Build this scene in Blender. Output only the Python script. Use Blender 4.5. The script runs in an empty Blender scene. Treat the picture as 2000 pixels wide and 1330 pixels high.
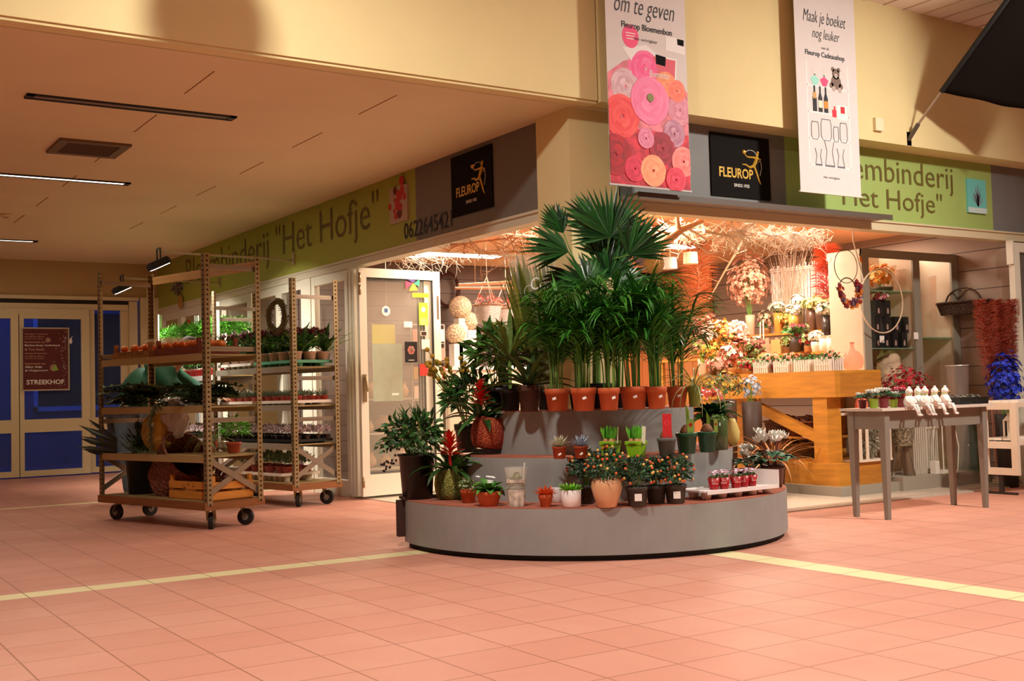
import bpy, math, random
from math import sin, cos, pi, radians as RAD
from mathutils import Vector as V, Matrix, Quaternion
SC = bpy.context.scene
COL = SC.collection
# ------------------------------------------------------------------ camera
CF, CYAW, CPITCH, CROLL = 2257.72, 0.99526774, 0.04539326, -0.02672974
_F = V((cos(CYAW)*cos(CPITCH), sin(CYAW)*cos(CPITCH), sin(CPITCH)))
_R0 = V((sin(CYAW), -cos(CYAW), 0)); _U0 = _R0.cross(_F)
_R = cos(CROLL)*_R0 + sin(CROLL)*_U0; _U = -sin(CROLL)*_R0 + cos(CROLL)*_U0
CAM = V((0, 0, 1.0))
cd = bpy.data.cameras.new('camera'); cam = bpy.data.objects.new('camera', cd); COL.objects.link(cam)
cd.sensor_width = 36; cd.lens = CF/2000*36; cd.clip_end = 100; cd.clip_start = .05
cam.matrix_world = Matrix(((_R.x, _U.x, -_F.x, 0), (_R.y, _U.y, -_F.y, 0), (_R.z, _U.z, -_F.z, 1), (0, 0, 0, 1)))
SC.camera = cam
def P(px, py, x=None, y=None, z=None, d=None):
    "a pixel of the photograph to the point where its ray meets a real plane"
    r = _R*((px-1000)/CF) + _U*((665-py)/CF) + _F
    if x is not None: k = x/r.x
    elif y is not None: k = y/r.y
    elif z is not None: k = (z-1)/r.z
    else: k = d
    return CAM + r*k
def depth(p): return (V(p)-CAM).dot(_F)
def pxm(p): return depth(p)/CF          # metres per pixel at a point
# ------------------------------------------------------------------ world, lights, exposure
SC.view_settings.view_transform = 'Standard'; SC.view_settings.look = 'None'
SC.view_settings.gamma = 1; SC.view_settings.exposure = -0.1
SC.cycles.transparent_max_bounces = 32
W = bpy.data.worlds.new('dusk'); SC.world = W; W.use_nodes = True
W.node_tree.nodes['Background'].inputs[0].default_value = (.01, .06, .36, 1)
W.node_tree.nodes['Background'].inputs[1].default_value = .22
def area(name, loc, target, power, size, col, sy=None, spread=180):
    l = bpy.data.lights.new(name, 'AREA'); l.energy = power; l.color = col; l.size = size
    if sy: l.shape = 'RECTANGLE'; l.size_y = sy
    l.spread = RAD(spread)
    o = bpy.data.objects.new(name, l); COL.objects.link(o); o.location = loc
    o.rotation_euler = (V(target)-V(loc)).to_track_quat('-Z', 'Y').to_euler(); return o
WARM = (1, .90, .68); HALL = (1, .97, .88); SHOP = (1, .85, .68)
area('hall_lamp_left', (2.0, 4.4, 4.15), (2.5, 5.3, 1), 100, .22, HALL, spread=150)
area('hall_lamp_right', (8.0, 3.4, 4.15), (6.9, 5.0, 1), 150, .3, HALL, spread=140)
area('hall_lamp_near', (3.6, 1.2, 4.2), (3.9, 2.0, 0), 92, 1.0, HALL, spread=105)
area('hall_lamp_back', (-1.0, 2.6, 4.2), (-.8, 2.8, 0), 52, 1.0, HALL, spread=88)
area('ceiling_fill', (8.6, 4.6, 3.7), (8.6, 4.8, 4.27), 14, .6, HALL)  # added upward fill that brightens the hall ceiling, not a fitting of the hall
for k, (x, y, e) in enumerate(((6.6, 7.9, 72), (8.3, 8.3, 60), (7.6, 10.6, 80), (5.9, 10.0, 42), (6.2, 14.6, 22), (9.45, 7.95, 30))):  # last entry is an added fill brightening the cabinet corner
    area('shop_lamp_or_fill', (x, y, 2.5), (x, y, 0), e, .6, SHOP, .6)
area('corridor_lamp', (2.3, 10.9, 3.0), (2.3, 10.9, 0), 22, 1.1, WARM, .06)
area('corridor_lamp', (2.3, 15.25, 3.0), (2.3, 15.25, 0), 14, 1.1, WARM, .06)
area('corridor_lamp', (-1.5, 11, 3.0), (-1.5, 11, 0), 12, 1.1, WARM, .5)
# ------------------------------------------------------------------ materials
def lin(h):
    h = h.lstrip('#'); o = []
    for k in (0, 2, 4):
        c = int(h[k:k+2], 16)/255; o.append(c/12.92 if c <= .04045 else ((c+.055)/1.055)**2.4)
    return (o[0], o[1], o[2], 1)
MATS = {}
def mat(h, rough=.6, metal=0, var=0, scale=8, bump=0, emit=0, alpha=None, trans=0, sheen=0, spec=.5, kind='noise', bscale=None):
    key = (h, rough, metal, var, scale, bump, emit, alpha, trans, spec, kind, bscale)
    if key in MATS: return MATS[key]
    m = bpy.data.materials.new('m_'+h.strip('#')); m.use_nodes = True; nt = m.node_tree
    b = nt.nodes['Principled BSDF']; c = lin(h)
    b.inputs['Base Color'].default_value = c; b.inputs['Roughness'].default_value = rough
    b.inputs['Metallic'].default_value = metal; b.inputs['Specular IOR Level'].default_value = spec
    if trans: b.inputs['Transmission Weight'].default_value = trans; b.inputs['IOR'].default_value = 1.3
    if alpha is not None: b.inputs['Alpha'].default_value = alpha
    if emit: b.inputs['Emission Color'].default_value = c; b.inputs['Emission Strength'].default_value = emit
    if var or bump:
        tc = nt.nodes.new('ShaderNodeTexCoord')
        if kind == 'noise':
            n = nt.nodes.new('ShaderNodeTexNoise'); n.inputs['Scale'].default_value = scale; n.inputs['Detail'].default_value = 5
            f = n.outputs['Fac']
        elif kind == 'wood':
            mp = nt.nodes.new('ShaderNodeMapping'); mp.inputs['Scale'].default_value = (1, 1, 9) if scale > 0 else (1, 9, 9)
            nt.links.new(tc.outputs['Object'], mp.inputs[0])
            n = nt.nodes.new('ShaderNodeTexNoise'); n.inputs['Scale'].default_value = abs(scale); n.inputs['Detail'].default_value = 6
            n.inputs['Distortion'].default_value = .6; nt.links.new(mp.outputs[0], n.inputs[0]); f = n.outputs['Fac']
        else:
            n = nt.nodes.new('ShaderNodeTexVoronoi'); n.inputs['Scale'].default_value = scale; f = n.outputs['Distance']
        if kind != 'wood': nt.links.new(tc.outputs['Object'], n.inputs[0])
        if var:
            mx = nt.nodes.new('ShaderNodeMix'); mx.data_type = 'RGBA'
            mx.inputs[6].default_value = tuple(max(0, v*(1-var)) for v in c[:3])+(1,)
            mx.inputs[7].default_value = tuple(min(1, v*(1+var)) for v in c[:3])+(1,)
            cr = nt.nodes.new('ShaderNodeMapRange'); cr.inputs[1].default_value = .3; cr.inputs[2].default_value = .7
            nt.links.new(f, cr.inputs[0]); nt.links.new(cr.outputs[0], mx.inputs[0]); nt.links.new(mx.outputs[2], b.inputs['Base Color'])
        if bump:
            bp = nt.nodes.new('ShaderNodeBump'); bp.inputs['Strength'].default_value = bump; bp.inputs['Distance'].default_value = .01
            nt.links.new(f, bp.inputs['Height']); nt.links.new(bp.outputs[0], b.inputs['Normal'])
    MATS[key] = m; return m
def glass(h='#ffffff', a=.12, rough=.03):
    "thin clear pane: mostly see-through with a gloss reflection"
    key = ('glass', h, a, rough)
    if key in MATS: return MATS[key]
    m = bpy.data.materials.new('m_glass'); m.use_nodes = True; nt = m.node_tree; nt.nodes.clear()
    o = nt.nodes.new('ShaderNodeOutputMaterial'); mx = nt.nodes.new('ShaderNodeMixShader')
    t = nt.nodes.new('ShaderNodeBsdfTransparent'); g = nt.nodes.new('ShaderNodeBsdfPrincipled')
    g.inputs['Base Color'].default_value = lin(h); g.inputs['Roughness'].default_value = rough
    mx.inputs[0].default_value = a; nt.links.new(t.outputs[0], mx.inputs[1]); nt.links.new(g.outputs[0], mx.inputs[2])
    nt.links.new(mx.outputs[0], o.inputs[0]); MATS[key] = m; return m
def tint(h, a, rough=.1):
    key = ('tint', h, a, rough)
    if key in MATS: return MATS[key]
    m = bpy.data.materials.new('m_tint'); m.use_nodes = True; nt = m.node_tree; nt.nodes.clear()
    o = nt.nodes.new('ShaderNodeOutputMaterial'); mx = nt.nodes.new('ShaderNodeMixShader')
    t = nt.nodes.new('ShaderNodeBsdfTransparent'); g = nt.nodes.new('ShaderNodeBsdfPrincipled'); t.inputs[0].default_value = lin(h)
    g.inputs['Base Color'].default_value = lin(h); g.inputs['Roughness'].default_value = rough
    mx.inputs[0].default_value = a; nt.links.new(t.outputs[0], mx.inputs[1]); nt.links.new(g.outputs[0], mx.inputs[2])
    nt.links.new(mx.outputs[0], o.inputs[0]); MATS[key] = m; return m
def leafmat(h, h2=None, rough=.45):
    key = ('leaf', h, h2, rough)
    if key in MATS: return MATS[key]
    m = bpy.data.materials.new('m_leaf'); m.use_nodes = True; nt = m.node_tree; b = nt.nodes['Principled BSDF']
    b.inputs['Roughness'].default_value = rough
    g = nt.nodes.new('ShaderNodeNewGeometry'); mx = nt.nodes.new('ShaderNodeMix'); mx.data_type = 'RGBA'
    c = lin(h); c2 = lin(h2) if h2 else tuple(min(1, v*1.9) for v in c[:3])+(1,)
    mx.inputs[6].default_value = tuple(v*.6 for v in c[:3])+(1,) if not h2 else c; mx.inputs[7].default_value = c2
    nt.links.new(g.outputs['Random Per Island'], mx.inputs[0]); nt.links.new(mx.outputs[2], b.inputs['Base Color'])
    MATS[key] = m; return m
# ------------------------------------------------------------------ mesh builder
class MB:
    def __init__(s): s.v = []; s.f = []; s.M = None; s.sm = False
    def add(s, vs, fs):
        n = len(s.v)
        for p in vs:
            p = V(p)
            if s.M is not None: p = s.M @ p
            s.v.append(p)
        for f in fs: s.f.append([i+n for i in f])
        return s
    def box(s, x0, y0, z0, x1, y1, z1):
        a = [(x, y, z) for z in (z0, z1) for y in (y0, y1) for x in (x0, x1)]
        return s.add(a, [(0, 2, 3, 1), (4, 5, 7, 6), (0, 1, 5, 4), (1, 3, 7, 5), (3, 2, 6, 7), (2, 0, 4, 6)])
    def cbox(s, c, sx, sy, sz): x, y, z = c; return s.box(x-sx/2, y-sy/2, z-sz/2, x+sx/2, y+sy/2, z+sz/2)
    def bar(s, a, b, w, t, up=(0, 0, 1)):
        a = V(a); b = V(b); d = (b-a).normalized(); u = V(up)
        if abs(d.dot(u)) > .95: u = V((1, 0, 0))
        r = d.cross(u).normalized(); u = r.cross(d)
        vs = [p + r*(i*w/2) + u*(j*t/2) for p in (a, b) for (i, j) in ((-1, -1), (1, -1), (1, 1), (-1, 1))]
        return s.add(vs, [(3, 2, 1, 0), (4, 5, 6, 7), (0, 1, 5, 4), (1, 2, 6, 5), (2, 3, 7, 6), (3, 0, 4, 7)])
    def tube(s, pts, r, n=6, cap=True):
        pts = [V(p) for p in pts]; k = len(pts)
        if not hasattr(r, '__len__'): r = [r]*k
        vs = []; fs = []; u = None
        for i, p in enumerate(pts):
            d = (pts[min(i+1, k-1)]-pts[max(i-1, 0)])
            d = d.normalized() if d.length > 1e-9 else V((0, 0, 1))
            if u is None: u = d.orthogonal().normalized()
            else:
                u = u - d*u.dot(d); u = u.normalized() if u.length > 1e-6 else d.orthogonal().normalized()
            w = d.cross(u)
            for j in range(n):
                a = 2*pi*j/n; vs.append(p + (u*cos(a)+w*sin(a))*r[i])
        for i in range(k-1):
            for j in range(n):
                a = i*n+j; b = i*n+(j+1) % n; fs.append((a, b, b+n, a+n))
        if cap: fs.append(list(range(n))[::-1]); fs.append([(k-1)*n+j for j in range(n)])
        return s.add(vs, fs)
    def lathe(s, prof, n=20, c=(0, 0, 0), sx=1, sy=1, cap=True, rib=0, ribn=8):
        vs = []; fs = []; k = len(prof)
        for (r, z) in prof:
            for j in range(n):
                a = 2*pi*j/n; q = r*(1+rib*cos(a*ribn)); vs.append((c[0]+q*cos(a)*sx, c[1]+q*sin(a)*sy, c[2]+z))
        for i in range(k-1):
            for j in range(n):
                a = i*n+j; b = i*n+(j+1) % n; fs.append((a, b, b+n, a+n))
        if cap: fs.append(list(range(n))[::-1]); fs.append([(k-1)*n+j for j in range(n)])
        return s.add(vs, fs)
    def ball(s, c, r, n=8, m=5, sz=1):
        prof = [(max(1e-4, r*sin(pi*i/m)), -r*sz*cos(pi*i/m)) for i in range(m+1)]
        return s.lathe(prof, n, c)
    def leaf(s, a, d, up, L, w, droop=0, seg=4, fold=.25, tip=.5, root=.25):
        "a blade from a along d, bending towards -z by droop radians"
        p = V(a); d = V(d).normalized(); up = V(up)
        side = d.cross(up); side = side.normalized() if side.length > 1e-5 else d.orthogonal().normalized()
        vs = []; fs = []
        for i in range(seg+1):
            t = i/seg
            ww = w*(root+(1-root)*min(1, t/tip)) if t < tip else w*(1-((t-tip)/(1-tip))**1.6)
            n = side.cross(d).normalized(); ww = max(ww, .0006)
            vs += [p-side*ww/2+n*ww*fold, p, p+side*ww/2+n*ww*fold]
            if i < seg:
                q = Quaternion(side, -droop/seg); d = q @ d; p = p + d*(L/seg)
        for i in range(seg):
            a0 = i*3; fs += [(a0, a0+1, a0+4, a0+3), (a0+1, a0+2, a0+5, a0+4)]
        return s.add(vs, fs)
    def prism(s, pts, z0, z1):
        n = len(pts); vs = [(x, y, z0) for x, y in pts]+[(x, y, z1) for x, y in pts]
        return s.add(vs, [list(range(n))[::-1], list(range(n, 2*n))]+[(i, (i+1) % n, n+(i+1) % n, n+i) for i in range(n)])
    def disc(s, x, y, r, z0, z1, n=20, ry=None):
        ry = ry or r; return s.prism([(x+r*cos(2*pi*k/n), y+ry*sin(2*pi*k/n)) for k in range(n)], z0, z1)
    def obj(s, name, m, parent=None, loc=None, rz=0, smooth=False):
        me = bpy.data.meshes.new(name); me.from_pydata([tuple(p) for p in s.v], [], s.f); me.materials.append(m)
        if smooth: me.polygons.foreach_set('use_smooth', [True]*len(me.polygons))
        me.update(); o = bpy.data.objects.new(name, me); COL.objects.link(o)
        if parent: o.parent = parent
        if loc is not None: o.location = loc
        if rz: o.rotation_euler = (0, 0, rz)
        return o
def tag(o, label=None, cat=None, group=None, kind=None):
    if label: o['label'] = label
    if cat: o['category'] = cat
    if group: o['group'] = group
    if kind: o['kind'] = kind
    return o
def thing(name, label, cat, loc=(0, 0, 0), rz=0, group=None, s=1):
    o = bpy.data.objects.new(name, None); COL.objects.link(o); o.location = loc; o.rotation_euler = (0, 0, rz)
    o.empty_display_size = .1; o.scale = (s, s, s); return tag(o, label, cat, group)
def frame(name, label, cat, o, r, up=(0, 0, 1), group=None):
    "an Empty whose x runs along the sign, y up it and z out of it"
    r = V(r).normalized(); up = V(up).normalized(); n = r.cross(up); e = thing(name, label, cat, group=group)
    e.matrix_world = Matrix(((r.x, up.x, n.x, o[0]), (r.y, up.y, n.y, o[1]), (r.z, up.z, n.z, o[2]), (0, 0, 0, 1))); return e
def struct(name, mb, m, parent=None):
    o = mb.obj(name, m, parent)
    if not parent: o['kind'] = 'structure'
    return o
def dup(root, loc, rz=0, label=None, group=None, s=None):
    r = root.copy(); COL.objects.link(r); r.location = loc; r.rotation_euler = (0, 0, rz)
    if s: r.scale = (s, s, s)
    if label: r['label'] = label
    if group: r['group'] = group
    for ch in list(root.children):
        c = ch.copy(); COL.objects.link(c); c.parent = r
        for g in list(ch.children):
            d = g.copy(); COL.objects.link(d); d.parent = c
    return r
def text(body, name, m, parent, x, y, w, h, z=0, depth=.002, bold=0, shear=0, align='L'):
    cu = bpy.data.curves.new('t', 'FONT'); cu.body = body; cu.size = 1; cu.extrude = 0; cu.offset = bold; cu.shear = shear; cu.resolution_u = 3
    o = bpy.data.objects.new('t', cu); COL.objects.link(o); bpy.context.view_layer.update()
    me = bpy.data.meshes.new_from_object(o.evaluated_get(bpy.context.evaluated_depsgraph_get()))
    bpy.data.objects.remove(o); bpy.data.curves.remove(cu)
    xs = [v.co.x for v in me.vertices]; ys = [v.co.y for v in me.vertices]
    x0, x1, y0, y1 = min(xs), max(xs), min(ys), max(ys); sx = w/(x1-x0); sy = h/(y1-y0)
    for v in me.vertices: v.co = (x+(v.co.x-x0)*sx, y+(v.co.y-y0)*sy, z+depth)
    me.materials.clear(); me.materials.append(m); o = bpy.data.objects.new(name, me); COL.objects.link(o); o.parent = parent; return o
rnd = random.Random(7)
# ------------------------------------------------------------------ the setting
XL, YR, YU = 4.93, 6.70, 6.50        # left shop front, right shop front, upper wall
def tilemat():
    m = bpy.data.materials.new('m_tiles'); m.use_nodes = True; nt = m.node_tree; b = nt.nodes['Principled BSDF']
    g = nt.nodes.new('ShaderNodeNewGeometry'); sp = nt.nodes.new('ShaderNodeSeparateXYZ'); nt.links.new(g.outputs['Position'], sp.inputs[0])
    def M(op, a, b_=None):
        n = nt.nodes.new('ShaderNodeMath'); n.operation = op
        for i, q in enumerate((a, b_)):
            if q is None: continue
            if isinstance(q, (int, float)): n.inputs[i].default_value = q
            else: nt.links.new(q, n.inputs[i])
        return n.outputs[0]
    def joint(c, off):
        t = M('MULTIPLY', M('ADD', c, off), 1/.325); fr = M('FRACT', t); d = M('MINIMUM', fr, M('SUBTRACT', 1, fr))
        return M('LESS_THAN', d, .0105), M('FLOOR', t)
    jx, ix = joint(sp.outputs[0], -1.17+3.25*4); jy, iy = joint(sp.outputs[1], -.325*.02+3.25*4)
    j = M('MAXIMUM', jx, jy)
    def band(c, a, b_): return M('MULTIPLY', M('GREATER_THAN', c, a), M('LESS_THAN', c, b_))
    bR = M('MULTIPLY', band(sp.outputs[1], 6.5, 6.68), M('LESS_THAN', sp.outputs[0], 4.97))
    bL = M('MULTIPLY', band(sp.outputs[0], 4.77, 4.965), M('LESS_THAN', sp.outputs[1], 6.68))
    bd = M('MAXIMUM', M('MAXIMUM', bR, bL), M('MULTIPLY', band(sp.outputs[1], 12.2, 12.33), M('LESS_THAN', sp.outputs[0], 4.9)))
    cb = nt.nodes.new('ShaderNodeCombineXYZ'); nt.links.new(ix, cb.inputs[0]); nt.links.new(iy, cb.inputs[1])
    wn = nt.nodes.new('ShaderNodeTexWhiteNoise'); wn.noise_dimensions = '2D'; nt.links.new(cb.outputs[0], wn.inputs[0])
    def mix(f, a, c):
        n = nt.nodes.new('ShaderNodeMix'); n.data_type = 'RGBA'
        for i, q in ((0, f), (6, a), (7, c)):
            if isinstance(q, tuple): n.inputs[i].default_value = q
            else: nt.links.new(q, n.inputs[i])
        return n.outputs[2]
    no = nt.nodes.new('ShaderNodeTexNoise'); no.inputs['Scale'].default_value = 2.2; no.inputs['Detail'].default_value = 6; nt.links.new(g.outputs['Position'], no.inputs[0])
    base = mix(wn.outputs[0], lin('#c98c76'), lin('#d29983')); base = mix(no.outputs[0], base, lin('#bf806b'))
    base = mix(bd, base, lin('#e0d2a0')); base = mix(M('MULTIPLY', j, .8), base, lin('#8a5540'))
    nt.links.new(base, b.inputs['Base Color'])
    rr = nt.nodes.new('ShaderNodeMapRange'); rr.inputs[3].default_value = .38; rr.inputs[4].default_value = .6
    nt.links.new(no.outputs[0], rr.inputs[0]); nt.links.new(rr.outputs[0], b.inputs['Roughness'])
    bp = nt.nodes.new('ShaderNodeBump'); bp.inputs['Strength'].default_value = .15; bp.inputs['Distance'].default_value = .003; bp.invert = True
    nt.links.new(j, bp.inputs['Height']); nt.links.new(bp.outputs[0], b.inputs['Normal']); return m
struct('floor', MB().box(-9, -6, -.06, 15, 17.35, 0), tilemat())
m_shopfloor = mat('#c9b8a4', .35, var=.08, scale=3)
b = MB().box(XL+.04, YR+.02, 0, 10.1, 17.2, .006); struct('floor_shop', b, m_shopfloor)
m_cream = mat('#e3cf98', .8, var=.03, scale=2); m_ceil = mat('#e2cba2', .85, var=.03, scale=1.5)
m_white = mat('#e9e2cf', .45, var=.02); m_hall = mat('#e8d3bd', .85)
struct('ceiling', MB().box(-6, YU+.13, 3.05, XL+.3, 17.4, 3.15), m_ceil)
b = MB().box(-9, -6, 4.27, 15, YU, 4.37); struct('ceiling_hall', b, mat('#f2e4d8', .85))
b = MB()
for k in range(30):                                   # corrugated ceiling ribs running towards the hall
    x = 5.0+k*.26; b.box(x, 3.5, 4.262, x+.012, YU, 4.27)
struct('trim_1', b, mat('#c9b4a2', .9))
b = MB().box(-9, YU, 3.07, 5.0, YU+.12, 4.37); b.box(-9, YU+.015, 3.05, 5.0, YU+.135, 3.07); struct('wall_front_left', b, m_cream)
b = MB().box(5.012, YU-.02, 3.06, 15, YR+.3, 4.37); struct('wall_front_right', b, m_cream)
struct('trim_2', MB().box(5.0, YU+.01, 3.07, 5.012, YU+.1, 4.27), mat('#7d6436', .9))
# column with its house number
b = MB().box(4.87, 6.68, 0, 5.31, 7.1, 3.05); struct('wall_column', b, m_cream)
# shop box
m_plank_d = None
def plankmat(h, h2, axis, pitch, gap='#3e2e24'):
    m = bpy.data.materials.new('m_planks'); m.use_nodes = True; nt = m.node_tree; b = nt.nodes['Principled BSDF']; b.inputs['Roughness'].default_value = .7
    g = nt.nodes.new('ShaderNodeNewGeometry'); sp = nt.nodes.new('ShaderNodeSeparateXYZ'); nt.links.new(g.outputs['Position'], sp.inputs[0])
    def M(op, a, q):
        n = nt.nodes.new('ShaderNodeMath'); n.operation = op
        if isinstance(a, (int, float)): n.inputs[0].default_value = a
        else: nt.links.new(a, n.inputs[0])
        n.inputs[1].default_value = q; return n.outputs[0]
    t = M('MULTIPLY', sp.outputs[axis], 1/pitch); fr = M('FRACT', t, 0); fl = M('FLOOR', t, 0); lt = M('LESS_THAN', fr, .045)
    wn = nt.nodes.new('ShaderNodeTexWhiteNoise'); wn.noise_dimensions = '1D'; nt.links.new(fl, wn.inputs['W'])
    mx = nt.nodes.new('ShaderNodeMix'); mx.data_type = 'RGBA'; mx.inputs[6].default_value = lin(h); mx.inputs[7].default_value = lin(h2)
    nt.links.new(wn.outputs[0], mx.inputs[0]); m2 = nt.nodes.new('ShaderNodeMix'); m2.data_type = 'RGBA'
    nt.links.new(lt, m2.inputs[0]); nt.links.new(mx.outputs[2], m2.inputs[6]); m2.inputs[7].default_value = lin(gap)
    nt.links.new(m2.outputs[2], b.inputs['Base Color'])
    bp = nt.nodes.new('ShaderNodeBump'); bp.inputs['Strength'].default_value = .6; bp.inputs['Distance'].default_value = .01
    nt.links.new(fr, bp.inputs['Height']); nt.links.new(bp.outputs[0], b.inputs['Normal']); return m
struct('wall_back', MB().box(4.97, 12.0, 0, 10.1, 12.12, 2.62), plankmat('#6b574d', '#75615a', 2, .17))
struct('wall_right', MB().box(10.1, 6.72, 0, 10.22, 12.1, 2.62), plankmat('#8d7462', '#9a8170', 2, .19))
struct('ceiling_shop', MB().box(XL+.06, YR+.12, 2.56, 10.2, 12.1, 2.66), mat('#e5ad80', .8))
struct('wall_panel', MB().box(10.02, 10.85, 0, 10.08, 12.0, 2.5), plankmat('#d98a50', '#e09a62', 1, .16, '#9c5a30')); struct('wall_panel', MB().box(9.3, 11.9, 0, 10.01, 11.98, 2.5), plankmat('#d98a50', '#e09a62', 0, .16, '#9c5a30'))
# left shop front
m_green = mat('#a3a83f', .6, var=.02); m_greenR = mat('#a3b866', .6, var=.02); m_grey = mat('#7c7b79', .6, var=.03)
struct('trim_3', MB().box(XL, 9.13, 2.385, XL+.06, 17.25, 3.05), m_green)
struct('trim_4', MB().box(XL, 7.1, 2.385, XL+.06, 9.13, 3.05), mat('#736c64', .6, var=.03))
b = MB().box(XL-.012, 7.1, 2.365, XL+.08, 17.25, 2.385); b.box(XL+.006, 7.1, 2.30, XL+.14, 17.25, 2.366); struct('trim_5', b, mat('#d6cdb4', .5))
b = MB()
for k in range(7):
    y = 7.6+k*1.5; b.box(XL+.001, y, 2.32, XL+.006, y+.012, 2.332)
# right shop front fascia
struct('trim_6', MB().box(5.31, YR, 2.42, 7.08, YR+.08, 3.06), m_grey)
struct('trim_7', MB().box(7.08, YR, 2.42, 9.86, YR+.08, 3.06), m_greenR)
struct('trim_8', MB().box(9.86, YR, 2.42, 14, YR+.08, 3.06), m_grey)
b = MB().box(5.31, YR-.03, 2.335, 14, YR+.1, 2.42); b.box(5.31, YR-.045, 2.405, 14, YR-.03, 2.42); struct('trim_9', b, mat('#d8c8a4', .45))
struct('trim_10', MB().box(5.05, 6.53, 0, 14, 6.56, .012).box(5.05, 6.6, 0, 14, 6.63, .012), mat('#d9d2c2', .3, metal=.3))
struct('wall_neighbour', MB().box(10.22, 6.95, 0, 14, 7.05, 2.42), mat('#2b1d15', .8))
# hall and corridor shell out of the frame
b = MB().box(-9.1, -6.1, 0, -9, 17.4, 4.37); struct('wall_left', b, m_cream)
b = MB().box(-9, -6.1, 0, 15, -6, 4.37); struct('wall_back_hall', b, m_cream)
b = MB().box(15, -6, 0, 15.1, 7, 4.37); struct('wall_right_hall', b, m_cream)
# end wall with the sliding doors
YE = 17.25
m_frame = mat('#d9c79c', .5); m_beige = mat('#b99a66', .8)
b = MB().box(-9, YE, 2.552, XL, YE+.12, 3.05); b.box(XL, YE+.001, 0, 7.4, YE+.121, 3.05); b.box(-9, YE, 0, 1.6, YE+.12, 2.55); struct('wall_end', b, m_beige)
b = MB().box(1.6, YE-.04, 2.5, 4.64, YE, 2.55); b.box(1.6, YE-.02, 2.36, 4.49, YE+.1, 2.44); b.box(4.5, YE-.03, 0, 4.62, YE+.1, 2.49); b.box(4.66, YE-.05, 0, XL, YE+.1, 2.55)
struct('trim_11', b, m_frame)
struct('trim_12', MB().box(1.6, YE-.0, 2.44, 4.6, YE+.1, 2.5), mat('#2a2016', .8))
struct('trim_13', MB().box(1.6, YE-.05, 2.27, 3.93, YE-.02, 2.36), m_frame)
def slidedoor(n, x0, x1, y, mid=.74, h=2.27, st=.07):
    d = MB().box(x0, y, 0.02, x0+st, y+.05, h); d.box(x1-st*1.6, y, .02, x1, y+.05, h); a, c = x0+st, x1-st*1.6
    d.box(a, y+.002, h-.05, c, y+.048, h); d.box(a, y+.002, .02, c, y+.048, .10); d.box(a, y+.002, mid-.11, c, y+.048, mid+.07)
    o = struct('door_%d' % n, d, m_frame)
    g = MB().box(x0+st, y+.02, .1, x1-st*1.6, y+.03, h-.05); struct('pane', g, glass('#a8c0ff', .05), o); return o
slidedoor(1, 2.98, 3.93, YE-.06); slidedoor(2, 1.9, 2.99, YE-.06)
slidedoor(3, 3.95, 4.5, YE+.02, h=2.42)
# the blue dusk street beyond
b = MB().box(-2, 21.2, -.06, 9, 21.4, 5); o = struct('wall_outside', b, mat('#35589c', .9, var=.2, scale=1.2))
b = MB().box(3.9, 21.12, .9, 5.6, 21.2, .98); b.box(3.9, 21.12, .9, 3.97, 21.2, 2.6); b.box(4.72, 21.12, .9, 4.78, 21.2, 2.6); b.box(5.55, 21.12, .9, 5.6, 21.2, 2.6); b.box(-1, 21.1, 2.75, 6, 21.2, 2.9)
struct('window_1', b, mat('#7aa0ff', .7)); struct('window_pane', MB().box(3.97, 21.16, .98, 5.55, 21.19, 2.6), mat('#0a1230', .2))
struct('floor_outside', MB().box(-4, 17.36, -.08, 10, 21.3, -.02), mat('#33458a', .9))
area('dusk_fill', (3.4, 18.2, 4.2), (3.8, 21.2, 1.2), 26, 1.5, (.05, .30, 1))  # added blue fill standing in for dusk light on the outside wall
# ------------------------------------------------------------------ plant kit (all local: base of the thing at its origin)
G_DARK = leafmat('#1a3a1c', '#3f7430'); G_MID = leafmat('#25561f', '#5c9c3a'); G_PALM = leafmat('#174414', '#48952c', .35)
G_LITE = leafmat('#5d9a24', '#9ac83c'); G_YEL = leafmat('#4a5618', '#948f34'); G_BRIGHT = leafmat('#2f8a1c', '#7cd840')
G_STEM = leafmat('#3c7a26', '#86a850'); G_GREY = leafmat('#55684c', '#93a083'); G_FIR = leafmat('#2a3e1c', '#5f7238')
M_SOIL = mat('#2a1a10', .95, var=.3, scale=40, bump=.5); M_TERRA = mat('#c2592b', .65, var=.08, scale=9)
M_TERRA2 = mat('#a8431f', .6, var=.08, scale=9); M_BLACKP = mat('#15110e', .45); M_DKGREY = mat('#3a332d', .5); M_WHITEP = mat('#e8dcd8', .35)
M_TAG = mat('#f2ece4', .6)
def pot(root, rt, rb, h, m, rim=.22, name='pot', soil=M_SOIL, n=22, sq=False):
    b = MB(); k = 4 if sq else n
    if sq: b.M = Matrix.Rotation(pi/4+.2, 4, 'Z'); rt *= 1.25; rb *= 1.25
    pr = [(rb*.9, .0), (rb, .004), (rt*.95, h*(1-rim)), (rt*1.03, h*(1-rim)+.002), (rt*1.06, h-.003), (rt*1.0, h), (rt*.93, h-.004), (rt*.9, h*.84)] if rim else \
         [(rb*.9, 0), (rb, .004), (rt, h-.002), (rt*.95, h), (rt*.92, h-.006), (rt*.9, h*.84)]
    b.lathe(pr, k, cap=False); b.lathe([(rb*.9, 0), (.001, 0)], k, cap=False); o = b.obj(name, m, root, smooth=not sq)
    s = MB(); s.lathe([(rt*.9, h*.85), (rt*.5, h*.89), (.001, h*.9)], 12, cap=False); s.obj('soil', soil, root); return o
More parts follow.
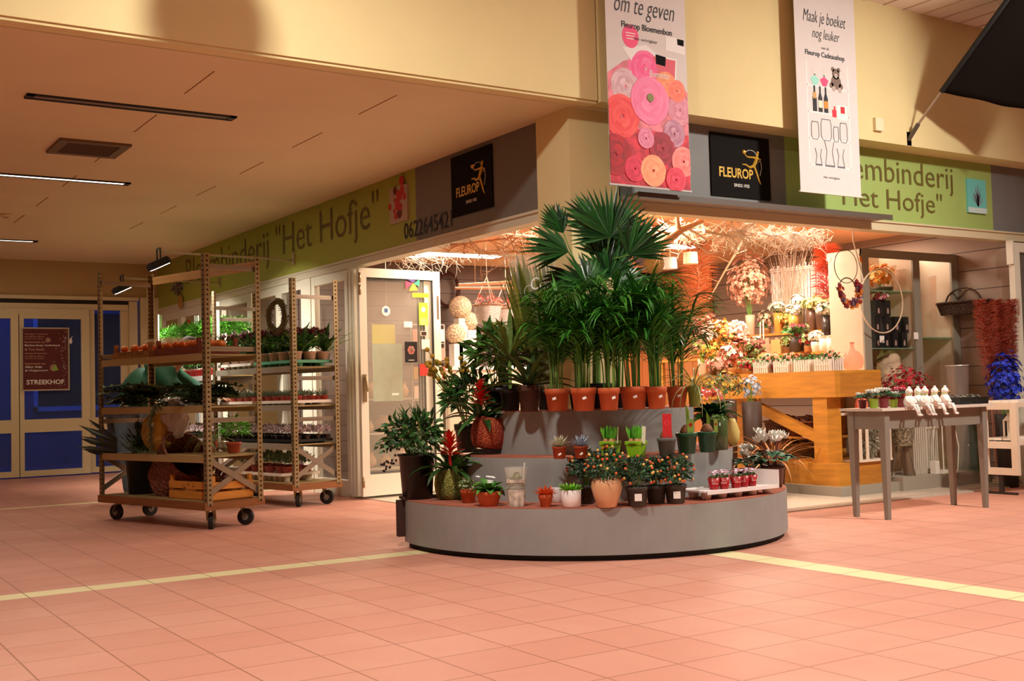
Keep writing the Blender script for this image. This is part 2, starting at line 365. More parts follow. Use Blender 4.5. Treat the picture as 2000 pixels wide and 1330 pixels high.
def sticker(root, r, z, ang, w=.022, h=.014, tilt=.4, m=M_TAG):
    "a small price sticker on a pot wall facing ang"
    b = MB(); n = V((cos(ang), sin(ang), 0)); t = V((-sin(ang), cos(ang), 0)); c = n*(r+.002)+V((0, 0, z)); q = Quaternion(n, tilt)
    u = q @ t; v = q @ V((0, 0, 1)); vs = [c+u*(i*w/2)+v*(j*h/2)+n*k for k in (0, .0015) for (i, j) in ((-1, -1), (1, -1), (1, 1), (-1, 1))]
    b.add(vs, [(0, 3, 2, 1), (4, 5, 6, 7), (0, 1, 5, 4), (1, 2, 6, 5), (2, 3, 7, 6), (3, 0, 4, 7)]); return b.obj('price_sticker', m, root)
def many(name, mb, m, parent, pos, smooth=False, rot=None):
    "one part per position, sharing one mesh"
    o = None
    for i, p in enumerate(pos):
        if o is None: o = mb.obj(name, m, parent, p, smooth=smooth); q = o
        else: q = o.copy(); COL.objects.link(q); q.location = p
        if rot: q.rotation_euler = rot(i)
def rdir(r, up=.0, spread=1):
    a = r.uniform(0, 2*pi); z = r.uniform(up, 1); q = math.sqrt(max(0, 1-z*z)); return V((q*cos(a)*spread, q*sin(a)*spread, z)).normalized()
def rosette(root, z, n, L, w, el0, el1, droop, m, seed=1, name='leaves', seg=5, r0=.01, tip=.4, fold=.25, root_w=.4, amin=0, amax=2*pi):
    r = random.Random(seed); b = MB()
    for i in range(n):
        t = i/max(1, n-1); a = amin+(i*2.399 % (2*pi))*(amax-amin)/(2*pi)+r.uniform(-.15, .15); e = el0+(el1-el0)*t
        d = V((cos(a)*cos(e), sin(a)*cos(e), sin(e))); l = L*r.uniform(.8, 1.1)
        b.leaf((cos(a)*r0, sin(a)*r0, z+r.uniform(0, .01)), d, (0, 0, 1), l, w*r.uniform(.85, 1.1), droop*r.uniform(.7, 1.2), seg, fold, tip, root_w)
    return b.obj(name, m, root)
def bush(b, c, rx, rz, n, L, w, seed=1, seg=2, up=-.3, fill=.55, droop=.5, tip=.5, jit=.7):
    r = random.Random(seed)
    for i in range(n):
        d = rdir(r, up); k = r.uniform(fill, 1); p = V((c[0]+d.x*rx*k, c[1]+d.y*rx*k, c[2]+d.z*rz*k))
        dd = (d+V((r.uniform(-jit, jit), r.uniform(-jit, jit), r.uniform(-jit, jit)*.7))).normalized()
        b.leaf(p-dd*L*.4, dd, rdir(r, .2), L*r.uniform(.7, 1.2), w*r.uniform(.8, 1.2), droop, seg, .2, tip, .3)
    return b
def sprigs(b, r0, z0, c, rx, rz, n, seed, rad=.0018):
    r = random.Random(seed+99)
    for i in range(n):
        d = rdir(r, .1); a = r.uniform(0, 6.28); p0 = V((cos(a)*r0*r.random(), sin(a)*r0*r.random(), z0)); p2 = V((c[0]+d.x*rx*.8, c[1]+d.y*rx*.8, c[2]+d.z*rz*.8))
        b.tube([p0, (p0*.4+p2*.6)+V((0, 0, .02)), p2], [rad*1.4, rad, rad*.7], 4, cap=False)
    return b
def flower(b, c, r, n=6, nrm=(0, 0, 1), w=.7, cup=.4, seed=0):
    nrm = V(nrm).normalized(); u = nrm.orthogonal().normalized(); v = nrm.cross(u)
    for i in range(n):
        a = 2*pi*i/n+seed; d = (u*cos(a)+v*sin(a))*cos(cup)+nrm*sin(cup); b.leaf(c, d, nrm, r, r*w, .3, 2, .15, .6, .3)
    return b
def areca(root, H, r0, m, seed, n=15, spread=.30, L=.22):
    r = random.Random(seed); s = MB(); b = MB(); z0 = .10
    for i in range(n):
        a = r.uniform(0, 6.28); q = r0*math.sqrt(r.random())*.55; o = V((cos(a)*q, sin(a)*q, z0)); h = H*r.uniform(.55, 1); a2 = a+r.uniform(-.8, .8)
        out = V((cos(a2), sin(a2), 0)); lean = r.uniform(.1, 1)*spread*h
        pts = [o, o+V((0, 0, h*.35))+out*lean*.08, o+V((0, 0, h*.68))+out*lean*.32, o+V((0, 0, h*.92))+out*lean*.75, o+V((0, 0, h*.97))+out*lean*1.35]
        s.tube(pts, [.0045, .004, .003, .002, .001], 5, cap=False)
        for j in range(15):
            t = .32+.66*j/14; k = min(int(t*4), 3); f = t*4-k; p = pts[k].lerp(pts[k+1], f); tan = (pts[k+1]-pts[k]).normalized()
            sd = tan.cross(V((0, 0, 1)) if abs(tan.z) < .95 else out.cross(V((0, 0, 1)))+V((0, 0, .01))); sd = sd.normalized() if sd.length > 1e-4 else V((1, 0, 0))
            for sg in (-1, 1):
                d = (tan*1.1+sd*sg*.65+out*.1).normalized(); b.leaf(p, d, (0, 0, 1), L*r.uniform(.75, 1.1)*(1-.35*abs(t-.65)), .0145, r.uniform(.4, 1.2), 3, .2, .35, .5)
    s.obj('stems', G_STEM, root); b.obj('fronds', m, root)
def fan(b, c, axis, nrm, L, n=26, spread=2.0, w=.028, droop=.45, seed=1):
    r = random.Random(seed); axis = V(axis).normalized(); nrm = V(nrm).normalized(); sd = axis.cross(nrm).normalized(); nrm = sd.cross(axis)
    for i in range(n):
        a = spread*(2*i/(n-1)-1); d = axis*cos(a)+sd*sin(a)+nrm*r.uniform(-.06, .1); l = L*(1-.28*(abs(a)/spread)**2)*r.uniform(.92, 1.06)
        b.leaf(c, d, nrm, l, w, droop*r.uniform(.4, 1.3), 5, .3, .38, .12)
# ------------------------------------------------------------------ the stepped round stand round the column
CX, CY = 4.885, 6.567; RT = (1.343, .993, .735); ZT = (.315, .595, .88)
m_stand = mat('#94938f', .6, var=.06, scale=5, bump=.05); m_top = mat('#a9604a', .85, var=.15, scale=9)
st = thing('plant_stand', 'grey round three-tier plant stand wrapped round the cream corner column', 'plant stand', (CX, CY, 0))
A0, A1 = RAD(-194), RAD(9)
def sector(r, z0, z1, n=56):
    b = MB(); pts = [(0.0, .0)]+[(r*cos(A0+(A1-A0)*k/n), r*sin(A0+(A1-A0)*k/n)) for k in range(n+1)]; return b.prism(pts, z0, z1)
zz = .035
sector(RT[0]-.03, .002, .035).obj('plinth', mat('#0d0b0a', .7), st)
for k in range(3):
    sector(RT[k], zz, ZT[k]-.006).obj('riser', m_stand, st, smooth=False); sector(RT[k]-.003, ZT[k]-.006, ZT[k]).obj('step_top', m_top, st); zz = ZT[k]
b = MB().bar((-1.325, .335, .07), (-1.325, .335, .31), .06, .05, (.97, -.24, 0)); b.bar((-1.33, .32, .325), (-1.0, .24, .325), .10, .018); b.obj('end_board', mat('#3a1c12', .8, var=.2), st)
def onT(p, k, m=.1):
    "keep a base inside its step"
    d = V((p[0]-CX, p[1]-CY)); q = d.length
    if d.y > .4*q: d = V((-.917, .4))*q
    lo = (RT[k+1] if k < 2 else .1)+m; hi = RT[k]-m; n = min(max(q, min(lo, hi)), hi); return V((CX+d.x/q*n, CY+d.y/q*n, ZT[k]))
def T(px, py, k): return P(px, py, z=ZT[k])
FACE = math.atan2(-_F.y, -_F.x)                       # direction back to the viewer's side
# six areca palms in terracotta pots
tops = ((1090, 803, 50, .140, 'in the leftmost terracotta pot of the top step row'), (1142, 803, 52, .140, 'in the second terracotta pot from the left on the top step'),
        (1192, 802, 44, .136, 'in the narrow third terracotta pot from the left on the top step'), (1241, 800, 56, .140, 'in the widest terracotta pot, fourth from left on the top step'),
        (1286, 799, 42, .136, 'in the narrow fifth terracotta pot of the top step row'), (1326, 796, 42, .134, 'in the rightmost terracotta pot of the top step row'))
for i, (px, py, w, h, lab) in enumerate(tops):
    p = T(px, py, 2); p = p + V((_F.x, _F.y, 0))*.07; s = pxm(p); r = w*s/2*.94
    t = thing('areca_palm', 'areca palm '+lab, 'potted palm', p, i*1.3, 'areca palms on the top step')
    pot(t, r, r*.80, h, M_TERRA, .27); areca(t, .68-.05*(i % 3)+.02*i, r, G_PALM, 31+i, n=18 if w > 48 else 14, L=.27)
    sticker(t, r*.93, h*.56, FACE-i*1.3+(-.3, .0, .4, 0, .3, .1)[i], .024, .015, .35)
# more palms of the same row stand behind
for i, (dx, dy, h) in enumerate(((-.18, .36, .72), (.12, .34, .78), (.40, .30, .70))):
    p = V((CX+dx-.15, CY-.72+dy, ZT[2])); t = thing('areca_palm', ('dense areca palm in a dark pot behind the two left terracotta pots', 'dense areca palm in a dark pot behind the middle terracotta pots', 'dense areca palm in a dark pot behind the right terracotta pots')[i], 'potted palm', p, i, 'areca palms on the top step')
    pot(t, .075, .06, .13, M_BLACKP); areca(t, h+.04, .07, G_PALM, 61+i, n=15, L=.27)
# the big fan palm
fp = P(1176, 800, z=ZT[2])+V((_F.x, _F.y, 0))*.42; fp.z = ZT[2]
t = thing('fan_palm', 'tall fan palm with large pleated dark green fronds on top step against the column', 'potted palm', fp)
pot(t, .12, .09, .17, M_BLACKP)
tw = MB(); fr = MB(); r = random.Random(3); cz = V((0, 0, .16))
tw.tube([cz, (0.01, 0, .5), (0, .0, .9), (0, 0, 1.0)], [.028, .026, .022, .015], 8); dd = depth(fp)
for i, (px, py, dz, ax, L, n, sp, dr) in enumerate(((1192, 462, -.15, (0, 0, 1), .36, 30, 1.75, .25), (1110, 492, -.2, (-1, 0, .35), .34, 22, .8, .6), (1228, 498, -.22, (.75, 0, .9), .34, 20, 1.0, .4),
        (1150, 560, -.3, (-.3, 0, .6), .26, 22, 1.6, .7), (1205, 575, -.3, (1, 0, .45), .34, 22, 1.0, .8), (1160, 440, .02, (-.8, 0, .9), .26, 16, .8, .5), (1120, 540, -.1, (-.9, 0, -.2), .26, 16, .8, .6),
        (1245, 600, -.2, (.9, 0, -.05), .30, 18, .9, .6), (1180, 500, .0, (.3, 0, 1), .30, 20, 1.5, .5), (1100, 455, .05, (-.5, 0, 1), .24, 14, .7, .3), (1190, 540, -.12, (.1, 0, 1), .28, 24, 1.9, .4))):
    c = P(px, py, d=dd+dz)-fp; axw = _R*ax[0]+V((0, 0, 1))*ax[2]; nm = -_F+V((0, 0, .45))
    fan(fr, c, axw, nm, L, n, sp, .030, dr, i); m_ = V((0, 0, .55+.3*(i % 3)/2)); tw.tube([m_, (m_+c)/2+V((0, 0, .06)), c], [.006, .005, .0045], 5)
tw.obj('trunk', G_STEM, t); fr.obj('fronds', leafmat('#0f2c14', '#2c6a2a', .35), t)
# tall plant in a printed clear sleeve
p = P(1070, 800, z=ZT[2])+V((_F.x, _F.y, 0))*.10; p.z = ZT[2]
t = thing('sleeved_plant', 'tall plant with long upright yellowish leaves in a clear printed sleeve on top step', 'potted plant', p)
pot(t, .075, .06, .14, M_DKGREY)
b = MB(); r = random.Random(5)
for i in range(120):
    a = r.uniform(0, 6.28); el = r.uniform(1.25, 1.52); b.leaf((cos(a)*.05-.02, sin(a)*.05, .14+r.uniform(0, .3)), (cos(a)*cos(el)-.12, sin(a)*cos(el)+.10, sin(el)), (cos(a), sin(a), .3), r.uniform(.5, .75), .05, .12, 4, .25, .5, .6)
b.obj('leaves', G_YEL, t)
b = MB(); b.M = Matrix.Shear('XY', 4, (0, 0))
prof = [(.075, .12), (.10, .45), (.15, .90), (.165, 1.06)]
vs = []; n = 22
b.M = None
for (q, z) in prof:
    for j in range(n): a = 2*pi*j/n; f = 1+.05*(-1)**j; vs.append((cos(a)*q*f-.06*z, sin(a)*q*f+.05*z, z))
b.add(vs, [(i*n+j, i*n+(j+1) % n, (i+1)*n+(j+1) % n, (i+1)*n+j) for i in range(3) for j in range(n)]); slv = b.obj('sleeve', glass('#fff2dc', .16, .12), t, smooth=True)
e = bpy.data.objects.new('sleeve_print', None)
tx = text('Coral', 'lettering', mat('#f4efe6', .6), slv, 0, 0, .20, .085, shear=.2)
qr = Matrix((( _R.x, 0, -_F.x, 0), (_R.y, 0, -_F.y, 0), (0, 1, 0, 0), (0, 0, 0, 1)))
cc = P(1037, 566, d=depth(p)-.17)-p; tx.matrix_local = Matrix.Translation(cc) @ qr
b = MB(); b.tube([(.03+.035*cos(a/12*6.28), .035+.045*sin(a/12*6.28), .001) for a in range(1, 12)], .002, 4)
bpy.data.objects.remove(e)
o = b.obj('printed_ring', mat('#f4efe6', .6), slv); o.matrix_local = Matrix.Translation(P(1026, 580, d=depth(p)-.17)-p) @ qr
# grassy plant in green pot right end of top step
p = T(1357, 795, 2)
t = thing('grassy_plant', 'cream-striped grassy plant in a slim green pot at right end of the top step', 'potted plant', p)
pot(t, .042, .034, .135, mat('#7f8a3a', .4), 0); rosette(t, .12, 44, .34, .010, .4, 1.45, 1.9, leafmat('#7c8a3c', '#d6d29a'), 4, seg=6)
# left half of top step: strap plants, yellow ball flowers, dark pots
p = T(1034, 803, 2)
t = thing('dracaena', 'dracaena with broad dark strap leaves in a glossy brown pot left of the terracotta pots', 'potted plant', p, 0)
pot(t, .068, .058, .17, mat('#4a3028', .25, var=.2, scale=20), .25); rosette(t, .15, 18, .34, .06, .35, 1.35, .9, leafmat('#27401f', '#5d7a35'), 8)
p = T(998, 803, 2)+V((_F.x, _F.y, 0))*.10; p.z = ZT[2]
t = thing('yucca', 'spiky yucca with pale-edged leaves rising above the brown pot at left of the top step', 'potted plant', p)
pot(t, .07, .055, .15, M_BLACKP); b = MB().tube([(0, 0, .12), (0, .0, .34)], .012, 6); b.obj('stem', G_STEM, t)
rosette(t, .34, 26, .40, .045, .15, 1.45, .75, leafmat('#2a4a22', '#8aa24a'), 9); 
p = onT(P(950, 800, z=ZT[2])+V((_F.x, _F.y, 0))*.2, 2)
t = thing('leafy_plant', 'dense leafy green plant in a dark pot behind the yellow ball flowers', 'potted plant', p)
pot(t, .09, .07, .16, M_BLACKP); b = MB(); bush(b, (0, 0, .38), .22, .24, 170, .13, .04, 11); b.obj('leaves', G_MID, t); sprigs(MB(), .05, .12, (0, 0, .38), .2, .2, 14, 2, .003).obj('stems', G_STEM, t)
p = V((CX-.50, CY+.30, ZT[2]))
t = thing('money_tree', 'rubbery round-leaved plant rising behind the yellow ball flowers at far left', 'potted plant', p)
pot(t, .1, .08, .18, M_DKGREY); b = MB(); bush(b, (0, 0, .46), .20, .17, 230, .055, .035, 12, up=-.1); b.obj('leaves', leafmat('#4a6a2a', '#9ab05a', .3), t); sprigs(MB(), .04, .15, (0, 0, .46), .16, .14, 16, 3, .005).obj('stems', G_STEM, t)
p = V((CX-.76, CY+.40, ZT[1]))
t = thing('craspedia', 'bunch of round mustard-yellow ball flowers on branching stems at left of the stand', 'flowers', p)
pot(t, .085, .07, .2, M_BLACKP, name='bucket'); s_ = MB(); HP = []; r = random.Random(8)
for i in range(34):
    c = P(r.uniform(833, 912), r.gauss(718, 13), d=depth(p)+r.uniform(-.12, .12))-p; HP.append(c); s_.tube([(0, 0, .15), (c.x*.3, c.y*.3, c.z*.6), c], [.003, .0025, .002], 4, cap=False)
s_.obj('stems', G_STEM, t); many('flower_head', MB().ball((0, 0, 0), .017, 9, 6), mat('#b8902c', .9, var=.2, scale=60, bump=.6), t, HP, True)
b = MB(); bush(b, (0.04, .0, .38), .22, .24, 230, .12, .035, 14); b.obj('leaves', G_DARK, t)
# filler foliage plants between steps on the left
# red bromeliads
def bromeliad(p, lab, rz, s=1, hl=.20):
    t = thing('bromeliad', lab, 'bromeliad', p, rz, 'red bromeliads', s)
    rosette(t, .0, 20, .27, .055, .15, 1.2, 1.1, leafmat('#1c3a1a', '#4a8236', .3), 17, 'leaves', 5, .012, .45); b = MB(); r = random.Random(3)
    for i in range(34):
        k = i/33; a = i*2.4; e = .25+1.1*k; z = .10+hl*.55*k; q = .02*(1-k)
        b.leaf((cos(a)*q, sin(a)*q, z), (cos(a)*cos(e), sin(a)*cos(e), sin(e)), (0, 0, 1), .085*(1-.25*k), .028, .25, 3, .3, .5, .5)
    b.tube([(0, 0, -.02), (0, 0, .2)], .01, 6); b.obj('flower', leafmat('#b80f0a', '#ee2a18', .4), t); return t
def gourdpot(p, lab, rx, h, cols, rz=0, tilt=None, name='ribbed_pot'):
    t = thing(name, lab, 'plant pot', p, rz); b = MB(); n = 60; prof = [(.62, 0), (.80, .05), (.96, .28), (1.0, .5), (.95, .75), (.80, .95), (.74, 1), (.66, .97), (.62, .85)]
    for k, col in enumerate(cols):
        b = MB(); vs = []; fs = []
        for (q, z) in prof:
            for j in range(n+1): a = 2*pi*j/n; w = 1+.05*abs(sin(a*5)); vs.append((q*rx*w*cos(a), q*rx*w*sin(a), z*h))
        for i in range(len(prof)-1):
            for j in range(n):
                if ((j*10//n) % len(cols)) == k: a = i*(n+1)+j; fs.append((a, a+1, a+n+2, a+n+1))
        b.add(vs, fs); b.obj('band', mat(col, .75, var=.25, scale=90, bump=1, kind='voronoi'), t, smooth=True)
    MB().lathe([(rx*.62, .003), (rx*.3, .003), (.001, .003)], 14, cap=False).obj('bottom', mat(cols[0], .8), t)
    MB().lathe([(rx*.64, h*.86), (.001, h*.88)], 14, cap=False).obj('soil', M_SOIL, t); return t
p = T(880, 977, 0); gp = p+V((_F.x, _F.y, 0))*.08; gp.z = ZT[0]
gourdpot(gp, 'green ribbed gourd-shaped pot with pale knobbly stripes on the lowest step', .105, .205, ('#8a8a3c', '#56601c'))
bromeliad(gp+V((0, 0, .18)), 'red bromeliad growing out of the green ribbed gourd pot', 0, 1.05)
p = T(952, 888, 1); gp = p+V((_F.x, _F.y, 0))*.10; gp.z = ZT[1]+.035
t2 = gourdpot(gp, 'rust-orange knobbly basket pot leaning to the left on middle step', .125, .215, ('#b5502a', '#9c3a1c'), name='leaning_pot')
t2.rotation_euler = (Quaternion(-V((_F.x, _F.y, 0)).normalized(), -.16).to_euler()); t2.location = gp
MB().lathe([(.10, 0), (.108, .03), (.1, .034)], 20).obj('dish', M_BLACKP, None); dsh = bpy.data.objects['dish']; dsh.name = 'pot_dish'; dsh.location = (gp.x, gp.y, ZT[1]); tag(dsh, 'black round dish under the leaning rust-orange pot', 'dish')
bromeliad(gp+V((-.03, .02, .19)), 'red bromeliad growing out of the leaning rust-orange pot', 1, 1.0, .24)
p = P(868, 972, z=ZT[0]); b = MB(); b.lathe([(.02, 0), (.05, .02), (.06, .055), (.045, .09), (.012, .1)], 16, rib=.05, ribn=7)
o = b.obj('pumpkin', mat('#d2561c', .5), loc=p+V((_F.x, _F.y, 0))*.14, smooth=True); o.location.z = ZT[0]; tag(o, 'small orange pumpkin behind the green gourd pot on the lowest step', 'pumpkin')
# tall black bucket with mixed greenery at the left end
p = V((CX-1.225, CY+.28, ZT[0]))
t = thing('flower_bucket', 'tall black bucket filled with mixed green sprigs at left end of the stand', 'bucket', p)
pot(t, .125, .10, .30, mat('#120d0b', .35), .06, 'bucket'); b = MB(); bush(b, (-.02, 0, .42), .23, .17, 260, .075, .032, 21, up=-.5); b.obj('leaves', G_DARK, t)
b = MB(); bush(b, (-.1, .0, .36), .2, .12, 90, .05, .03, 24, up=-.6); b.obj('sprig_leaves', leafmat('#3a5a34', '#7a9a6a'), t)
b = MB(); r = random.Random(4)
many('berry', MB().ball((0, 0, 0), .009, 6, 4), mat('#2a1a1e', .4), t, [(-.22+r.uniform(-.05, .04), -.02+r.uniform(-.05, .05), .28+r.uniform(-.09, .09)) for i in range(26)]); sprigs(MB(), .08, .28, (0, 0, .42), .2, .18, 24, 5, .003).obj('stems', G_STEM, t)
b = MB()
for i in range(7): b.leaf((.0+.02*i, .02, .3), (r.uniform(-.5, .3), r.uniform(-.3, .3), 1), (1, 0, 0), .36, .04, .4, 4)
b.obj('tall_leaves', G_DARK, t)
# lowest step, front row
p = T(955, 988, 0)
t = thing('primrose', 'white-flowered primrose with round leaves in a terracotta bowl on the lowest step', 'potted plant', p)
pot(t, .078, .055, .092, M_TERRA, .3); rosette(t, .08, 22, .12, .06, .3, 1.2, .9, G_MID, 5, seg=3, tip=.6); r = random.Random(2)
many('flower', flower(MB(), V((0, 0, 0)), .020, 5, (0, -.3, 1)), mat('#f2efe8', .6), t, [(r.uniform(-.06, .06), r.uniform(-.06, .06), r.uniform(.14, .19)) for i in range(7)])
p = T(925, 983, 0)+V((.0, .06, 0))
t = thing('trailing_plant', 'small-leaved trailing plant in a terracotta pot beside the green gourd pot', 'potted plant', p)
pot(t, .05, .04, .085, M_TERRA, .3); b = MB(); bush(b, (0, 0, .11), .07, .05, 70, .03, .02, 6); b.obj('leaves', leafmat('#5a7a44', '#b0b88a'), t)
p = T(1009, 989, 0)
t = thing('sleeved_plant', 'small green plant wrapped in a patterned clear sleeve beside the primrose bowl', 'potted plant', p)
pot(t, .045, .036, .08, M_BLACKP); b = MB(); bush(b, (0, 0, .14), .045, .06, 60, .05, .025, 9); b.obj('leaves', leafmat('#3f6a30', '#9aa870'), t)
MB().lathe([(.045, .002), (.055, .10), (.067, .20), (.075, .235)], 16, cap=False, rib=.05, ribn=6).obj('sleeve', glass('#e8e2d0', .35, .2), t, smooth=True)
b = MB().lathe([(.047, .002), (.058, .105)], 16, cap=False, rib=.05, ribn=6); b.lathe([(.0625, .145), (.0645, .165)], 16, cap=False, rib=.05, ribn=6); b.obj('sleeve_print', mat('#c9bfae', .6, var=.5, scale=25), t)
MB().bar((.05, .0, .1), (.065, .0, .26), .012, .002).obj('plant_label', M_TAG, t)
p = T(1066, 990, 0)
t = thing('orange_succulent', 'bright orange crassula with stubby upright leaves in a small terracotta pot', 'succulent', p)
pot(t, .042, .030, .075, M_TERRA, .35); rosette(t, .065, 46, .062, .018, .25, 1.4, .2, leafmat('#c04012', '#ee6c2a'), 3, seg=2, tip=.7, r0=.022)
p = T(1116, 990, 0)
t = thing('green_succulent', 'lime green succulent in a glossy white cylinder pot on lowest step', 'succulent', p)
pot(t, .062, .058, .103, mat('#eee2de', .25), 0); rosette(t, .095, 60, .05, .020, .15, 1.3, .3, leafmat('#5aa820', '#9ee048'), 5, seg=2, tip=.7, r0=.035)
p = T(1098, 982, 0)+V((.01, .06, 0)); t = thing('white_pot', 'white conical pot standing behind and left of the white cylinder pot', 'plant pot', p)
pot(t, .05, .04, .095, M_WHITEP, .0); MB().bar((0, 0, .08), (0, 0, .125), .018, .002).obj('plant_label', M_TAG, t)
# solanum cherries
def solanum(p, lab, rz, potf, s=1, seed=1, n=300, R=.125, zc=.20):
    t = thing('winter_cherry', lab, 'potted plant', p, rz, 'winter cherry plants', s); potf(t)
    b = MB(); bush(b, (0, 0, zc), R, R*.95, n, .042, .015, seed, up=-.55, fill=.5); b.obj('leaves', leafmat('#16301a', '#37603a', .4), t); r = random.Random(seed)
    sprigs(MB(), .03, zc-.11, (0, 0, zc), R, R*.9, 16, seed).obj('stems', G_STEM, t)
    for nm, c, k in (('berry', '#d8622a', 24), ('pale_berry', '#e0b060', 14)):
        ps = []
        for i in range(k): d = rdir(r, -.5); ps.append((d.x*R*1.02, d.y*R*1.02, zc+d.z*R))
        many(nm, MB().ball((0, 0, 0), .0085, 7, 5), mat(c, .25), t, ps, True)
    return t
def vasepot(t):
    MB().lathe([(.05, 0), (.056, .004), (.078, .06), (.092, .115), (.09, .145), (.08, .165), (.072, .165), (.07, .14)], 24, cap=False).obj('vase', mat('#e0aa7e', .3, var=.16, scale=7), t, smooth=True)
    MB().lathe([(.075, .14), (.001, .15)], 12, cap=False).obj('soil', M_SOIL, t)
    MB().lathe([(.05, .001), (.001, .001)], 12, cap=False).obj('bottom', mat('#c8907a', .5), t)
def darkpot(t, lbl=True):
    pot(t, .066, .052, .115, M_DKGREY, .2)
    if lbl: sticker(t, .060, .055, lbl, .042, .042, 0)
solanum(T(1186, 990, 0), 'winter cherry with orange berries spilling over a cream glazed vase', 0, vasepot, 1, 41, zc=.235)
solanum(T(1245, 988, 0), 'winter cherry in a square-labelled dark pot just right of the cream vase', 1, lambda t: darkpot(t, FACE-1), 1, 42, R=.11, zc=.19)
solanum(T(1285, 985, 0)+V((.03, .05, 0)), 'winter cherry set back between the two labelled dark pots', 2, lambda t: darkpot(t, 0), .95, 43, R=.11, zc=.19)
solanum(T(1320, 983, 0), 'rightmost winter cherry with red and yellow berries in a labelled dark pot', 3, lambda t: darkpot(t, FACE-3), 1, 44, R=.115, zc=.19)
solanum(T(1165, 985, 0)+V((-.02, .08, 0)), 'winter cherry set back to the left of the cream vase in a plain dark pot', 4, lambda t: darkpot(t, 0), 1, 45, R=.11, zc=.22)
# middle step small plants
for px, py, c1, c2, lab in ((1093, 896, '#a8a884', '#e4e2cc', 'pale green spiky succulent in a brown-red pot, left of the pair on middle step'), (1135, 895, '#7d8ea0', '#c6d2e0', 'blue-grey spiky succulent in a brown-red pot, right of the pair on middle step')):
    t = thing('spiky_succulent', lab, 'succulent', T(px, py, 1), 0, 'spiky succulents'); pot(t, .043, .035, .075, M_TERRA2, .2)
    rosette(t, .068, 60, .075, .011, .1, 1.45, .05, leafmat(c1, c2), 7, seg=2, tip=.5, r0=.01); sticker(t, .042, .03, FACE, .02, .011, .6)
for px, lab in ((1193, 'hyacinth bulbs with green shoots in a square lime pot, left one of two'), (1243, 'hyacinth bulb sprouting in a square lime pot, right one with broad tag')):
    p = T(px, 893, 1); t = thing('hyacinth_pot', lab, 'potted bulbs', p, FACE+pi/2-.785+.0, 'hyacinths in lime pots'); pot(t, .054, .042, .098, mat('#84b81c', .4), .24, sq=True)
    b = MB(); r = random.Random(px)
    for (x, y) in ((-.025, -.01), (.022, -.015), (.0, .025)): b.lathe([(.004, 0), (.019, .008), (.022, .018), (.012, .034), (.004, .042)], 10, (x, y, .078))
    b.obj('bulbs', mat('#c88a5c', .6, var=.2), t, smooth=True); b = MB()
    for (x, y) in ((-.025, -.01), (.022, -.015), (.0, .025)):
        for i in range(7): a = i*.9; b.leaf((x+cos(a)*.006, y+sin(a)*.006, .108), (cos(a)*.25, sin(a)*.25, 1), (cos(a), sin(a), 0), r.uniform(.07, .095), .018, -.1, 3, .5, .6, .7)
    b.obj('shoots', G_BRIGHT, t); MB().bar((.055, 0, .08), (.065, .0, .185), .006 if px < 1200 else .026, .003, (0, 1, 0)).obj('plant_label', mat('#e8e4c8', .6), t)
def amaryllis(p, lab, m_, r_, h, img, seed, sh=.10):
    t = thing('amaryllis_pot', lab, 'potted bulbs', p, 0, 'amaryllis bulbs'); pot(t, r_, r_*.78, h, m_, .2)
    MB().lathe([(.01, 0), (.036, .01), (.042, .028), (.03, .052), (.014, .07)], 12, (0, 0, h*.84)).obj('bulb', mat('#8a5a38', .7, var=.3, scale=20), t, smooth=True)
    b = MB(); b.leaf((.0, 0, h+.03), (.05, 0, 1), (1, 0, 0), sh, .030, .1, 3, .5, .45, .8); b.leaf((.01, 0, h+.03), (.2, .1, 1), (0, 1, 0), sh*.7, .022, .1, 3); b.obj('shoot', G_LITE, t)
    e = MB().box(-img[0]/2, 0, 0, img[0]/2, .002, img[1]); lbl = e.obj('plant_label', mat(img[2], .5), t, loc=V((-_F.x, -_F.y, 0)).normalized()*r_*.7+V((_R.x, _R.y, 0))*img[4]+V((0, 0, h*.95)))
    lbl.rotation_euler = (0, 0, CYAW-pi/2); b = MB(); b.M = Matrix.Translation((0, -.001, img[1]*.62)) @ Matrix.Rotation(pi/2, 4, 'X')
    for i in range(6): b.disc(cos(i*1.05)*img[0]*.16, sin(i*1.05)*img[0]*.16, img[0]*.15, 0, .001, 10)
    b.obj('label_picture', mat(img[3], .5), lbl)
amaryllis(T(1303, 891, 1), 'amaryllis bulb in a grey pot with a tall red picture card on middle step', mat('#5e5f5c', .5), .057, .112, (.055, .15, '#c8242a', '#f04048', 0), 1, .05)
amaryllis(T(1342, 886, 1), 'amaryllis with pointed green bud in a dark green pot, left of two', mat('#0f4a28', .35), .066, .13, (.04, .09, '#8ab84a', '#d83a28', .02), 2, .16)
amaryllis(T(1382, 883, 1), 'amaryllis bulb in a dark green pot, right of two', mat('#0f4a28', .35), .062, .13, (.024, .085, '#9ac05a', '#d83a28', .05), 3, .10)
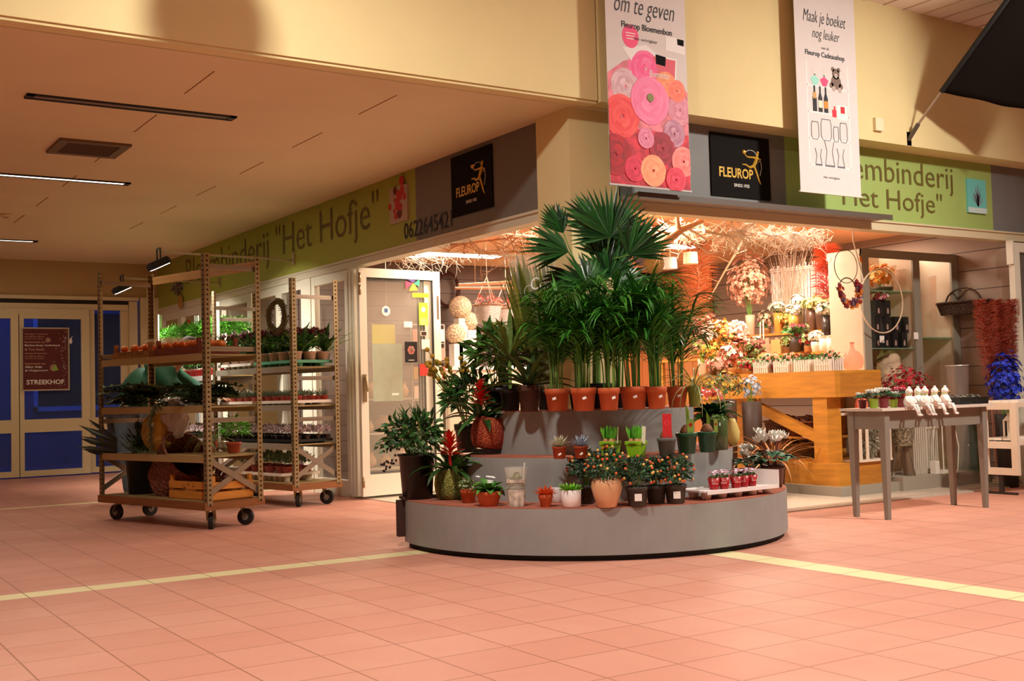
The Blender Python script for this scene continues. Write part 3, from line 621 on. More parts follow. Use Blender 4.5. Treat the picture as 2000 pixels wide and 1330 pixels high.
# right end of the middle step: anthurium, glass jar with hydrangea, cream vase
p = T(1415, 879, 1)+V((.0, .05, 0))
t = thing('glass_vase', 'murky green glass cylinder vase holding small leafy heads at right of the middle step', 'vase', p)
pot(t, .062, .058, .2, mat('#4a5a34', .15, alpha=None), 0, 'vase'); b = MB(); bush(b, (0, 0, .2), .06, .035, 90, .022, .014, 6); b.obj('leaves', leafmat('#5a8a3a', '#a8c87a'), t)
p = T(1443, 872, 1)+V((.03, .09, 0))
t = thing('cream_vase', 'slender cream teardrop vase behind the murky glass cylinder', 'vase', p)
MB().lathe([(.025, 0), (.05, .06), (.052, .1), (.03, .17), (.022, .19)], 20).obj('vase', mat('#d8c070', .35), t, smooth=True)
p = T(1405, 872, 1)+V((.10, .16, 0)); p.z = ZT[1]
t = thing('anthurium', 'anthurium with coral red blooms in a dark pot at the right end of the stand', 'potted plant', p)
pot(t, .085, .07, .22, M_BLACKP); rosette(t, .2, 24, .22, .085, .1, 1.2, 1.0, leafmat('#123216', '#3a7a30', .25), 9, seg=4, tip=.35); b = MB(); r = random.Random(6)
for i in range(9):
    c = V((r.uniform(-.1, .1), r.uniform(-.08, .08), r.uniform(.33, .40))); flower(b, c, .04, 4, (r.uniform(-.3, .3), -.8, .7), .9, .1, i)
b.obj('blooms', leafmat('#c8281a', '#f0604a', .3), t); sprigs(MB(), .03, .2, (0, 0, .3), .1, .1, 10, 4).obj('stems', G_STEM, t)
# cyclamens at the right end of the lowest step
def cyclamen(p, lab, s, potm, fc, rz=0, seed=1, nf=16, H=.17, R=.11, lm=None, name='cyclamen', rt=.06, ph=.11):
    t = thing(name, lab, 'potted plant', p, rz, None, s); pot(t, rt, rt*.78, ph, potm, .2); r = random.Random(seed)
    b = MB()
    for i in range(46):
        a = r.uniform(0, 6.28); q = R*math.sqrt(r.random()); b.leaf((cos(a)*q*.6, sin(a)*q*.6, ph+.03+(R-q)*.35), (cos(a), sin(a), .35), (0, 0, 1), .06, .055, .7, 3, .15, .45, .6)
    b.obj('leaves', lm or leafmat('#1c3c24', '#4a7a50', .4), t); f = MB(); s_ = MB()
    for i in range(nf):
        a = r.uniform(0, 6.28); q = R*.62*math.sqrt(r.random()); c = V((cos(a)*q, sin(a)*q, ph+H*r.uniform(.65, 1))); s_.tube([(cos(a)*q*.3, sin(a)*q*.3, ph), c], .0015, 4, cap=False)
        for k in range(5): e = k*1.26+i; f.leaf(c, (cos(e)*.55, sin(e)*.55, 1), (cos(e), sin(e), 0), .038, .024, -.3, 2, .25, .55, .5)
    f.obj('flowers', fc, t); s_.obj('stems', mat('#8a4a3a', .5), t); return t
M_WHITEF = leafmat('#f2eee4', '#fffffa', .6)
cyclamen(T(1512, 952, 0)+V((.02, .03, 0)), 'white cyclamen with marbled leaves in a brown pot at the right end of lowest step', 1.35, mat('#4a2416', .3), M_WHITEF, 0, 3, 24, .17, .135, leafmat('#1f4a32', '#6a9a78', .4))
p = T(1476, 955, 0)+V((.06, .13, 0)); p.z = ZT[0]
cyclamen(p, 'white cyclamen in a dark pot set back behind the tray of red cups', 1.15, M_BLACKP, M_WHITEF, 0, 5, 10, .12, .12)
# tray with red cups
p0 = T(1365, 977, 0); p1 = T(1505, 962, 0); ang = math.atan2((p1-p0).y, (p1-p0).x); p = (p0+p1)/2; p = p+V((-sin(ang), cos(ang), 0))*.06; L_ = (p1-p0).length
t = thing('plant_tray', 'white plastic plant tray with moulded cups beneath, overhanging the lowest step edge', 'tray', (p.x, p.y, ZT[0]), ang)
b = MB().box(-L_/2, -.13, .045, L_/2, .11, .056); b.box(-L_/2, -.135, .035, L_/2, -.125, .058); b.box(L_/2-.006, -.135, .035, L_/2, .115, .15); b.box(-L_/2, .105, .035, L_/2, .113, .06)
b.obj('tray_top', mat('#f0e6e2', .5), t); many('tray_cup', MB().lathe([(.026, 0), (.036, .045)], 12), mat('#e6d8d0', .6), t, [(-L_/2+.05+i*(L_-.1)/4, -.075+j*.11, .0) for i in range(5) for j in range(2)], True)
spots = [(-.19, -.06), (-.12, -.08), (-.02, -.085), (.06, -.075), (.14, -.07), (.18, .0), (.09, .02), (-.01, .03), (-.1, .02)]
cup0 = None
names9 = ('leftmost at the tray edge', 'second along the front', 'third along the front', 'fourth along the front', 'at the front right end', 'in the back right corner', 'in the back row, centre right', 'in the back row, centre left', 'in the back row at left')
for i, (x, y) in enumerate(spots):
    wp = V((p.x+x*cos(ang)-y*sin(ang), p.y+x*sin(ang)+y*cos(ang), ZT[0]+.056)); lab = 'plant in a red printed cup on white tray, '+names9[i]
    if cup0 is None:
        cup0 = thing('cup_plant', lab, 'potted plant', wp, 0, 'plants in red cups'); MB().lathe([(.026, 0), (.027, .003), (.038, .072), (.036, .072), (.034, .05), (.001, .05)], 16, cap=False).obj('cup', mat('#a3151a', .35), cup0, smooth=True)
        tx = text('Carry', 'lettering', M_TAG, cup0, 0, 0, .036, .013); tx.matrix_local = Matrix.Translation(V((-_F.x, -_F.y, 0)).normalized()*.040-V((_R.x, _R.y, 0))*.018+V((0, 0, .032))) @ qr
        b = MB(); bush(b, (0, 0, .068), .028, .02, 30, .024, .014, 3); b.obj('leaves', leafmat('#4a6a3a', '#8a9a68'), cup0); b = MB(); r = random.Random(3)
        for k in range(9): flower(b, V((r.uniform(-.024, .024), r.uniform(-.024, .024), r.uniform(.085, .11))), .015, 5, (r.uniform(-.5, .5), r.uniform(-.5, .5), 1), seed=k)
        b.obj('flowers', leafmat('#d89ab8', '#f6e4ec'), cup0)
    else: dup(cup0, wp, (.25, -.2, .1, -.3)[i % 4], lab)
# ------------------------------------------------------------------ left: shop windows, folded doors, open door
m_wf = mat('#e6e0cc', .45)
def glazed(name, y0, y1, z1=2.3, n=None, kind=True):
    b = MB(); x = XL+.03; b.box(x, y0, 0, x+.06, y0+.09, z1); b.box(x, y1-.09, 0, x+.06, y1, z1); b.box(x+.002, y0+.09, z1-.1, x+.058, y1-.09, z1); b.box(x+.002, y0+.09, 0, x+.058, y1-.09, .16)
    o = struct(name, b, m_wf); struct('window_pane', MB().box(x+.025, y0+.09, .16, x+.035, y1-.09, z1-.1), glass('#fff4e0', .06), o); return o
for k in range(7): glazed('window_%d' % (k+2), 10.66+k*.94, 10.66+(k+1)*.94)
b = MB().box(XL+.02, 11.6, 0, XL+.12, 11.86, 2.3); struct('trim_14', b, m_wf)
# room behind the far windows
struct('wall_side_room', MB().box(7.2, 12.12, 0, 7.3, 17.2, 2.62), mat('#8a6a3e', .8)); struct('ceiling_side_room', MB().box(XL+.06, 12.12, 2.56, 7.3, 17.2, 2.66), mat('#cfa878', .8))
def leafdoor(name, x0, y0, ang, w=.93, h=2.27, pane=True):
    e = MB(); e.box(0, 0, .03, .085, .045, h); e.box(w-.085, 0, .03, w, .045, h); e.box(.085, .002, h-.09, w-.085, .043, h); e.box(.085, .002, .03, w-.085, .043, .24)
    o = e.obj(name, m_wf, None, (x0, y0, 0), ang); o['kind'] = 'structure'
    if pane: g = MB().box(.085, .018, .24, w-.085, .026, h-.09).obj('pane', glass('#fff4e0', .045), o)
    b = MB().box(.085, .012, .23, .095, .032, h-.08); b.box(w-.095, .012, .23, w-.085, .032, h-.08); b.box(.085, .012, h-.10, w-.085, .032, h-.09); b.box(.085, .012, .235, w-.085, .032, .245); b.obj('gasket', mat('#1a1613', .6), o)
    return o
for k in range(3): leafdoor('door_%d' % (4+k), 4.90, 10.40+k*.075, RAD(3-k), .90)
o = leafdoor('door_7', 4.90, 10.28, math.atan2(.10, .95), .97)
b = MB().bar((.03, -.02, .95), (.03, -.02, 1.22), .012, .04, (1, 0, 0)); b.bar((.03, -.04, 1.2), (.045, -.055, 1.05), .012, .012); b.obj('door_handle', mat('#b09a78', .3, metal=.8), o)
b = MB(); [b.tube([(.0, -.012, z), (.0, -.012, z+.10)], .014, 8) for z in (.12, 2.0, 2.12)]; b.obj('hinge', mat('#b09a78', .35, metal=.7), o, smooth=True)
MB().box(.925, -.004, 1.78, .95, .0, 2.02).obj('latch_plate', mat('#8f8672', .3, metal=.8), o)
# notices stuck on the open door's glass
def note(lab, x, z, w, h, col, name='notice', cat='notice', extra=None, rot=0, rnd_=False):
    e = thing(name, lab, cat, (4.90+x*cos(.105), 10.28+x*sin(.105)+.008, z), .105); b = MB()
    b.M = Matrix.Rotation(pi/2, 4, 'X') @ Matrix.Rotation(rot, 4, 'Z')
    if rnd_: b.disc(0, 0, w/2, 0, .002)
    else: b.box(-w/2, -h/2, 0, w/2, h/2, .002)
    b.obj('sheet', mat(col, .5), e)
    if extra:
        for nm, c, f in extra:
            b = MB(); b.M = Matrix.Rotation(pi/2, 4, 'X'); f(b); b.obj(nm, mat(c, .5), e)
    return e
def blob(x, y, r, n=6, s=.5):
    def f(b):
        for i in range(n): b.disc(x+cos(i*6.28/n)*r*s, y+sin(i*6.28/n)*r*s, r*.5, .002, .003, 10)
    return f
note('round white sticker with a blue square mark on the open glass door', .31, 1.85, .10, .1, '#f0ece4', 'door_sticker', 'sticker', [('mark', '#4a6a9a', lambda b: b.box(-.02, -.015, .002, .02, .025, .003))], rnd_=True)
note('black card with a flower bouquet picture on the open glass door', .60, 1.44, .15, .21, '#17100c', 'card', 'card', [('picture', '#c87a6a', blob(0, .02, .045)), ('picture', '#f0d8c8', blob(.01, .03, .022, 5)), ('text_line', '#d8cfc0', lambda b: b.box(-.035, -.085, .002, .035, -.078, .003))])
note('white blank card directly above the black bouquet card on the door', .57, 1.72, .10, .06, '#f2ead8')
note('lime green notice with a white circle near the door latch side', .76, 1.83, .11, .23, '#a8c02a', extra=[('circle', '#f0f4e0', lambda b: b.disc(0, .045, .026, .002, .003)), ('text_line', '#e0e8b0', lambda b: [b.box(-.04, -.05-.016*k, .002, .04, -.056-.016*k, .003) for k in range(4)])])
note('yellow holder strip above the lime notice on the door', .73, 2.02, .20, .045, '#e8b010')
note('star of red, purple, green and orange paper pieces on the door glass', .64, 2.14, .01, .01, '#e89a2a', 'paper_star', 'sticker', [('piece', '#c82a50', lambda b: b.prism([(-.09, .02), (-.09, -.06), (-.01, .0)], .002, .003)), ('piece', '#4a2a6a', lambda b: b.prism([(-.08, .05), (.05, .05), (0, .0)], .002, .003)),
    ('piece', '#2a9a6a', lambda b: b.prism([(.01, -.005), (.08, .045), (.08, -.03)], .002, .003)), ('piece', '#f0a030', lambda b: b.prism([(-.05, -.08), (.06, -.07), (.02, -.01), (-.01, -.01)], .002, .003))])
note('white paper below the lime notice by the latch side', .78, 1.52, .10, .10, '#efe8dc')
note('small card with a dark picture between lime notice and white paper', .76, 1.63, .08, .05, '#d8c8b0', extra=[('picture', '#3a1f14', lambda b: b.box(-.03, -.018, .002, .03, .018, .003))])
note('small red card low on the door by the latch side', .75, 1.26, .10, .12, '#d0382a')
note('handwritten white scribble sign low on the door glass', .40, 1.02, .08, .02, '#f4ead8')
# ------------------------------------------------------------------ ceiling fittings in the corridor
m_rim = mat('#1f1410', .5)
def linelight(x, y, lab, lit):
    t = thing('ceiling_light', lab, 'ceiling light', (x, y, 3.05), 0, None); b = MB()
    b.box(-.71, -.06, -.012, .71, -.035, 0); b.box(-.71, .035, -.012, .71, .06, 0); b.box(-.71, -.06, -.012, -.66, .06, 0); b.box(.66, -.06, -.012, .71, .06, 0); b.obj('frame', m_rim, t)
    MB().box(-.66, -.035, -.006, .66, .035, -.001).obj('diffuser', mat('#fff2dc', .5, emit=6) if lit else mat('#8a7a6a', .4), t)
linelight(2.16, 8.05, 'unlit slim black-framed ceiling light nearest the beam', 0)
linelight(2.16, 10.92, 'lit slim ceiling light in the middle of the corridor ceiling', 1)
linelight(2.16, 15.25, 'lit slim ceiling light farthest down the corridor', 1)
t = thing('ceiling_vent', 'square brown air vent in the corridor ceiling between two slim lights', 'air vent', (2.18, 9.5, 3.05)); b = MB()
b.box(-.27, -.27, -.02, .27, -.2, 0); b.box(-.27, .2, -.02, .27, .27, 0); b.box(-.27, -.2, -.02, -.2, .2, 0); b.box(.2, -.2, -.02, .27, .2, 0); b.obj('frame', mat('#6a5030', .5), t)
b = MB()
for k in range(9): b.bar((-.2, -.18+k*.045, -.008), (.2, -.18+k*.045, -.008), .03, .004, (0, .6, 1))
b.obj('grille', mat('#4a3620', .5), t); MB().box(-.2, -.2, -.003, .2, .2, -.001).obj('backing', mat('#120c06', .8), t)
b = MB()
for x in (2.35, 3.62):
    for k in range(6): b.box(x, 6.95+k*1.25, 3.047, x+.006, 7.55+k*1.25, 3.05)
struct('trim_15', b, mat('#8f5c2e', .9))
t = thing('smoke_detector', 'small round white smoke detector on the corridor ceiling at far left', 'smoke detector', P(12, 418, z=3.05)); MB().lathe([(.05, -.035), (.06, -.02), (.065, 0)], 16).obj('body', mat('#e0c8a0', .5), t, smooth=True)
MB().lathe([(.02, -.045), (.03, -.035)], 12).obj('sensor', mat('#b89a70', .5), t)
# flood lamps on arms fixed to the green fascia
def flood(yy, xl, z, lab):
    t = thing('flood_lamp', lab, 'lamp', (XL, yy, z), 0, 'wall-mounted flood lamps'); L = XL-xl
    MB().bar((0, 0, .02), (-L, 0, .05), .02, .02).box(-.02, -.03, -.03, 0, .03, .09).obj('arm', mat('#b8a888', .4, metal=.5), t)
    b = MB().bar((-L, -.06, .08), (-L, -.06, -.07), .014, .014); b.bar((-L, .06, .08), (-L, .06, -.07), .014, .014); b.bar((-L, -.06, .08), (-L, .06, .08), .014, .014); b.obj('bracket', m_rim, t)
    b = MB(); b.M = Matrix.Translation((-L, 0, -.08)) @ Matrix.Rotation(-.45, 4, 'Y'); b.box(-.10, -.10, -.03, .10, .10, .03); [b.box(-.08+k*.04, -.09, .03, -.07+k*.04, .09, .045) for k in range(5)]; b.obj('housing', mat('#0d0b0a', .4), t)
    b = MB(); b.M = Matrix.Translation((-L, 0, -.08)) @ Matrix.Rotation(-.45, 4, 'Y'); b.box(-.085, -.085, -.034, .085, .085, -.0305); b.obj('lens', mat('#fff8ec', .3, emit=14), t)
    area('flood_beam', (XL-L+.02, yy, z-.16), (XL-.2, yy, .6), 38, .16, (1, .93, .8), spread=120)
flood(11.976, 3.436, 2.51, 'black flood lamp on a long arm above the front trolley, right one'); flood(14.454, 3.693, 2.49, 'black flood lamp on a long arm farther down the corridor, left one')
# ------------------------------------------------------------------ flower trolleys
def perfmat(h, hole):
    m = bpy.data.materials.new('m_perforated'); m.use_nodes = True; nt = m.node_tree; b = nt.nodes['Principled BSDF']
    b.inputs['Metallic'].default_value = .6; b.inputs['Roughness'].default_value = .4
    g = nt.nodes.new('ShaderNodeTexCoord'); sp = nt.nodes.new('ShaderNodeSeparateXYZ'); nt.links.new(g.outputs['Object'], sp.inputs[0])
    a = nt.nodes.new('ShaderNodeMath'); a.operation = 'MULTIPLY'; a.inputs[1].default_value = 1/.038; nt.links.new(sp.outputs[2], a.inputs[0])
    f = nt.nodes.new('ShaderNodeMath'); f.operation = 'FRACT'; nt.links.new(a.outputs[0], f.inputs[0]); l = nt.nodes.new('ShaderNodeMath'); l.operation = 'LESS_THAN'; l.inputs[1].default_value = .38; nt.links.new(f.outputs[0], l.inputs[0])
    def MM(op, q, v=None):
        n = nt.nodes.new('ShaderNodeMath'); n.operation = op; nt.links.new(q, n.inputs[0])
        if isinstance(v, float): n.inputs[1].default_value = v
        elif v is not None: nt.links.new(v, n.inputs[1])
        return n.outputs[0]
    ax = MM('ABSOLUTE', sp.outputs[0]); ay = MM('ABSOLUTE', MM('SUBTRACT', MM('ABSOLUTE', sp.outputs[1]), .022))
    k_ = MM('MULTIPLY', MM('MAXIMUM', MM('LESS_THAN', ax, .0085), MM('LESS_THAN', ay, .0085)), l.outputs[0])
    mx = nt.nodes.new('ShaderNodeMix'); mx.data_type = 'RGBA'; nt.links.new(k_, mx.inputs[0]); mx.inputs[6].default_value = lin(h); mx.inputs[7].default_value = lin(hole)
    nt.links.new(mx.outputs[2], b.inputs['Base Color']); return m
M_PERF = perfmat('#a08b66', '#2e2012'); M_RAIL = mat('#c3ab78', .4, metal=.35); M_GALV = mat('#a09384', .35, metal=.7); M_BOARD = mat('#8a5428', .6, var=.2, scale=4, kind='wood'); M_PLY = mat('#a38a58', .6, var=.15, scale=3, kind='wood')
def trolley(lab, loc, rz, Lt=1.58, Wt=.52, H=2.16, levels=(.57, .96, 1.37), ends=(.86, 1.42, 2.07), M_P=None, rail=None, toprail=True, name='plant_trolley'):
    t = thing(name, lab, 'trolley', loc, rz); M_P = M_P or M_PERF; rail = rail or M_RAIL
    hx, hy = Lt/2, Wt/2
    MB().box(-hx-.02, -hy-.02, .155, hx+.02, hy+.02, .215).obj('platform', M_BOARD, t); MB().box(-hx+.03, -hy+.02, .215, hx-.03, hy-.01, .222).obj('deck', M_PLY, t)
    for sx in (-1, 1):
        for sy in (-1, 1):
            x, y = sx*hx, sy*hy; b = MB().box(-.022, -.0025, .19, .022, .0025, H); b.box(sx*.022-.0025, min(0, -sy*.045), .19, sx*.022+.0025, max(0, -sy*.045), H)
            b.obj('post', M_P, t, loc=(x, y, 0))
            w = thing('caster', None, None, (x*.90, y*.62, 0)); w.parent = t
            q = .4+sx*.5+sy*.9; MB().tube([V((0, 0, .066))+V((cos(q), sin(q), 0))*-.017, V((0, 0, .066))+V((cos(q), sin(q), 0))*.017], .066, 20).obj('wheel', mat('#14100e', .6), w, smooth=False)
            MB().tube([V((0, 0, .066))+V((cos(q), sin(q), 0))*-.019, V((0, 0, .066))+V((cos(q), sin(q), 0))*.019], .028, 14).obj('hub', mat('#8a8378', .4, metal=.5), w)
            b = MB(); n = V((cos(q), sin(q), 0)); m_ = V((-sin(q), cos(q), 0)); [b.bar(n*s_*.024+V((0, 0, .066)), n*s_*.024+m_*.03+V((0, 0, .15)), .03, .004, m_) for s_ in (-1, 1)]; b.bar(m_*.0+V((0, 0, .152)), m_*.06+V((0, 0, .152)), .05, .008); b.obj('fork', mat('#9a8660', .4, metal=.5), w)
    for z in levels:
        MB().box(-hx+.02, -hy+.02, z-.012, hx-.02, hy-.02, z).obj('shelf', M_PLY, t)
        [MB().box(-hx+.024, s*(hy-.01)-.008, z-.05, hx-.024, s*(hy-.01)+.008, z+.006).obj('shelf_rail', rail, t) for s in (-1, 1)]
    for z in ends:
        [MB().box(s*hx-.005, -hy+.02, z-.03, s*hx+.005, hy-.02, z+.008).box(s*hx-.010, -hy+.02, z-.014, s*hx+.010, hy-.02, z-.008).obj('end_bar', M_GALV, t) for s in (-1, 1)]
    for s in (-1, 1):
        b = MB(); b.bar((s*hx, -hy+.02, .27), (s*hx, hy-.02, .55), .045, .01, (1, 0, 0)); b.bar((s*hx+.006, hy-.02, .27), (s*hx+.006, -hy+.02, .55), .045, .01, (1, 0, 0)); b.obj('cross_brace', M_GALV, t)
    if toprail: MB().box(-hx+.02, -hy-.01, H-.10, hx-.02, -hy+.01, H-.03).obj('top_rail', mat('#b88a4c', .6, var=.2, scale=3, kind='wood'), t)
    return t
A1_ = RAD(105.6); C1 = V((2.915, 9.67, 0))
trolley('tall wooden-decked flower trolley with fir branches and fruit crates, nearest in corridor', C1, A1_)
def L1(x, y, z): return C1+V((x*cos(A1_)-y*sin(A1_), x*sin(A1_)+y*cos(A1_), z))
A2_ = RAD(99); C2 = V((4.22, 10.83, 0)); C2L = 1.5
trolley('metal flower trolley beside the folded glass doors, loaded with plant trays', C2, A2_, 1.5, .50, 2.12, (.58, .94, 1.30), (.82, 1.2, 1.96), rail=mat('#b5aa98', .4, metal=.4), toprail=False)
def L2(x, y, z): return C2+V((x*cos(A2_)-y*sin(A2_), x*sin(A2_)+y*cos(A2_), z))
m_alu = mat('#d6d6d2', .35, metal=.3)
A3_ = RAD(91); C3 = V((4.36, 13.3, 0))
trolley('white-railed plant rack with ferns and red pots behind the trolleys', C3, A3_, 2.0, .5, 2.08, (.58, .95, 1.28, 1.62), (1.9,), M_P=m_alu, rail=m_alu, toprail=False, name='plant_rack')
def L3(x, y, z): return C3+V((x*cos(A3_)-y*sin(A3_), x*sin(A3_)+y*cos(A3_), z))
# crates of clementines on the top shelf
def crate(p, rz, lx, ly, h, m, lab, name='wooden_crate', slats=1, cat='crate', letter=None):
    t = thing(name, lab, cat, p, rz); b = MB().box(-lx/2, -ly/2, 0, lx/2, ly/2, .008)
    hh = h/slats
    for k in range(slats):
        z0 = k*hh+.008; z1 = (k+1)*hh-(.012 if slats > 1 else .03)
        for s in (-1, 1): b.box(-lx/2, s*ly/2-.006, z0, lx/2, s*ly/2+.006, z1); b.box(s*lx/2-.006, -ly/2, z0, s*lx/2+.006, ly/2, z1)
    b.obj('side_boards', m, t)
    for sx in (-1, 1):
        for sy in (-1, 1): MB().box(sx*(lx/2-.018)-.014, sy*(ly/2-.018)-.014, .008, sx*(lx/2-.018)+.014, sy*(ly/2-.018)+.014, h+.035).obj('corner_post', m, t)
    return t
M_CR1 = mat('#9a6428', .7, var=.2, scale=5, kind='wood'); M_CR2 = mat('#7a3518', .7, var=.2, scale=5, kind='wood')
c1 = crate(L1(.36, 0.02, 1.372), A1_, .58, .38, .095, M_CR1, 'pale wooden crate with faded lettering holding bags of clementines, left of the two')
tx = text('DE BETTE SANT', 'lettering', mat('#5a3414', .8), c1, 0, 0, .42, .032); tx.matrix_local = Matrix(((-1, 0, 0, .2), (0, 0, 1, .1965), (0, 1, 0, .028), (0, 0, 0, 1)))
c2 = crate(L1(-.33, 0.02, 1.372), A1_, .62, .38, .10, M_CR2, 'dark brown wooden crate of clementines on the top shelf, right of the two')
M_ORA = mat('#e07818', .5, var=.12, scale=30, bump=.2); r = random.Random(9); ora = None; k = 0
ball = MB().ball((0, 0, 0), .033, 12, 8, .9)
for cx_, w in ((.36, .50), (-.33, .54)):
    for i in range(8):
        for j in range(4):
            for l in range(2 if (i+j) % 3 else 1):
                p = L1(cx_-w/2+.03+i*(w-.06)/7+r.uniform(-.008, .008), -.12+j*.08+.02+r.uniform(-.01, .01), 1.372+.045+l*.048)
                if ora is None: ora = ball.obj('clementine', M_ORA, None, p, smooth=True); o = ora
                else: o = ora.copy(); COL.objects.link(o); o.location = p
                tag(o, 'orange clementine in the %s crate on the top trolley shelf' % ('pale' if cx_ > 0 else 'dark brown'), 'fruit', 'clementines in the %s crate' % ('pale' if cx_ > 0 else 'dark brown')); o.rotation_euler = (r.random()*3, r.random()*3, 0)
def crumple(name, p, rx, ry, rz_, h, m, lab, cat, seed=1, amp=.25, rot=0):
    rr = random.Random(seed); b = MB(); n, k = 26, 14; vs = []
    ph = [rr.uniform(0, 6.28) for _ in range(6)]
    for i in range(k+1):
        th = pi*i/k
        for j in range(n):
            a = 2*pi*j/n; q = 1+amp*(.5*sin(3*a+ph[0]+2*th)+.35*sin(5*a+ph[1]-3*th)+.3*sin(7*th+ph[2]+a))+rr.uniform(-.05, .05)
            vs.append((rx*sin(th)*cos(a)*q, ry*sin(th)*sin(a)*q, -rz_*cos(th)*(1+amp*.3*sin(4*a+ph[3]))+h))
    b.add(vs, [(i*n+j, i*n+(j+1) % n, (i+1)*n+(j+1) % n, (i+1)*n+j) for i in range(k) for j in range(n)])
    o = b.obj(name, m, None, p, rot); return tag(o, lab, cat)
crumple('plastic_bag', L1(.18, 0, 1.50), .33, .13, .05, .0, glass('#e8d8a8', .3, .15), 'clear plastic bag draped over the clementines in the pale crate', 'bag', 2, .15, A1_)
# fir branches on the middle shelf
def fir(p, rz, L, lab, seed, n=7, droop=.0, wid=.2):
    t = thing('fir_branch', lab, 'branch', p, rz, 'fir branches on the trolley'); b = MB(); s_ = MB(); r = random.Random(seed)
    for i in range(n):
        a = r.uniform(-.35, .35); z = .02+.012*i; y = r.uniform(-.6, .6)*wid; pts = [V((-L/2*r.uniform(.7, 1), y, z)), V((0, y+a*.05, z+.02)), V((L/2*r.uniform(.75, 1), y+a*wid, z-droop*r.uniform(.4, 1)))]
        s_.tube(pts, .004, 4)
        for q in range(44):
            u = q/43; c = pts[0].lerp(pts[1], u*2) if u < .5 else pts[1].lerp(pts[2], u*2-1)
            for sg in (-1, 1):
                d = V((.6, sg*r.uniform(.5, 1), r.uniform(-.1, .7))); b.leaf(c, d, (0, 0, 1), .075*r.uniform(.7, 1.3), .022, .3, 2, 0, .4, .7)
    s_.obj('twigs', mat('#4a3a22', .8), t); b.obj('needles', G_FIR, t)
fir(L1(.52, .05, .965), A1_, .55, 'pile of dark fir branches on the left of the middle trolley shelf', 1, 12, .02, .3); fir(L1(.40, .10, 1.02), A1_+.3, .5, 'fir branches heaped on top at the left of the middle shelf', 2, 9, .0, .25)
fir(L1(-.3, .03, .965), A1_+2.9, .70, 'long fir branches lying at the right of the middle trolley shelf', 3, 12, .0, .3); fir(L1(-.52, -.02, 1.01), A1_+pi/2+.2, .5, 'fir branches poking out at the right end of the middle shelf', 4, 8, .0, .2)
t = thing('fir_branch', 'fir branch hanging down over the front rail of the middle trolley shelf', 'branch', L1(-.14, .275, .97), A1_, 'fir branches on the trolley'); b = MB(); r = random.Random(5)
pts = [V((0, -.1, .03)), V((0, .02, .02)), V((.03, .05, -.14)), V((.01, .05, -.34))]; MB().tube(pts, .005, 4).obj('twigs', mat('#4a3a22', .8), t)
for q in range(150):
    u = q/149*2.99; k = int(u); c = pts[k].lerp(pts[k+1], u-k); b.leaf(c, (r.uniform(-1, 1), r.uniform(-.2, .6), -.6), (0, 1, 0), .075, .014, .2, 1, 0, .4, .7)
b.obj('needles', G_FIR, t)
# deck and low shelf load
M_WICK = mat('#7a4530', .8, var=.45, scale=55, bump=1, kind='voronoi')
def basket(p, lab, rx, ry, h, m, name='wicker_basket', rz=0, tilt=None, flare=1.2, handle=False):
    t = thing(name, lab, 'basket', p, rz); b = MB(); n = 48; vs = []; rows = 16
    for i in range(rows+1):
        z = i/rows
        for j in range(n+1):
            a = 2*pi*j/n; q = (1/flare+(1-1/flare)*z)*(1+.018*(-1)**(i+j//2)); e = .75; ca, sa = cos(a), sin(a)
            vs.append((rx*q*abs(ca)**e*(1 if ca > 0 else -1), ry*q*abs(sa)**e*(1 if sa > 0 else -1), z*h))
    b.add(vs, [(i*(n+1)+j, i*(n+1)+j+1, (i+1)*(n+1)+j+1, (i+1)*(n+1)+j) for i in range(rows) for j in range(n)]); b.obj('weave', m, t)
    MB().lathe([(min(rx, ry)/flare, .004), (.001, .004)], 20, sx=rx/min(rx, ry), sy=ry/min(rx, ry), cap=False).obj('bottom', m, t)
    r_ = MB(); r_.tube([(rx*abs(cos(k/24*6.2832))**.75*(1 if cos(k/24*6.2832) > 0 else -1), ry*abs(sin(k/24*6.2832))**.75*(1 if sin(k/24*6.2832) > 0 else -1), h) for k in range(25)], .012, 6); r_.obj('rim', m, t)
    if handle: r_ = MB(); r_.tube([(rx*cos(k/12*pi), 0, h+handle*sin(k/12*pi)) for k in range(13)], .009, 6); r_.obj('handle', m, t)
    if tilt: t.rotation_euler = tilt
    return t
bk = basket(L1(-.12, .0, .36), 'large brown wicker basket lying tilted on the trolley between low shelf and deck', .24, .19, .40, M_WICK, tilt=(Matrix.Rotation(A1_, 3, 'Z') @ Matrix.Rotation(-.85, 3, 'Y')).to_euler())
bk.location = L1(.16, .0, .30)
t = thing('flower_bucket', 'black bucket with dark conifer sprigs at the left of the trolley deck', 'bucket', L1(.50, .03, .222)); pot(t, .15, .12, .30, mat('#120e0c', .4), .06, 'bucket')
b = MB(); r = random.Random(7)
for i in range(420): d = rdir(r, .25); c = V((0, 0, .3))+V((d.x*.2, d.y*.2, d.z*.32))*r.uniform(.3, 1); b.leaf(c, d+V((r.uniform(-.5, .5), r.uniform(-.5, .5), .2)), (0, 0, 1), .09, .014, .4, 2, 0, .4, .6)
b.obj('sprigs', leafmat('#101c0c', '#34482a'), t); sprigs(MB(), .08, .24, (0, 0, .4), .2, .2, 16, 5, .003).obj('stems', G_STEM, t)
t = thing('stem_bouquet', 'bundle of dark stems in dark paper sticking out left past the trolley post', 'bouquet', L1(.62, .20, .56)); b = MB()
for k in range(10): b.leaf((0, 0, .015*k), L1(1.0, .5+.1*(k % 3), .1+.06*k)-L1(0, 0, 0), -_F+V((0, 0, .3*(k % 3))), .34+.03*(k % 4), .035, .2, 3, .1, .6, .5)
b.obj('leaves', leafmat('#151c12', '#333a26'), t)
crumple('gift_bag', L1(.22, .05, .76), .17, .12, .17, 0, tint('#e0b860', .5, .15), 'golden crumpled cellophane bag leaning on the tilted wicker basket', 'bag', 5, .2, A1_)
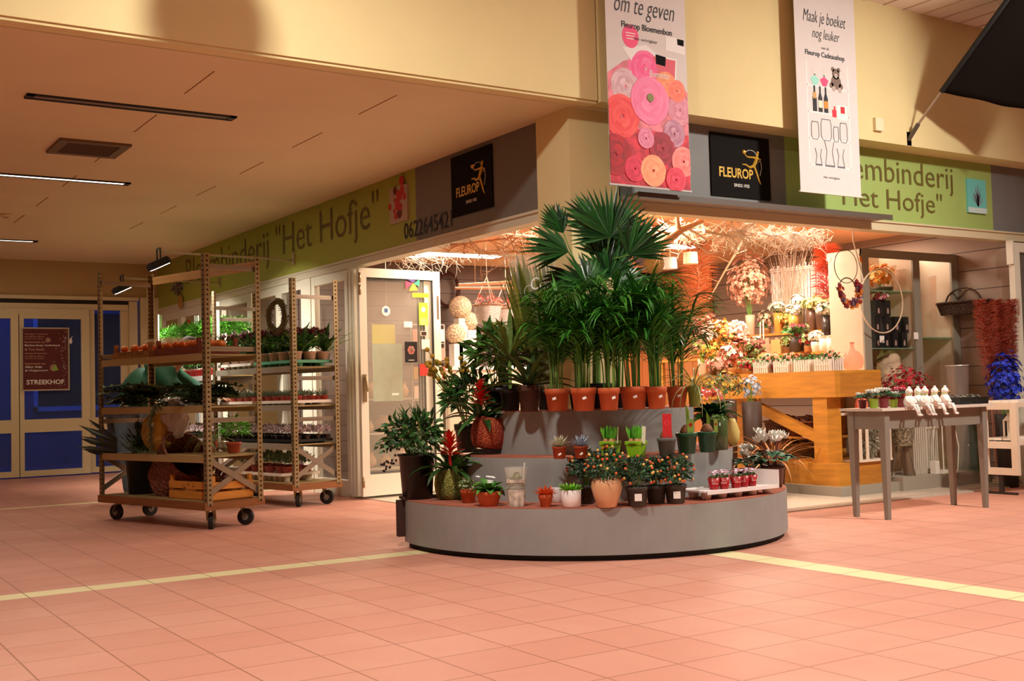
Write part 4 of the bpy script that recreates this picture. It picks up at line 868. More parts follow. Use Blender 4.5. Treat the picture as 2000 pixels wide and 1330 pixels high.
crumple('tissue_bundle', L1(.06, -.02, .86), .13, .10, .16, 0, mat('#cfc2c0', .6), 'white tissue paper bundle behind the golden cellophane bag', 'paper', 8, .2, A1_)
slc = crate(L1(-.47, .0, .222), A1_, .60, .38, .155, mat('#d28a34', .6, var=.12, scale=4, kind='wood'), 'orange-yellow slatted crate on the trolley deck', slats=2, name='slatted_crate')
t = thing('dried_wreath_stuff', 'tangle of dark red dried twigs and leaves inside the slatted crate', 'dried leaves', L1(-.47, 0, .24)); t.name = 'dried_twigs'; b = MB(); bush(b, (0, 0, .12), .2, .10, 150, .09, .022, 9); b.obj('leaves', leafmat('#2a1008', '#7a2f1a'), t)
for k, (x, y, z, lab) in enumerate(((-.62, -.12, .575, 'bright green feathery fern at the right end behind the trolley cross brace'), (-.25, -.15, .575, 'striped spider plant behind the wicker basket on the low shelf'))):
    p = L1(x, y, z); t = thing('fern' if not k else 'spider_plant', lab, 'potted plant', p); pot(t, .06, .045, .09, M_TERRA2)
    if k: rosette(t, .08, 40, .26, .012, .2, 1.4, 1.9, leafmat('#4a7a3a', '#c8d8a0'), 7, seg=6)
    else: b = MB(); bush(b, (0, 0, .18), .14, .13, 260, .06, .012, 4); b.obj('leaves', G_BRIGHT, t)
# trays of small plants on trolley 2 and the rack
def smallplant(name, lab, group, potc, leafm, kind, s=1):
    t = thing(name, lab, 'potted plant', (0, 0, 0), 0, group, s); pot(t, .038, .03, .055, mat(potc, .5), .2, n=12)
    if kind == 'spike': rosette(t, .05, 22, .07, .012, .3, 1.4, .3, leafm, 3, seg=2)
    elif kind == 'bush': b = MB(); bush(b, (0, 0, .10), .055, .06, 60, .04, .018, 5); b.obj('leaves', leafm, t)
    elif kind == 'fern': b = MB(); bush(b, (0, 0, .16), .13, .12, 230, .055, .012, 5); b.obj('leaves', leafm, t)
    elif kind == 'tall':
        rosette(t, .05, 16, .26, .035, .7, 1.45, .6, leafm, 6, seg=4)
    return t
def tray(p, rz, lx, ly, col, lab, h=.035, cups=0):
    t = thing('plant_tray', lab, 'tray', p, rz); b = MB().box(-lx/2, -ly/2, h-.008, lx/2, ly/2, h); [b.box(-lx/2, s*ly/2-.004, h-.015, lx/2, s*ly/2+.004, h+.012) for s in (-1, 1)]; [b.box(s*lx/2-.004, -ly/2, h-.015, s*lx/2+.004, ly/2, h+.012) for s in (-1, 1)]; b.obj('tray_top', mat(col, .5), t)
    n = max(2, int(lx/.1)); many('tray_cup', MB().lathe([(.028, 0), (.036, h-.008)], 10), mat(col, .5), t, [(-lx/2+.05+i*(lx-.1)/(n-1), s*ly*.28, 0) for i in range(n) for s in (-1, 1)]); return t
def grid(proto, LF, A, x0, x1, ny, nx, z, ys, lab, group, js=.012, seed=1):
    r = random.Random(seed); out = []
    for i in range(nx):
        for j in range(ny):
            p = LF(x0+(x1-x0)*i/max(1, nx-1)+r.uniform(-js, js), ys[0]+(ys[1]-ys[0])*j/max(1, ny-1)+r.uniform(-js, js), z)
            if not getattr(proto, 'used', None) and (proto.name not in USED): USED.add(proto.name); proto.location = p; proto['label'] = lab; proto['group'] = group
            else: dup(proto, p, r.uniform(0, 6), lab, group)
USED = set()
tray(L2(-.38, 0, .94), A2_, .70, .40, '#e8dcd0', 'white cup tray of grey-green plants on the middle shelf of the metal trolley')
tray(L2(.40, 0, .94), A2_, .66, .40, '#e8dcd0', 'second white cup tray farther back on the metal trolley middle shelf')
grid(smallplant('small_plant', '', '', '#a03018', G_GREY, 'spike'), L2, A2_, -.68, .68, 3, 11, .975, (-.14, .14), 'grey-green spiky plant in a small red pot on the metal trolley middle shelf', 'plants in red pots on the middle shelf')
tray(L2(0, 0, .58), A2_, 1.4, .42, '#120f0e', 'long black tray on the lower shelf of the metal trolley', .03)
grid(smallplant('small_plant', '', '', '#241814', leafmat('#a88a88', '#ecdcdc'), 'bush', .9), L2, A2_, -.68, .68, 4, 14, .61, (-.17, .17), 'small pinkish-white plant in the long black tray', 'small plants in the black tray')
tray(L2(-.05, .02, .222), A2_, .9, .42, '#e4d4c0', 'cream cup tray with mixed greens on the deck of the metal trolley', .07)
grid(smallplant('small_plant', '', '', '#8a2a18', leafmat('#4a6a44', '#9ab08a'), 'bush', 1.3), L2, A2_, -.42, .34, 2, 6, .29, (-.1, .12), 'bushy grey-green plant in the cream tray on the metal trolley deck', 'plants in the cream deck tray')
tray(L2(-.36, 0, 1.30), A2_, .72, .42, '#5fae8e', 'teal tray on the upper shelf of the metal trolley', .05)
tray(L2(.40, 0, 1.30), A2_, .66, .42, '#e8e4dc', 'white tray behind the teal tray on the upper metal trolley shelf', .05)
sk = smallplant('skimmia', '', '', '#b89880', G_MID, 'bush', 1.7); b = MB(); r = random.Random(2)
for i in range(26): a = r.uniform(0, 6.28); q = .035*math.sqrt(r.random()); b.ball((cos(a)*q, sin(a)*q, .165+r.uniform(-.012, .02)), .009, 6, 4)
b.obj('flower_buds', mat('#5a1218', .7), sk)
grid(sk, L2, A2_, -.66, .66, 3, 8, 1.35, (-.15, .15), 'green plant topped with dark red bud clusters on the upper metal trolley shelf', 'dark red budded plants', .01)
grid(smallplant('leafy_plant', '', '', '#2a2018', leafmat('#1c4a22', '#6a9a4a'), 'tall', 1.25), L2, A2_, -.6, .6, 2, 5, 1.36, (-.18, .1), 'tall green strap-leaved plant among the red-budded plants on the metal trolley', 'tall leafy plants on the metal trolley', .03, 4)
t = thing('wreath', 'mossy brown wreath hanging on the front post of the metal trolley', 'wreath', (0, 0, 0)); b = MB(); r = random.Random(6)
pts = [(.0, .085*cos(k/20*6.283), .14*sin(k/20*6.283)) for k in range(21)]; b.tube(pts, .03, 8)
for k in range(260): a = r.uniform(0, 6.28); b.leaf((r.uniform(-.03, .03), (.085+r.uniform(-.03, .03))*cos(a), (.14+r.uniform(-.03, .03))*sin(a)), rdir(r, -1), rdir(r, 0), .04, .012, .4, 2)
b.obj('ring', leafmat('#3a2414', '#6a6a2a'), t); t.location = P(541, 617, d=10.75); t.rotation_euler = (0, 0, CYAW-.35)
# rack behind
grid(smallplant('fern', '', '', '#2a2018', G_BRIGHT, 'fern', 1.15), L3, A3_, -.85, .85, 2, 6, 1.625, (-.12, .14), 'bright green feathery fern on the top shelf of the white-railed rack', 'ferns on the rack', .02)
grid(smallplant('poinsettia', '', '', '#9a1018', leafmat('#2a6a2a', '#6aa84a'), 'bush', 1.5), L3, A3_, -.85, .85, 2, 9, 1.28, (-.12, .16), 'green plant in a dark red pot on the white-railed rack', 'plants in red pots on the rack', .01)
grid(smallplant('small_plant', '', '', '#2a2018', leafmat('#8a8a7a', '#e0dcd0'), 'bush', 1.1), L3, A3_, -.9, .9, 3, 13, .95, (-.17, .17), 'small whitish plant on the waist-high shelf of the white-railed rack', 'whitish plants on the rack')
grid(smallplant('small_plant', '', '', '#2a2018', leafmat('#a88a88', '#ecdcdc'), 'bush', 1.0), L3, A3_, -.9, .9, 3, 12, .58, (-.17, .17), 'small pinkish plant on the low shelf of the white-railed rack', 'pinkish plants on the rack')
t = thing('bromeliad', 'red-tipped bromeliad standing among the ferns of the rack', 'bromeliad', L3(.2, .15, 1.625)); pot(t, .06, .045, .1, M_BLACKP); rosette(t, .08, 14, .22, .04, .5, 1.4, .5, G_MID, 3); MB().ball((0, 0, .3), .035, 8, 6, 1.3).obj('flower', mat('#d8281c', .5), t)
# ------------------------------------------------------------------ the person bending behind the trolley
pr_ = thing('person', 'person in a dark green jacket and blue jeans bending over behind the trolley', 'person', (3.24, 11.62, 0)); pr_.scale = (1.12, 1.12, 1.06)
def skin(name, verts, edges, rads, m, parent, root=0, lv=2):
    me = bpy.data.meshes.new(name); me.from_pydata(verts, edges, []); me.materials.append(m); o = bpy.data.objects.new(name, me); COL.objects.link(o); o.parent = parent
    md = o.modifiers.new('skin', 'SKIN'); 
    for i, r_ in enumerate(rads):
        d = me.skin_vertices[0].data[i]; d.radius = (r_, r_) if not isinstance(r_, tuple) else r_; d.use_root = (i == root)
    md.use_smooth_shade = True; s = o.modifiers.new('sub', 'SUBSURF'); s.levels = lv; s.render_levels = lv; return o
# local axes: +u is towards the rack on the right (the person leans that way)
u = V((_R.x, _R.y, 0)).normalized(); w = V((_F.x, _F.y, 0)).normalized()
def Q(a, b_, c): v = u*a+w*b_; return (v.x, v.y, c)
M_JKT = mat('#125236', .7, var=.25, scale=7, bump=.4); M_JEAN = mat('#5d7386', .8, var=.1, scale=12); M_SKIN = mat('#c99070', .5)
skin('trousers', [Q(-.20, 0, .84), Q(-.20, -.09, .80), Q(-.18, -.10, .46), Q(-.16, -.11, .09), Q(-.20, .09, .80), Q(-.10, .11, .46), Q(-.05, .11, .09)], [(0, 1), (1, 2), (2, 3), (0, 4), (4, 5), (5, 6)], [.15, .11, .075, .055, .11, .075, .055], M_JEAN, pr_)
skin('jacket', [Q(-.19, 0, .90), Q(-.10, 0, 1.06), Q(.03, 0, 1.20), Q(.14, 0, 1.26), Q(.14, -.17, 1.22), Q(.30, -.24, 1.06), Q(.50, -.18, .95), Q(.14, .17, 1.22), Q(.32, .22, 1.08), Q(.54, .18, 1.0), Q(.20, 0, 1.30)],
     [(0, 1), (1, 2), (2, 3), (3, 4), (4, 5), (5, 6), (3, 7), (7, 8), (8, 9), (3, 10)], [.165, (.17, .19), (.16, .19), (.12, .15), .085, .07, .05, .085, .07, .05, .075], M_JKT, pr_)
body = skin('body', [Q(.16, 0, 1.22), Q(.26, 0, 1.33), Q(.32, 0, 1.40), Q(.36, 0, 1.47)], [(0, 1), (1, 2), (2, 3)], [.06, .055, (.085, .075), (.08, .07)], M_SKIN, pr_)
hd = MB().ball(Q(.345, 0, 1.46), .092, 16, 10, 1.12); hd.obj('hair', mat('#3a2616', .8, var=.3, scale=40), pr_, smooth=True)
fc_ = MB(); fc_.ball(Q(.41, 0, 1.41), .02, 8, 6); fc_.ball(Q(.30, -.09, 1.42), .02, 8, 6, 1.5); fc_.obj('face', M_SKIN, pr_, smooth=True)
for sgn, base in ((-1, (.50, -.18, .95)), (1, (.54, .18, 1.0))):
    vs = [Q(base[0]-.02, base[1], base[2]+.01), Q(base[0]+.06, base[1], base[2]-.03), Q(base[0]+.10, base[1], base[2]-.05)]; ed = [(0, 1), (1, 2)]; rd = [.028, (.032, .018), (.034, .016)]
    for k in range(4): n0 = len(vs); vs += [Q(base[0]+.14, base[1]-.03+.02*k, base[2]-.06), Q(base[0]+.17+.008*(k in (1, 2)), base[1]-.03+.02*k, base[2]-.085)]; ed += [(2, n0), (n0, n0+1)]; rd += [.009, .008]
    n0 = len(vs); vs += [Q(base[0]+.09, base[1]-sgn*.05, base[2]-.05), Q(base[0]+.12, base[1]-sgn*.055, base[2]-.07)]; ed += [(1, n0), (n0, n0+1)]; rd += [.011, .009]
    skin('hand', vs, ed, rd, M_SKIN, pr_, 0, 1)
for s_, (a_, b_) in ((0, (-.12, -.11)), (1, (.0, .11))):
    skin('shoe', [Q(a_-.06, b_, .035), Q(a_+.04, b_, .035), Q(a_+.13, b_, .03)], [(0, 1), (1, 2)], [.035, .04, .03], mat('#1a1614', .6), pr_, 0, 1)
# ------------------------------------------------------------------ lettering and signs
m_txt = mat('#6a5a22', .6); m_gold = mat('#d9a93c', .4, metal=.2); m_blk = mat('#120d0a', .8, spec=.15); m_wt = mat('#f0e8dc', .6)
def fleurop(o, r, S, lab):
    t = frame('shop_sign', lab, 'sign', o, r); MB().box(0, 0, 0, S, S*.78, .012).obj('panel', m_blk, t)
    text('FLEUROP', 'lettering', m_gold, t, S*.13, S*.24, S*.57, S*.125, .012, bold=.02); text('SINDS 1935', 'lettering', m_wt, t, S*.37, S*.13, S*.26, S*.04, .012, bold=.01)
    b = MB(); z = .014
    def W(pts, r_): b.tube([(x*S, y*S*.78/.78, z) for x, y in pts], [q*S for q in r_], 5)
    W([(.70, .40), (.745, .46), (.775, .53)], [.018, .022, .02]); W([(.775, .53), (.79, .585)], [.014, .016]); b.ball((.79*S, .59*S, z), .018*S, 8, 5)
    W([(.775, .52), (.69, .52), (.61, .52), (.57, .55)], [.016, .012, .010, .006]); W([(.775, .52), (.84, .50), (.80, .47)], [.012, .01, .006])
    W([(.71, .41), (.645, .39), (.58, .42), (.52, .42)], [.018, .016, .012, .006]); W([(.72, .41), (.76, .33), (.80, .23), (.83, .19)], [.018, .015, .011, .005])
    b.ball((.555*S, .575*S, z), .03*S, 8, 5, .8); b.obj('runner_emblem', m_gold, t)
    b = MB(); b.tube([((.67+.10*cos(a))*S, (.54+.07*sin(a))*S, z) for a in [k*pi/10 for k in range(11)]], .003*S, 4); b.tube([(.84*S, .48*S, z), (.85*S, .40*S, z), (.82*S, .30*S, z)], .003*S, 4); b.obj('ribbon', m_wt, t); return t
fleurop((XL-.001, 8.465, 2.50), (0, -1, 0), .655, 'black square sign with gold runner emblem on the grey fascia left of the column')
fleurop((6.245, YR-.001, 2.51), (1, 0, 0), .645, 'black square sign with gold runner emblem between the two hanging banners')
# left green fascia lettering
t = frame('fascia_lettering', 'brown lettering on the green fascia left of the column', 'lettering', (XL-.001, 15.9, 2.40), (0, -1, 0))
text('Bloembinderij "Het Hofje"', 'lettering', m_txt, t, .05, .12, 5.98, .46, .002, bold=-.006)
t = frame('phone_number', 'dark phone number lettering at the bottom of the left fascia beside the column', 'lettering', (XL-.001, 9.36, 2.41), (0, -1, 0)); text('0622645421', 'lettering', mat('#1f1820', .6), t, 0, 0.02, .88, .15, .002, bold=.01)
t = frame('canvas_print', 'small canvas of red flowers near the right end of left green fascia', 'picture', (XL, 9.61, 2.60), (0, -1, 0)); MB().box(0, 0, 0, .35, .33, .02).obj('canvas', mat('#b8a090', .7), t)
b = MB(); r = random.Random(1)
for k in range(16): b.disc(.17+r.gauss(0, .07), .2+r.gauss(0, .06), r.uniform(.02, .05), .02, .021+k*.0002, 10)
b.obj('picture', mat('#c01818', .6), t)
b = MB(); b.disc(.2, .08, .05, .02, .0215, 12); b.disc(.12, .3, .04, .02, .0215, 10); b.obj('picture', mat('#6a1210', .6), t)
t = frame('fascia_decoration', 'small dried flower ornament with a round tag on the far green fascia', 'ornament', P(350, 560, x=XL-.02), (0, -1, 0)); b = MB(); bush(b, (0, 0, .02), .12, .1, 50, .09, .04, 3, up=-1); b.obj('petals', leafmat('#5a4a44', '#8a7466'), t); MB().disc(.06, -.22, .1, 0, .01).obj('tag', mat('#b8863c', .6), t)
# right green fascia lettering
t = frame('fascia_lettering', 'brown two-line lettering on the green fascia right of the second banner', 'lettering', (7.62, YR-.001, 2.42), (1, 0, 0))
text('Bloembinderij', 'lettering', m_txt, t, -.14, .29, 1.79, .27, .002, bold=-.004); text('"Het Hofje"', 'lettering', m_txt, t, .02, .06, 1.46, .24, .002, bold=-.004)
t = frame('canvas_print', 'small canvas of a frosty tree on a turquoise sky on the right fascia', 'picture', P(1888, 415, y=YR), (1, 0, 0)); MB().box(0, 0, 0, .28, .32, .02).obj('canvas', mat('#6fc3bb', .7), t)
MB().box(0, 0, .02, .28, .05, .0215).obj('picture', mat('#c8dcd8', .7), t); b = MB(); r = random.Random(4)
for k in range(60): a = r.uniform(.4, 2.7); b.bar((.15, .06, .021), (.15+cos(a)*.1*r.random(), .08+sin(a)*.19*r.uniform(.5, 1), .021), .003, .001)
b.obj('picture', mat('#8a8088', .7), t)
t = frame('house_number', 'black house number sixteen on the corner column above the palm', 'number', P(1076, 424, x=4.87), (0, -1, 0)); text('·16', 'lettering', mat('#2a201c', .6), t, 0, 0, .13, .085, .002)
# banners
def banner(o, w, h, lab): t = frame('hanging_banner', lab, 'banner', o, (1, 0, 0)); MB().box(0, 0, -.003, w, h, 0).obj('cloth', mat('#d8cdc9', .7, var=.02), t); return t
YB = 6.36
t = banner((4.985, YB, 2.44), .745, 1.9, 'white hanging banner with a pink and red flower bouquet print, left of two'); wB, hB = .745, 1.9
def bpx(px, py): q = P(px, py, y=YB); return q.x-4.985, q.z-2.44
m_ink = mat('#26343c', .7)
x, y = bpx(1225, 28); text('om te geven', 'lettering', m_ink, t, .08, y-.03, .56, .14, .001, shear=.35, bold=-.01)
x, y = bpx(1222, 35); text('Fleurop Bloemenbon', 'lettering', m_ink, t, .14, y-.085, .47, .06, .001, bold=.012); text('Hier verkrijgbaar', 'lettering', m_ink, t, .25, y-.155, .22, .028, .001)
x, y = bpx(1231, 71)
MB().disc(x, y, .075, 0, .0015, 24, .085).obj('pink_circle', mat('#f0407a', .6), t); b = MB(); [b.box(x-.045+.005*k, y+.02-.02*k, .0015, x+.045-.005*k, y+.026-.02*k, .002) for k in range(3)]; b.obj('text_line', m_wt, t)
pp = lambda *a: [bpx(*q) for q in a][::-1]; b = MB(); b.prism(pp((1215, 92), (1262, 88), (1290, 112), (1247, 140)), 0, .0012); b.prism(pp((1300, 70), (1336, 78), (1338, 108), (1300, 98)), 0, .0012); b.prism(pp((1272, 105), (1322, 116), (1320, 168), (1255, 152)), 0, .0013); b.obj('envelope', mat('#e8e0dc', .6), t)
b = MB(); b.prism(pp((1276, 110), (1319, 119), (1317, 164), (1259, 149)), .0013, .0018); b.obj('voucher_print', mat('#d8485a', .6), t); b = MB(); b.prism(pp((1280, 106), (1300, 112), (1299, 130), (1281, 125)), .0018, .0024); b.prism(pp((1322, 76), (1335, 79), (1335, 91), (1323, 88)), .0012, .002); b.obj('voucher_logo', m_blk, t)
x, y = bpx(1268, 150); text('Bloemenbon', 'lettering', m_wt, t, x, y, .19, .05, .002, shear=.3)
def bloom(t, cx, cy, R, c1, c2, k0, rings=5, clipx=(0.0, .745), rot=0):
    b = MB(); rr_ = random.Random(k0); w_ = 0
    for q in range(rings):
        rr = R*(1-q/(rings+.4)); n = max(5, 10-q)
        for i in range(n):
            a = i/n*6.283+q*.7+rot+rr_.uniform(-.15, .15); pr = rr*.42; cx2 = cx+cos(a)*rr*.62; cy2 = cy+sin(a)*rr*.62; w_ += 1
            pts = []
            for k in range(14):
                g = k/14*6.283; x_, y_ = pr*.75*cos(g), pr*1.15*sin(g); pts.append((min(max(cx2+x_*cos(a)-y_*sin(a), clipx[0]+.001), clipx[1]-.001), max(cy2+x_*sin(a)+y_*cos(a), .003)))
            b.prism(pts, .0004, .0009+k0*.0005+w_*.00004)
    b.obj('printed_bloom', leafmat(c2, c1, .65) if lin(c2)[1] < lin(c1)[1] else leafmat(c1, c2, .65), t)
MB().box(0.002, 0.002, 0, .743, .42, .0008).obj('bouquet_print', mat('#c82a3c', .65, var=.5, scale=14), t)
MB().prism([(.002, .42), (.002, .80), (.15, .90), (.3, .95), (.55, .88), (.743, .74), (.743, .42)], 0, .0008).obj('bouquet_print', mat('#e07a88', .65, var=.4, scale=12), t)
for i, (cx_, cy_, R_, a_, b_) in enumerate(((.35, .87, .17, '#f04a8a', '#f87aa8'), (.16, .72, .14, '#e8c8cc', '#c898a0'), (.54, .78, .10, '#f8a070', '#f0885a'), (.66, .60, .12, '#e8a0b0', '#d07a90'), (.12, .50, .17, '#e8343c', '#f86058'), (.64, .74, .09, '#f06a50', '#f89078'),
     (.05, .22, .16, '#c81420', '#90101c'), (.60, .42, .11, '#d8a0b4', '#a8607c'), (.48, .30, .13, '#8a1024', '#b82a40'), (.38, .64, .19, '#f0709c', '#f890b4'), (.22, .13, .10, '#f03a5c', '#c8203c'), (.68, .22, .12, '#f07068', '#f8a098'), (.39, .13, .125, '#f8b488', '#f09468'), (.33, .36, .08, '#f098b8', '#d8708c'), (.60, .08, .10, '#d82040', '#f05068'))):
    bloom(t, cx_, cy_, R_, a_, b_, i, 6 if R_ > .14 else 5, rot=i)
MB().disc(.38, .66, .03, .001, .012, 14).obj('bloom_centre', mat('#7a7a2a', .6), t)
MB().box(-.01, .0, -.012, .755, .012, .004).obj('bottom_bar', mat('#b8b0ac', .4), t)
t = banner((6.885, YB, 2.53), .71, 1.85, 'white hanging banner printed with gifts, bottles and glass vases, right of two')
y0 = 2.53
text('Maak je boeket', 'lettering', m_ink, t, .10, 1.36, .50, .13, .001, shear=.3, bold=-.012); text('nog leuker', 'lettering', m_ink, t, .20, 1.24, .32, .11, .001, shear=.3, bold=-.012)
text('met de', 'lettering', m_ink, t, .30, 1.185, .09, .02, .001); text('Fleurop Cadeaushop', 'lettering', m_ink, t, .11, 1.105, .46, .055, .001, bold=.01)
b = MB(); [b.box(.12, .22+.215*k, 0, .60, .235+.215*k, .0006) for k in range(4)]; b.box(.11, .2, 0, .125, 1.07, .0006); b.box(.595, .2, 0, .61, 1.07, .0006); b.obj('printed_shelf', mat('#e6dedc', .6), t)
def pic(col, f, z=.001): b = MB(); f(b); b.obj('printed_picture', mat(col, .65), t)
for x_, c_ in ((.21, '#9ad8c8'), (.32, '#e84a78')):
    pic('#d8ccc4', lambda b: (b.disc(x_, .99, .02, 0, .001, 12, .03), b.box(x_-.008, .92, 0, x_+.008, .97, .001))); pic(c_, lambda b: b.prism([(x_-.05, .93), (x_, .96), (x_+.05, .93), (x_+.02, .88), (x_-.02, .88)], .001, .0015))
pic('#7a6258', lambda b: (b.disc(.46, 1.0, .045, 0, .001, 18), b.disc(.425, 1.035, .02, 0, .001), b.disc(.495, 1.035, .02, 0, .001), b.disc(.46, .93, .06, 0, .001, 18), b.disc(.405, .90, .025, 0, .001), b.disc(.515, .90, .025, 0, .001)))
pic('#b8a498', lambda b: (b.disc(.46, .985, .02, .001, .002), b.disc(.43, .875, .022, .001, .002), b.disc(.50, .87, .022, .001, .002)))
def bottle(x_): return lambda b: b.prism([(x_-.024, .665), (x_+.024, .665), (x_+.024, .78), (x_+.01, .82), (x_+.01, .875), (x_-.01, .875), (x_-.01, .82), (x_-.024, .78)], 0, .001)
pic('#1e1a1c', bottle(.20)); pic('#26241e', bottle(.265)); pic('#1c1a22', bottle(.33)); pic('#c89858', lambda b: b.box(.18, .77, .001, .22, .82, .0015)); pic('#e8dcc0', lambda b: b.box(.243, .70, .001, .287, .76, .0015)); pic('#e08a2a', lambda b: b.box(.308, .70, .001, .352, .76, .0015))
pic('#e02a3c', lambda b: (b.box(.40, .64, 0, .45, .70, .001), b.box(.42, .70, 0, .44, .73, .001))); pic('#f0e4e0', lambda b: b.box(.46, .625, 0, .58, .745, .001)); pic('#c8202c', lambda b: b.box(.50, .68, .001, .55, .735, .0015))
b = MB()
def outline(x_, y_, w_, h_, f=.8):
    pts = [(x_-w_*f/2, y_+h_), (x_-w_/2, y_+h_*.75), (x_-w_/2, y_+h_*.2), (x_-w_*.35, y_), (x_+w_*.35, y_), (x_+w_/2, y_+h_*.2), (x_+w_/2, y_+h_*.75), (x_+w_*f/2, y_+h_), (x_-w_*f/2, y_+h_)]
    b.tube([(p, q, .0015) for p, q in pts], .0028, 4)
outline(.19, .44, .085, .14); outline(.32, .44, .12, .17); outline(.435, .44, .06, .12); outline(.525, .44, .085, .16)
for x_, w_, h_ in ((.22, .075, .14), (.35, .11, .21), (.48, .085, .16)): b.tube([(x_-w_/2, .225+h_, .0015), (x_-w_*.28, .225+h_*.6, .0015), (x_-w_/2, .228, .0015), (x_+w_/2, .228, .0015), (x_+w_*.28, .225+h_*.6, .0015), (x_+w_/2, .225+h_, .0015)], .0028, 4); b.box(x_-w_*.45, .228, .001, x_+w_*.45, .24, .0025)
b.obj('printed_picture', mat('#6a6670', .6), t); text('Hier verkrijgbaar', 'lettering', m_ink, t, .27, .125, .19, .022, .001)
MB().box(-.01, .0, -.012, .72, .012, .004).obj('bottom_bar', mat('#e0d4c8', .5), t)
# flag, its pole, alarm box
a = P(1772, 272, y=YU); e = P(1838, 180, d=depth(a)-.22); dv = (e-a).normalized()
t = thing('flagpole', 'steel wall-mounted flagpole slanting up above the right green fascia', 'flagpole', a); LM = (4.235-a.z)/dv.z; b = MB().tube([dv*.0-V((0, .0, 0)), dv*LM], .011, 10); b.obj('pole', mat('#b8b0a4', .3, metal=.8), t)
MB().box(-.03, -.02, -.06, .03, 0, .06).tube([(0, -.01, -.01), dv*.16], .02, 12).obj('wall_bracket', mat('#6a625c', .4, metal=.6), t)
ln = (e-a).length; f = thing('flag', 'black flag with an orange mark hanging from the slanting pole at top right', 'flag', a+dv*ln); b = MB(); vs = []; nx, ny = 14, 16
dn = V((_R.x*.9, _R.y*.9, -.22)).normalized()
for i in range(ny+1):
    for j in range(nx+1): q = dv*((LM-ln-.02)*i/ny)+dn*(.75*j/nx)+V((_F.x, _F.y, 0))*.03*sin(j*.8+i*.25)*(j/nx); vs.append(q)
b.add(vs, [(i*(nx+1)+j, i*(nx+1)+j+1, (i+1)*(nx+1)+j+1, (i+1)*(nx+1)+j) for i in range(ny) for j in range(nx)]); o = b.obj('cloth', mat('#15100b', .9, spec=.1), f, smooth=True); so = o.modifiers.new('s', 'SOLIDIFY'); so.thickness = .002
MB().tube([(0, 0, 0), dv*(LM-ln-.03)], .022, 8).obj('hem', mat('#0b0908', .7), f)
b = MB(); c = dv*.34+dn*.58-V((_F.x, _F.y, 0))*.06
b.tube([c+V((_R.x*.0, _R.y*0, 0)), c+_R*.06+V((0, 0, .07)), c+_R*.13+V((0, 0, .05)), c+_R*.13-V((0, 0, .06)), c], .012, 4); b.obj('orange_mark', mat('#e08a1c', .6), f)
o = MB().box(-.05, -.05, -.05, .05, 0, .06).obj('alarm_box', mat('#eadcb8', .5), None, P(1709, 246, y=YU)); tag(o, 'small cream alarm box on the upper wall right of the second banner', 'alarm box')
# awning slab over the opening
t = thing('canopy', 'thin grey slab canopy under the grey fascia above the shop opening', 'canopy', (5.35, YR-.03, 2.415)); b = MB().box(-.05, -.22, -.012, 2.73, 0, .010); b.obj('slab', mat('#8a7c70', .5), t); MB().box(-.05, -.23, -.03, 2.73, -.22, .014).obj('front_lip', mat('#5a4c42', .5), t)
# poster on the far door, bird sticker
t = frame('poster', 'dark red event poster in a silver frame on the far glass sliding door', 'poster', P(42, 764, y=YE-.075), (1, 0, 0)); wP, hP = .44*1.22, .70*1.02
q0 = P(42, 764, y=YE-.075); q1 = P(135, 640, y=YE-.075); wP, hP = q1.x-q0.x, q1.z-q0.z
MB().box(0, 0, 0, wP, hP, .012).obj('frame', mat('#b8a890', .4, metal=.4), t); MB().box(.02, .02, .012, wP-.02, hP-.02, .014).obj('sheet', mat('#5a0f0c', .6, var=.1, scale=9), t)
text('STREEKHOF', 'lettering', m_wt, t, wP*.10, hP*.10, wP*.78, hP*.075, .015, bold=.02); m_pt = mat('#d89a7a', .6)
for k, (s_, y_, h_, w_) in enumerate((('Zaterdag 17 december', .88, .024, .48), ('van 12.00 tot 16.00 uur', .845, .02, .40), ('optreden door zangers', .81, .018, .38), ('Kerstmuziek van', .755, .028, .42), ('Barbershop Unlimited', .695, .036, .72), ('& Trio Rank', .635, .034, .40), ('Zondag 18 december', .575, .026, .46), ('van 12.00 tot 16.00 uur', .535, .02, .40), ('optreden door zangers', .50, .018, .40), ('Kerstmuziek van', .415, .028, .42), ('Albur Ader', .36, .036, .36), ('& Hulgenoort', .30, .036, .48))):
    text(s_, 'lettering', m_pt if k not in (4, 10, 11) else m_wt, t, wP*.07, hP*y_, wP*w_, hP*h_, .015, bold=.012)
b = MB(); r = random.Random(3)
for k in range(60): b.disc(wP*(1-abs(r.gauss(0, .12))-.06), hP*r.uniform(.06, .95), r.uniform(.002, .006), .014, .016, 6)
b.obj('printed_snow', m_wt, t); b = MB(); b.disc(wP*.55, hP*.80, .035, .014, .016, 14); b.disc(wP*.66, hP*.36, .05, .014, .016, 12); b.obj('printed_picture', mat('#a87868', .6), t); MB().prism([(wP*.62, hP*.32), (wP*.76, hP*.32), (wP*.70, hP*.42)], .016, .017).obj('printed_picture', mat('#8ab03a', .6), t)
t = frame('bird_sticker', 'small white bird sticker on the far glass door right of the poster', 'sticker', P(137, 668, y=YE-.075), (1, 0, 0)); MB().prism([(-.02, 0), (.01, -.03), (.03, .0), (.02, .05), (.035, .09), (.0, .05)], 0, .003).obj('bird', m_wt, t)
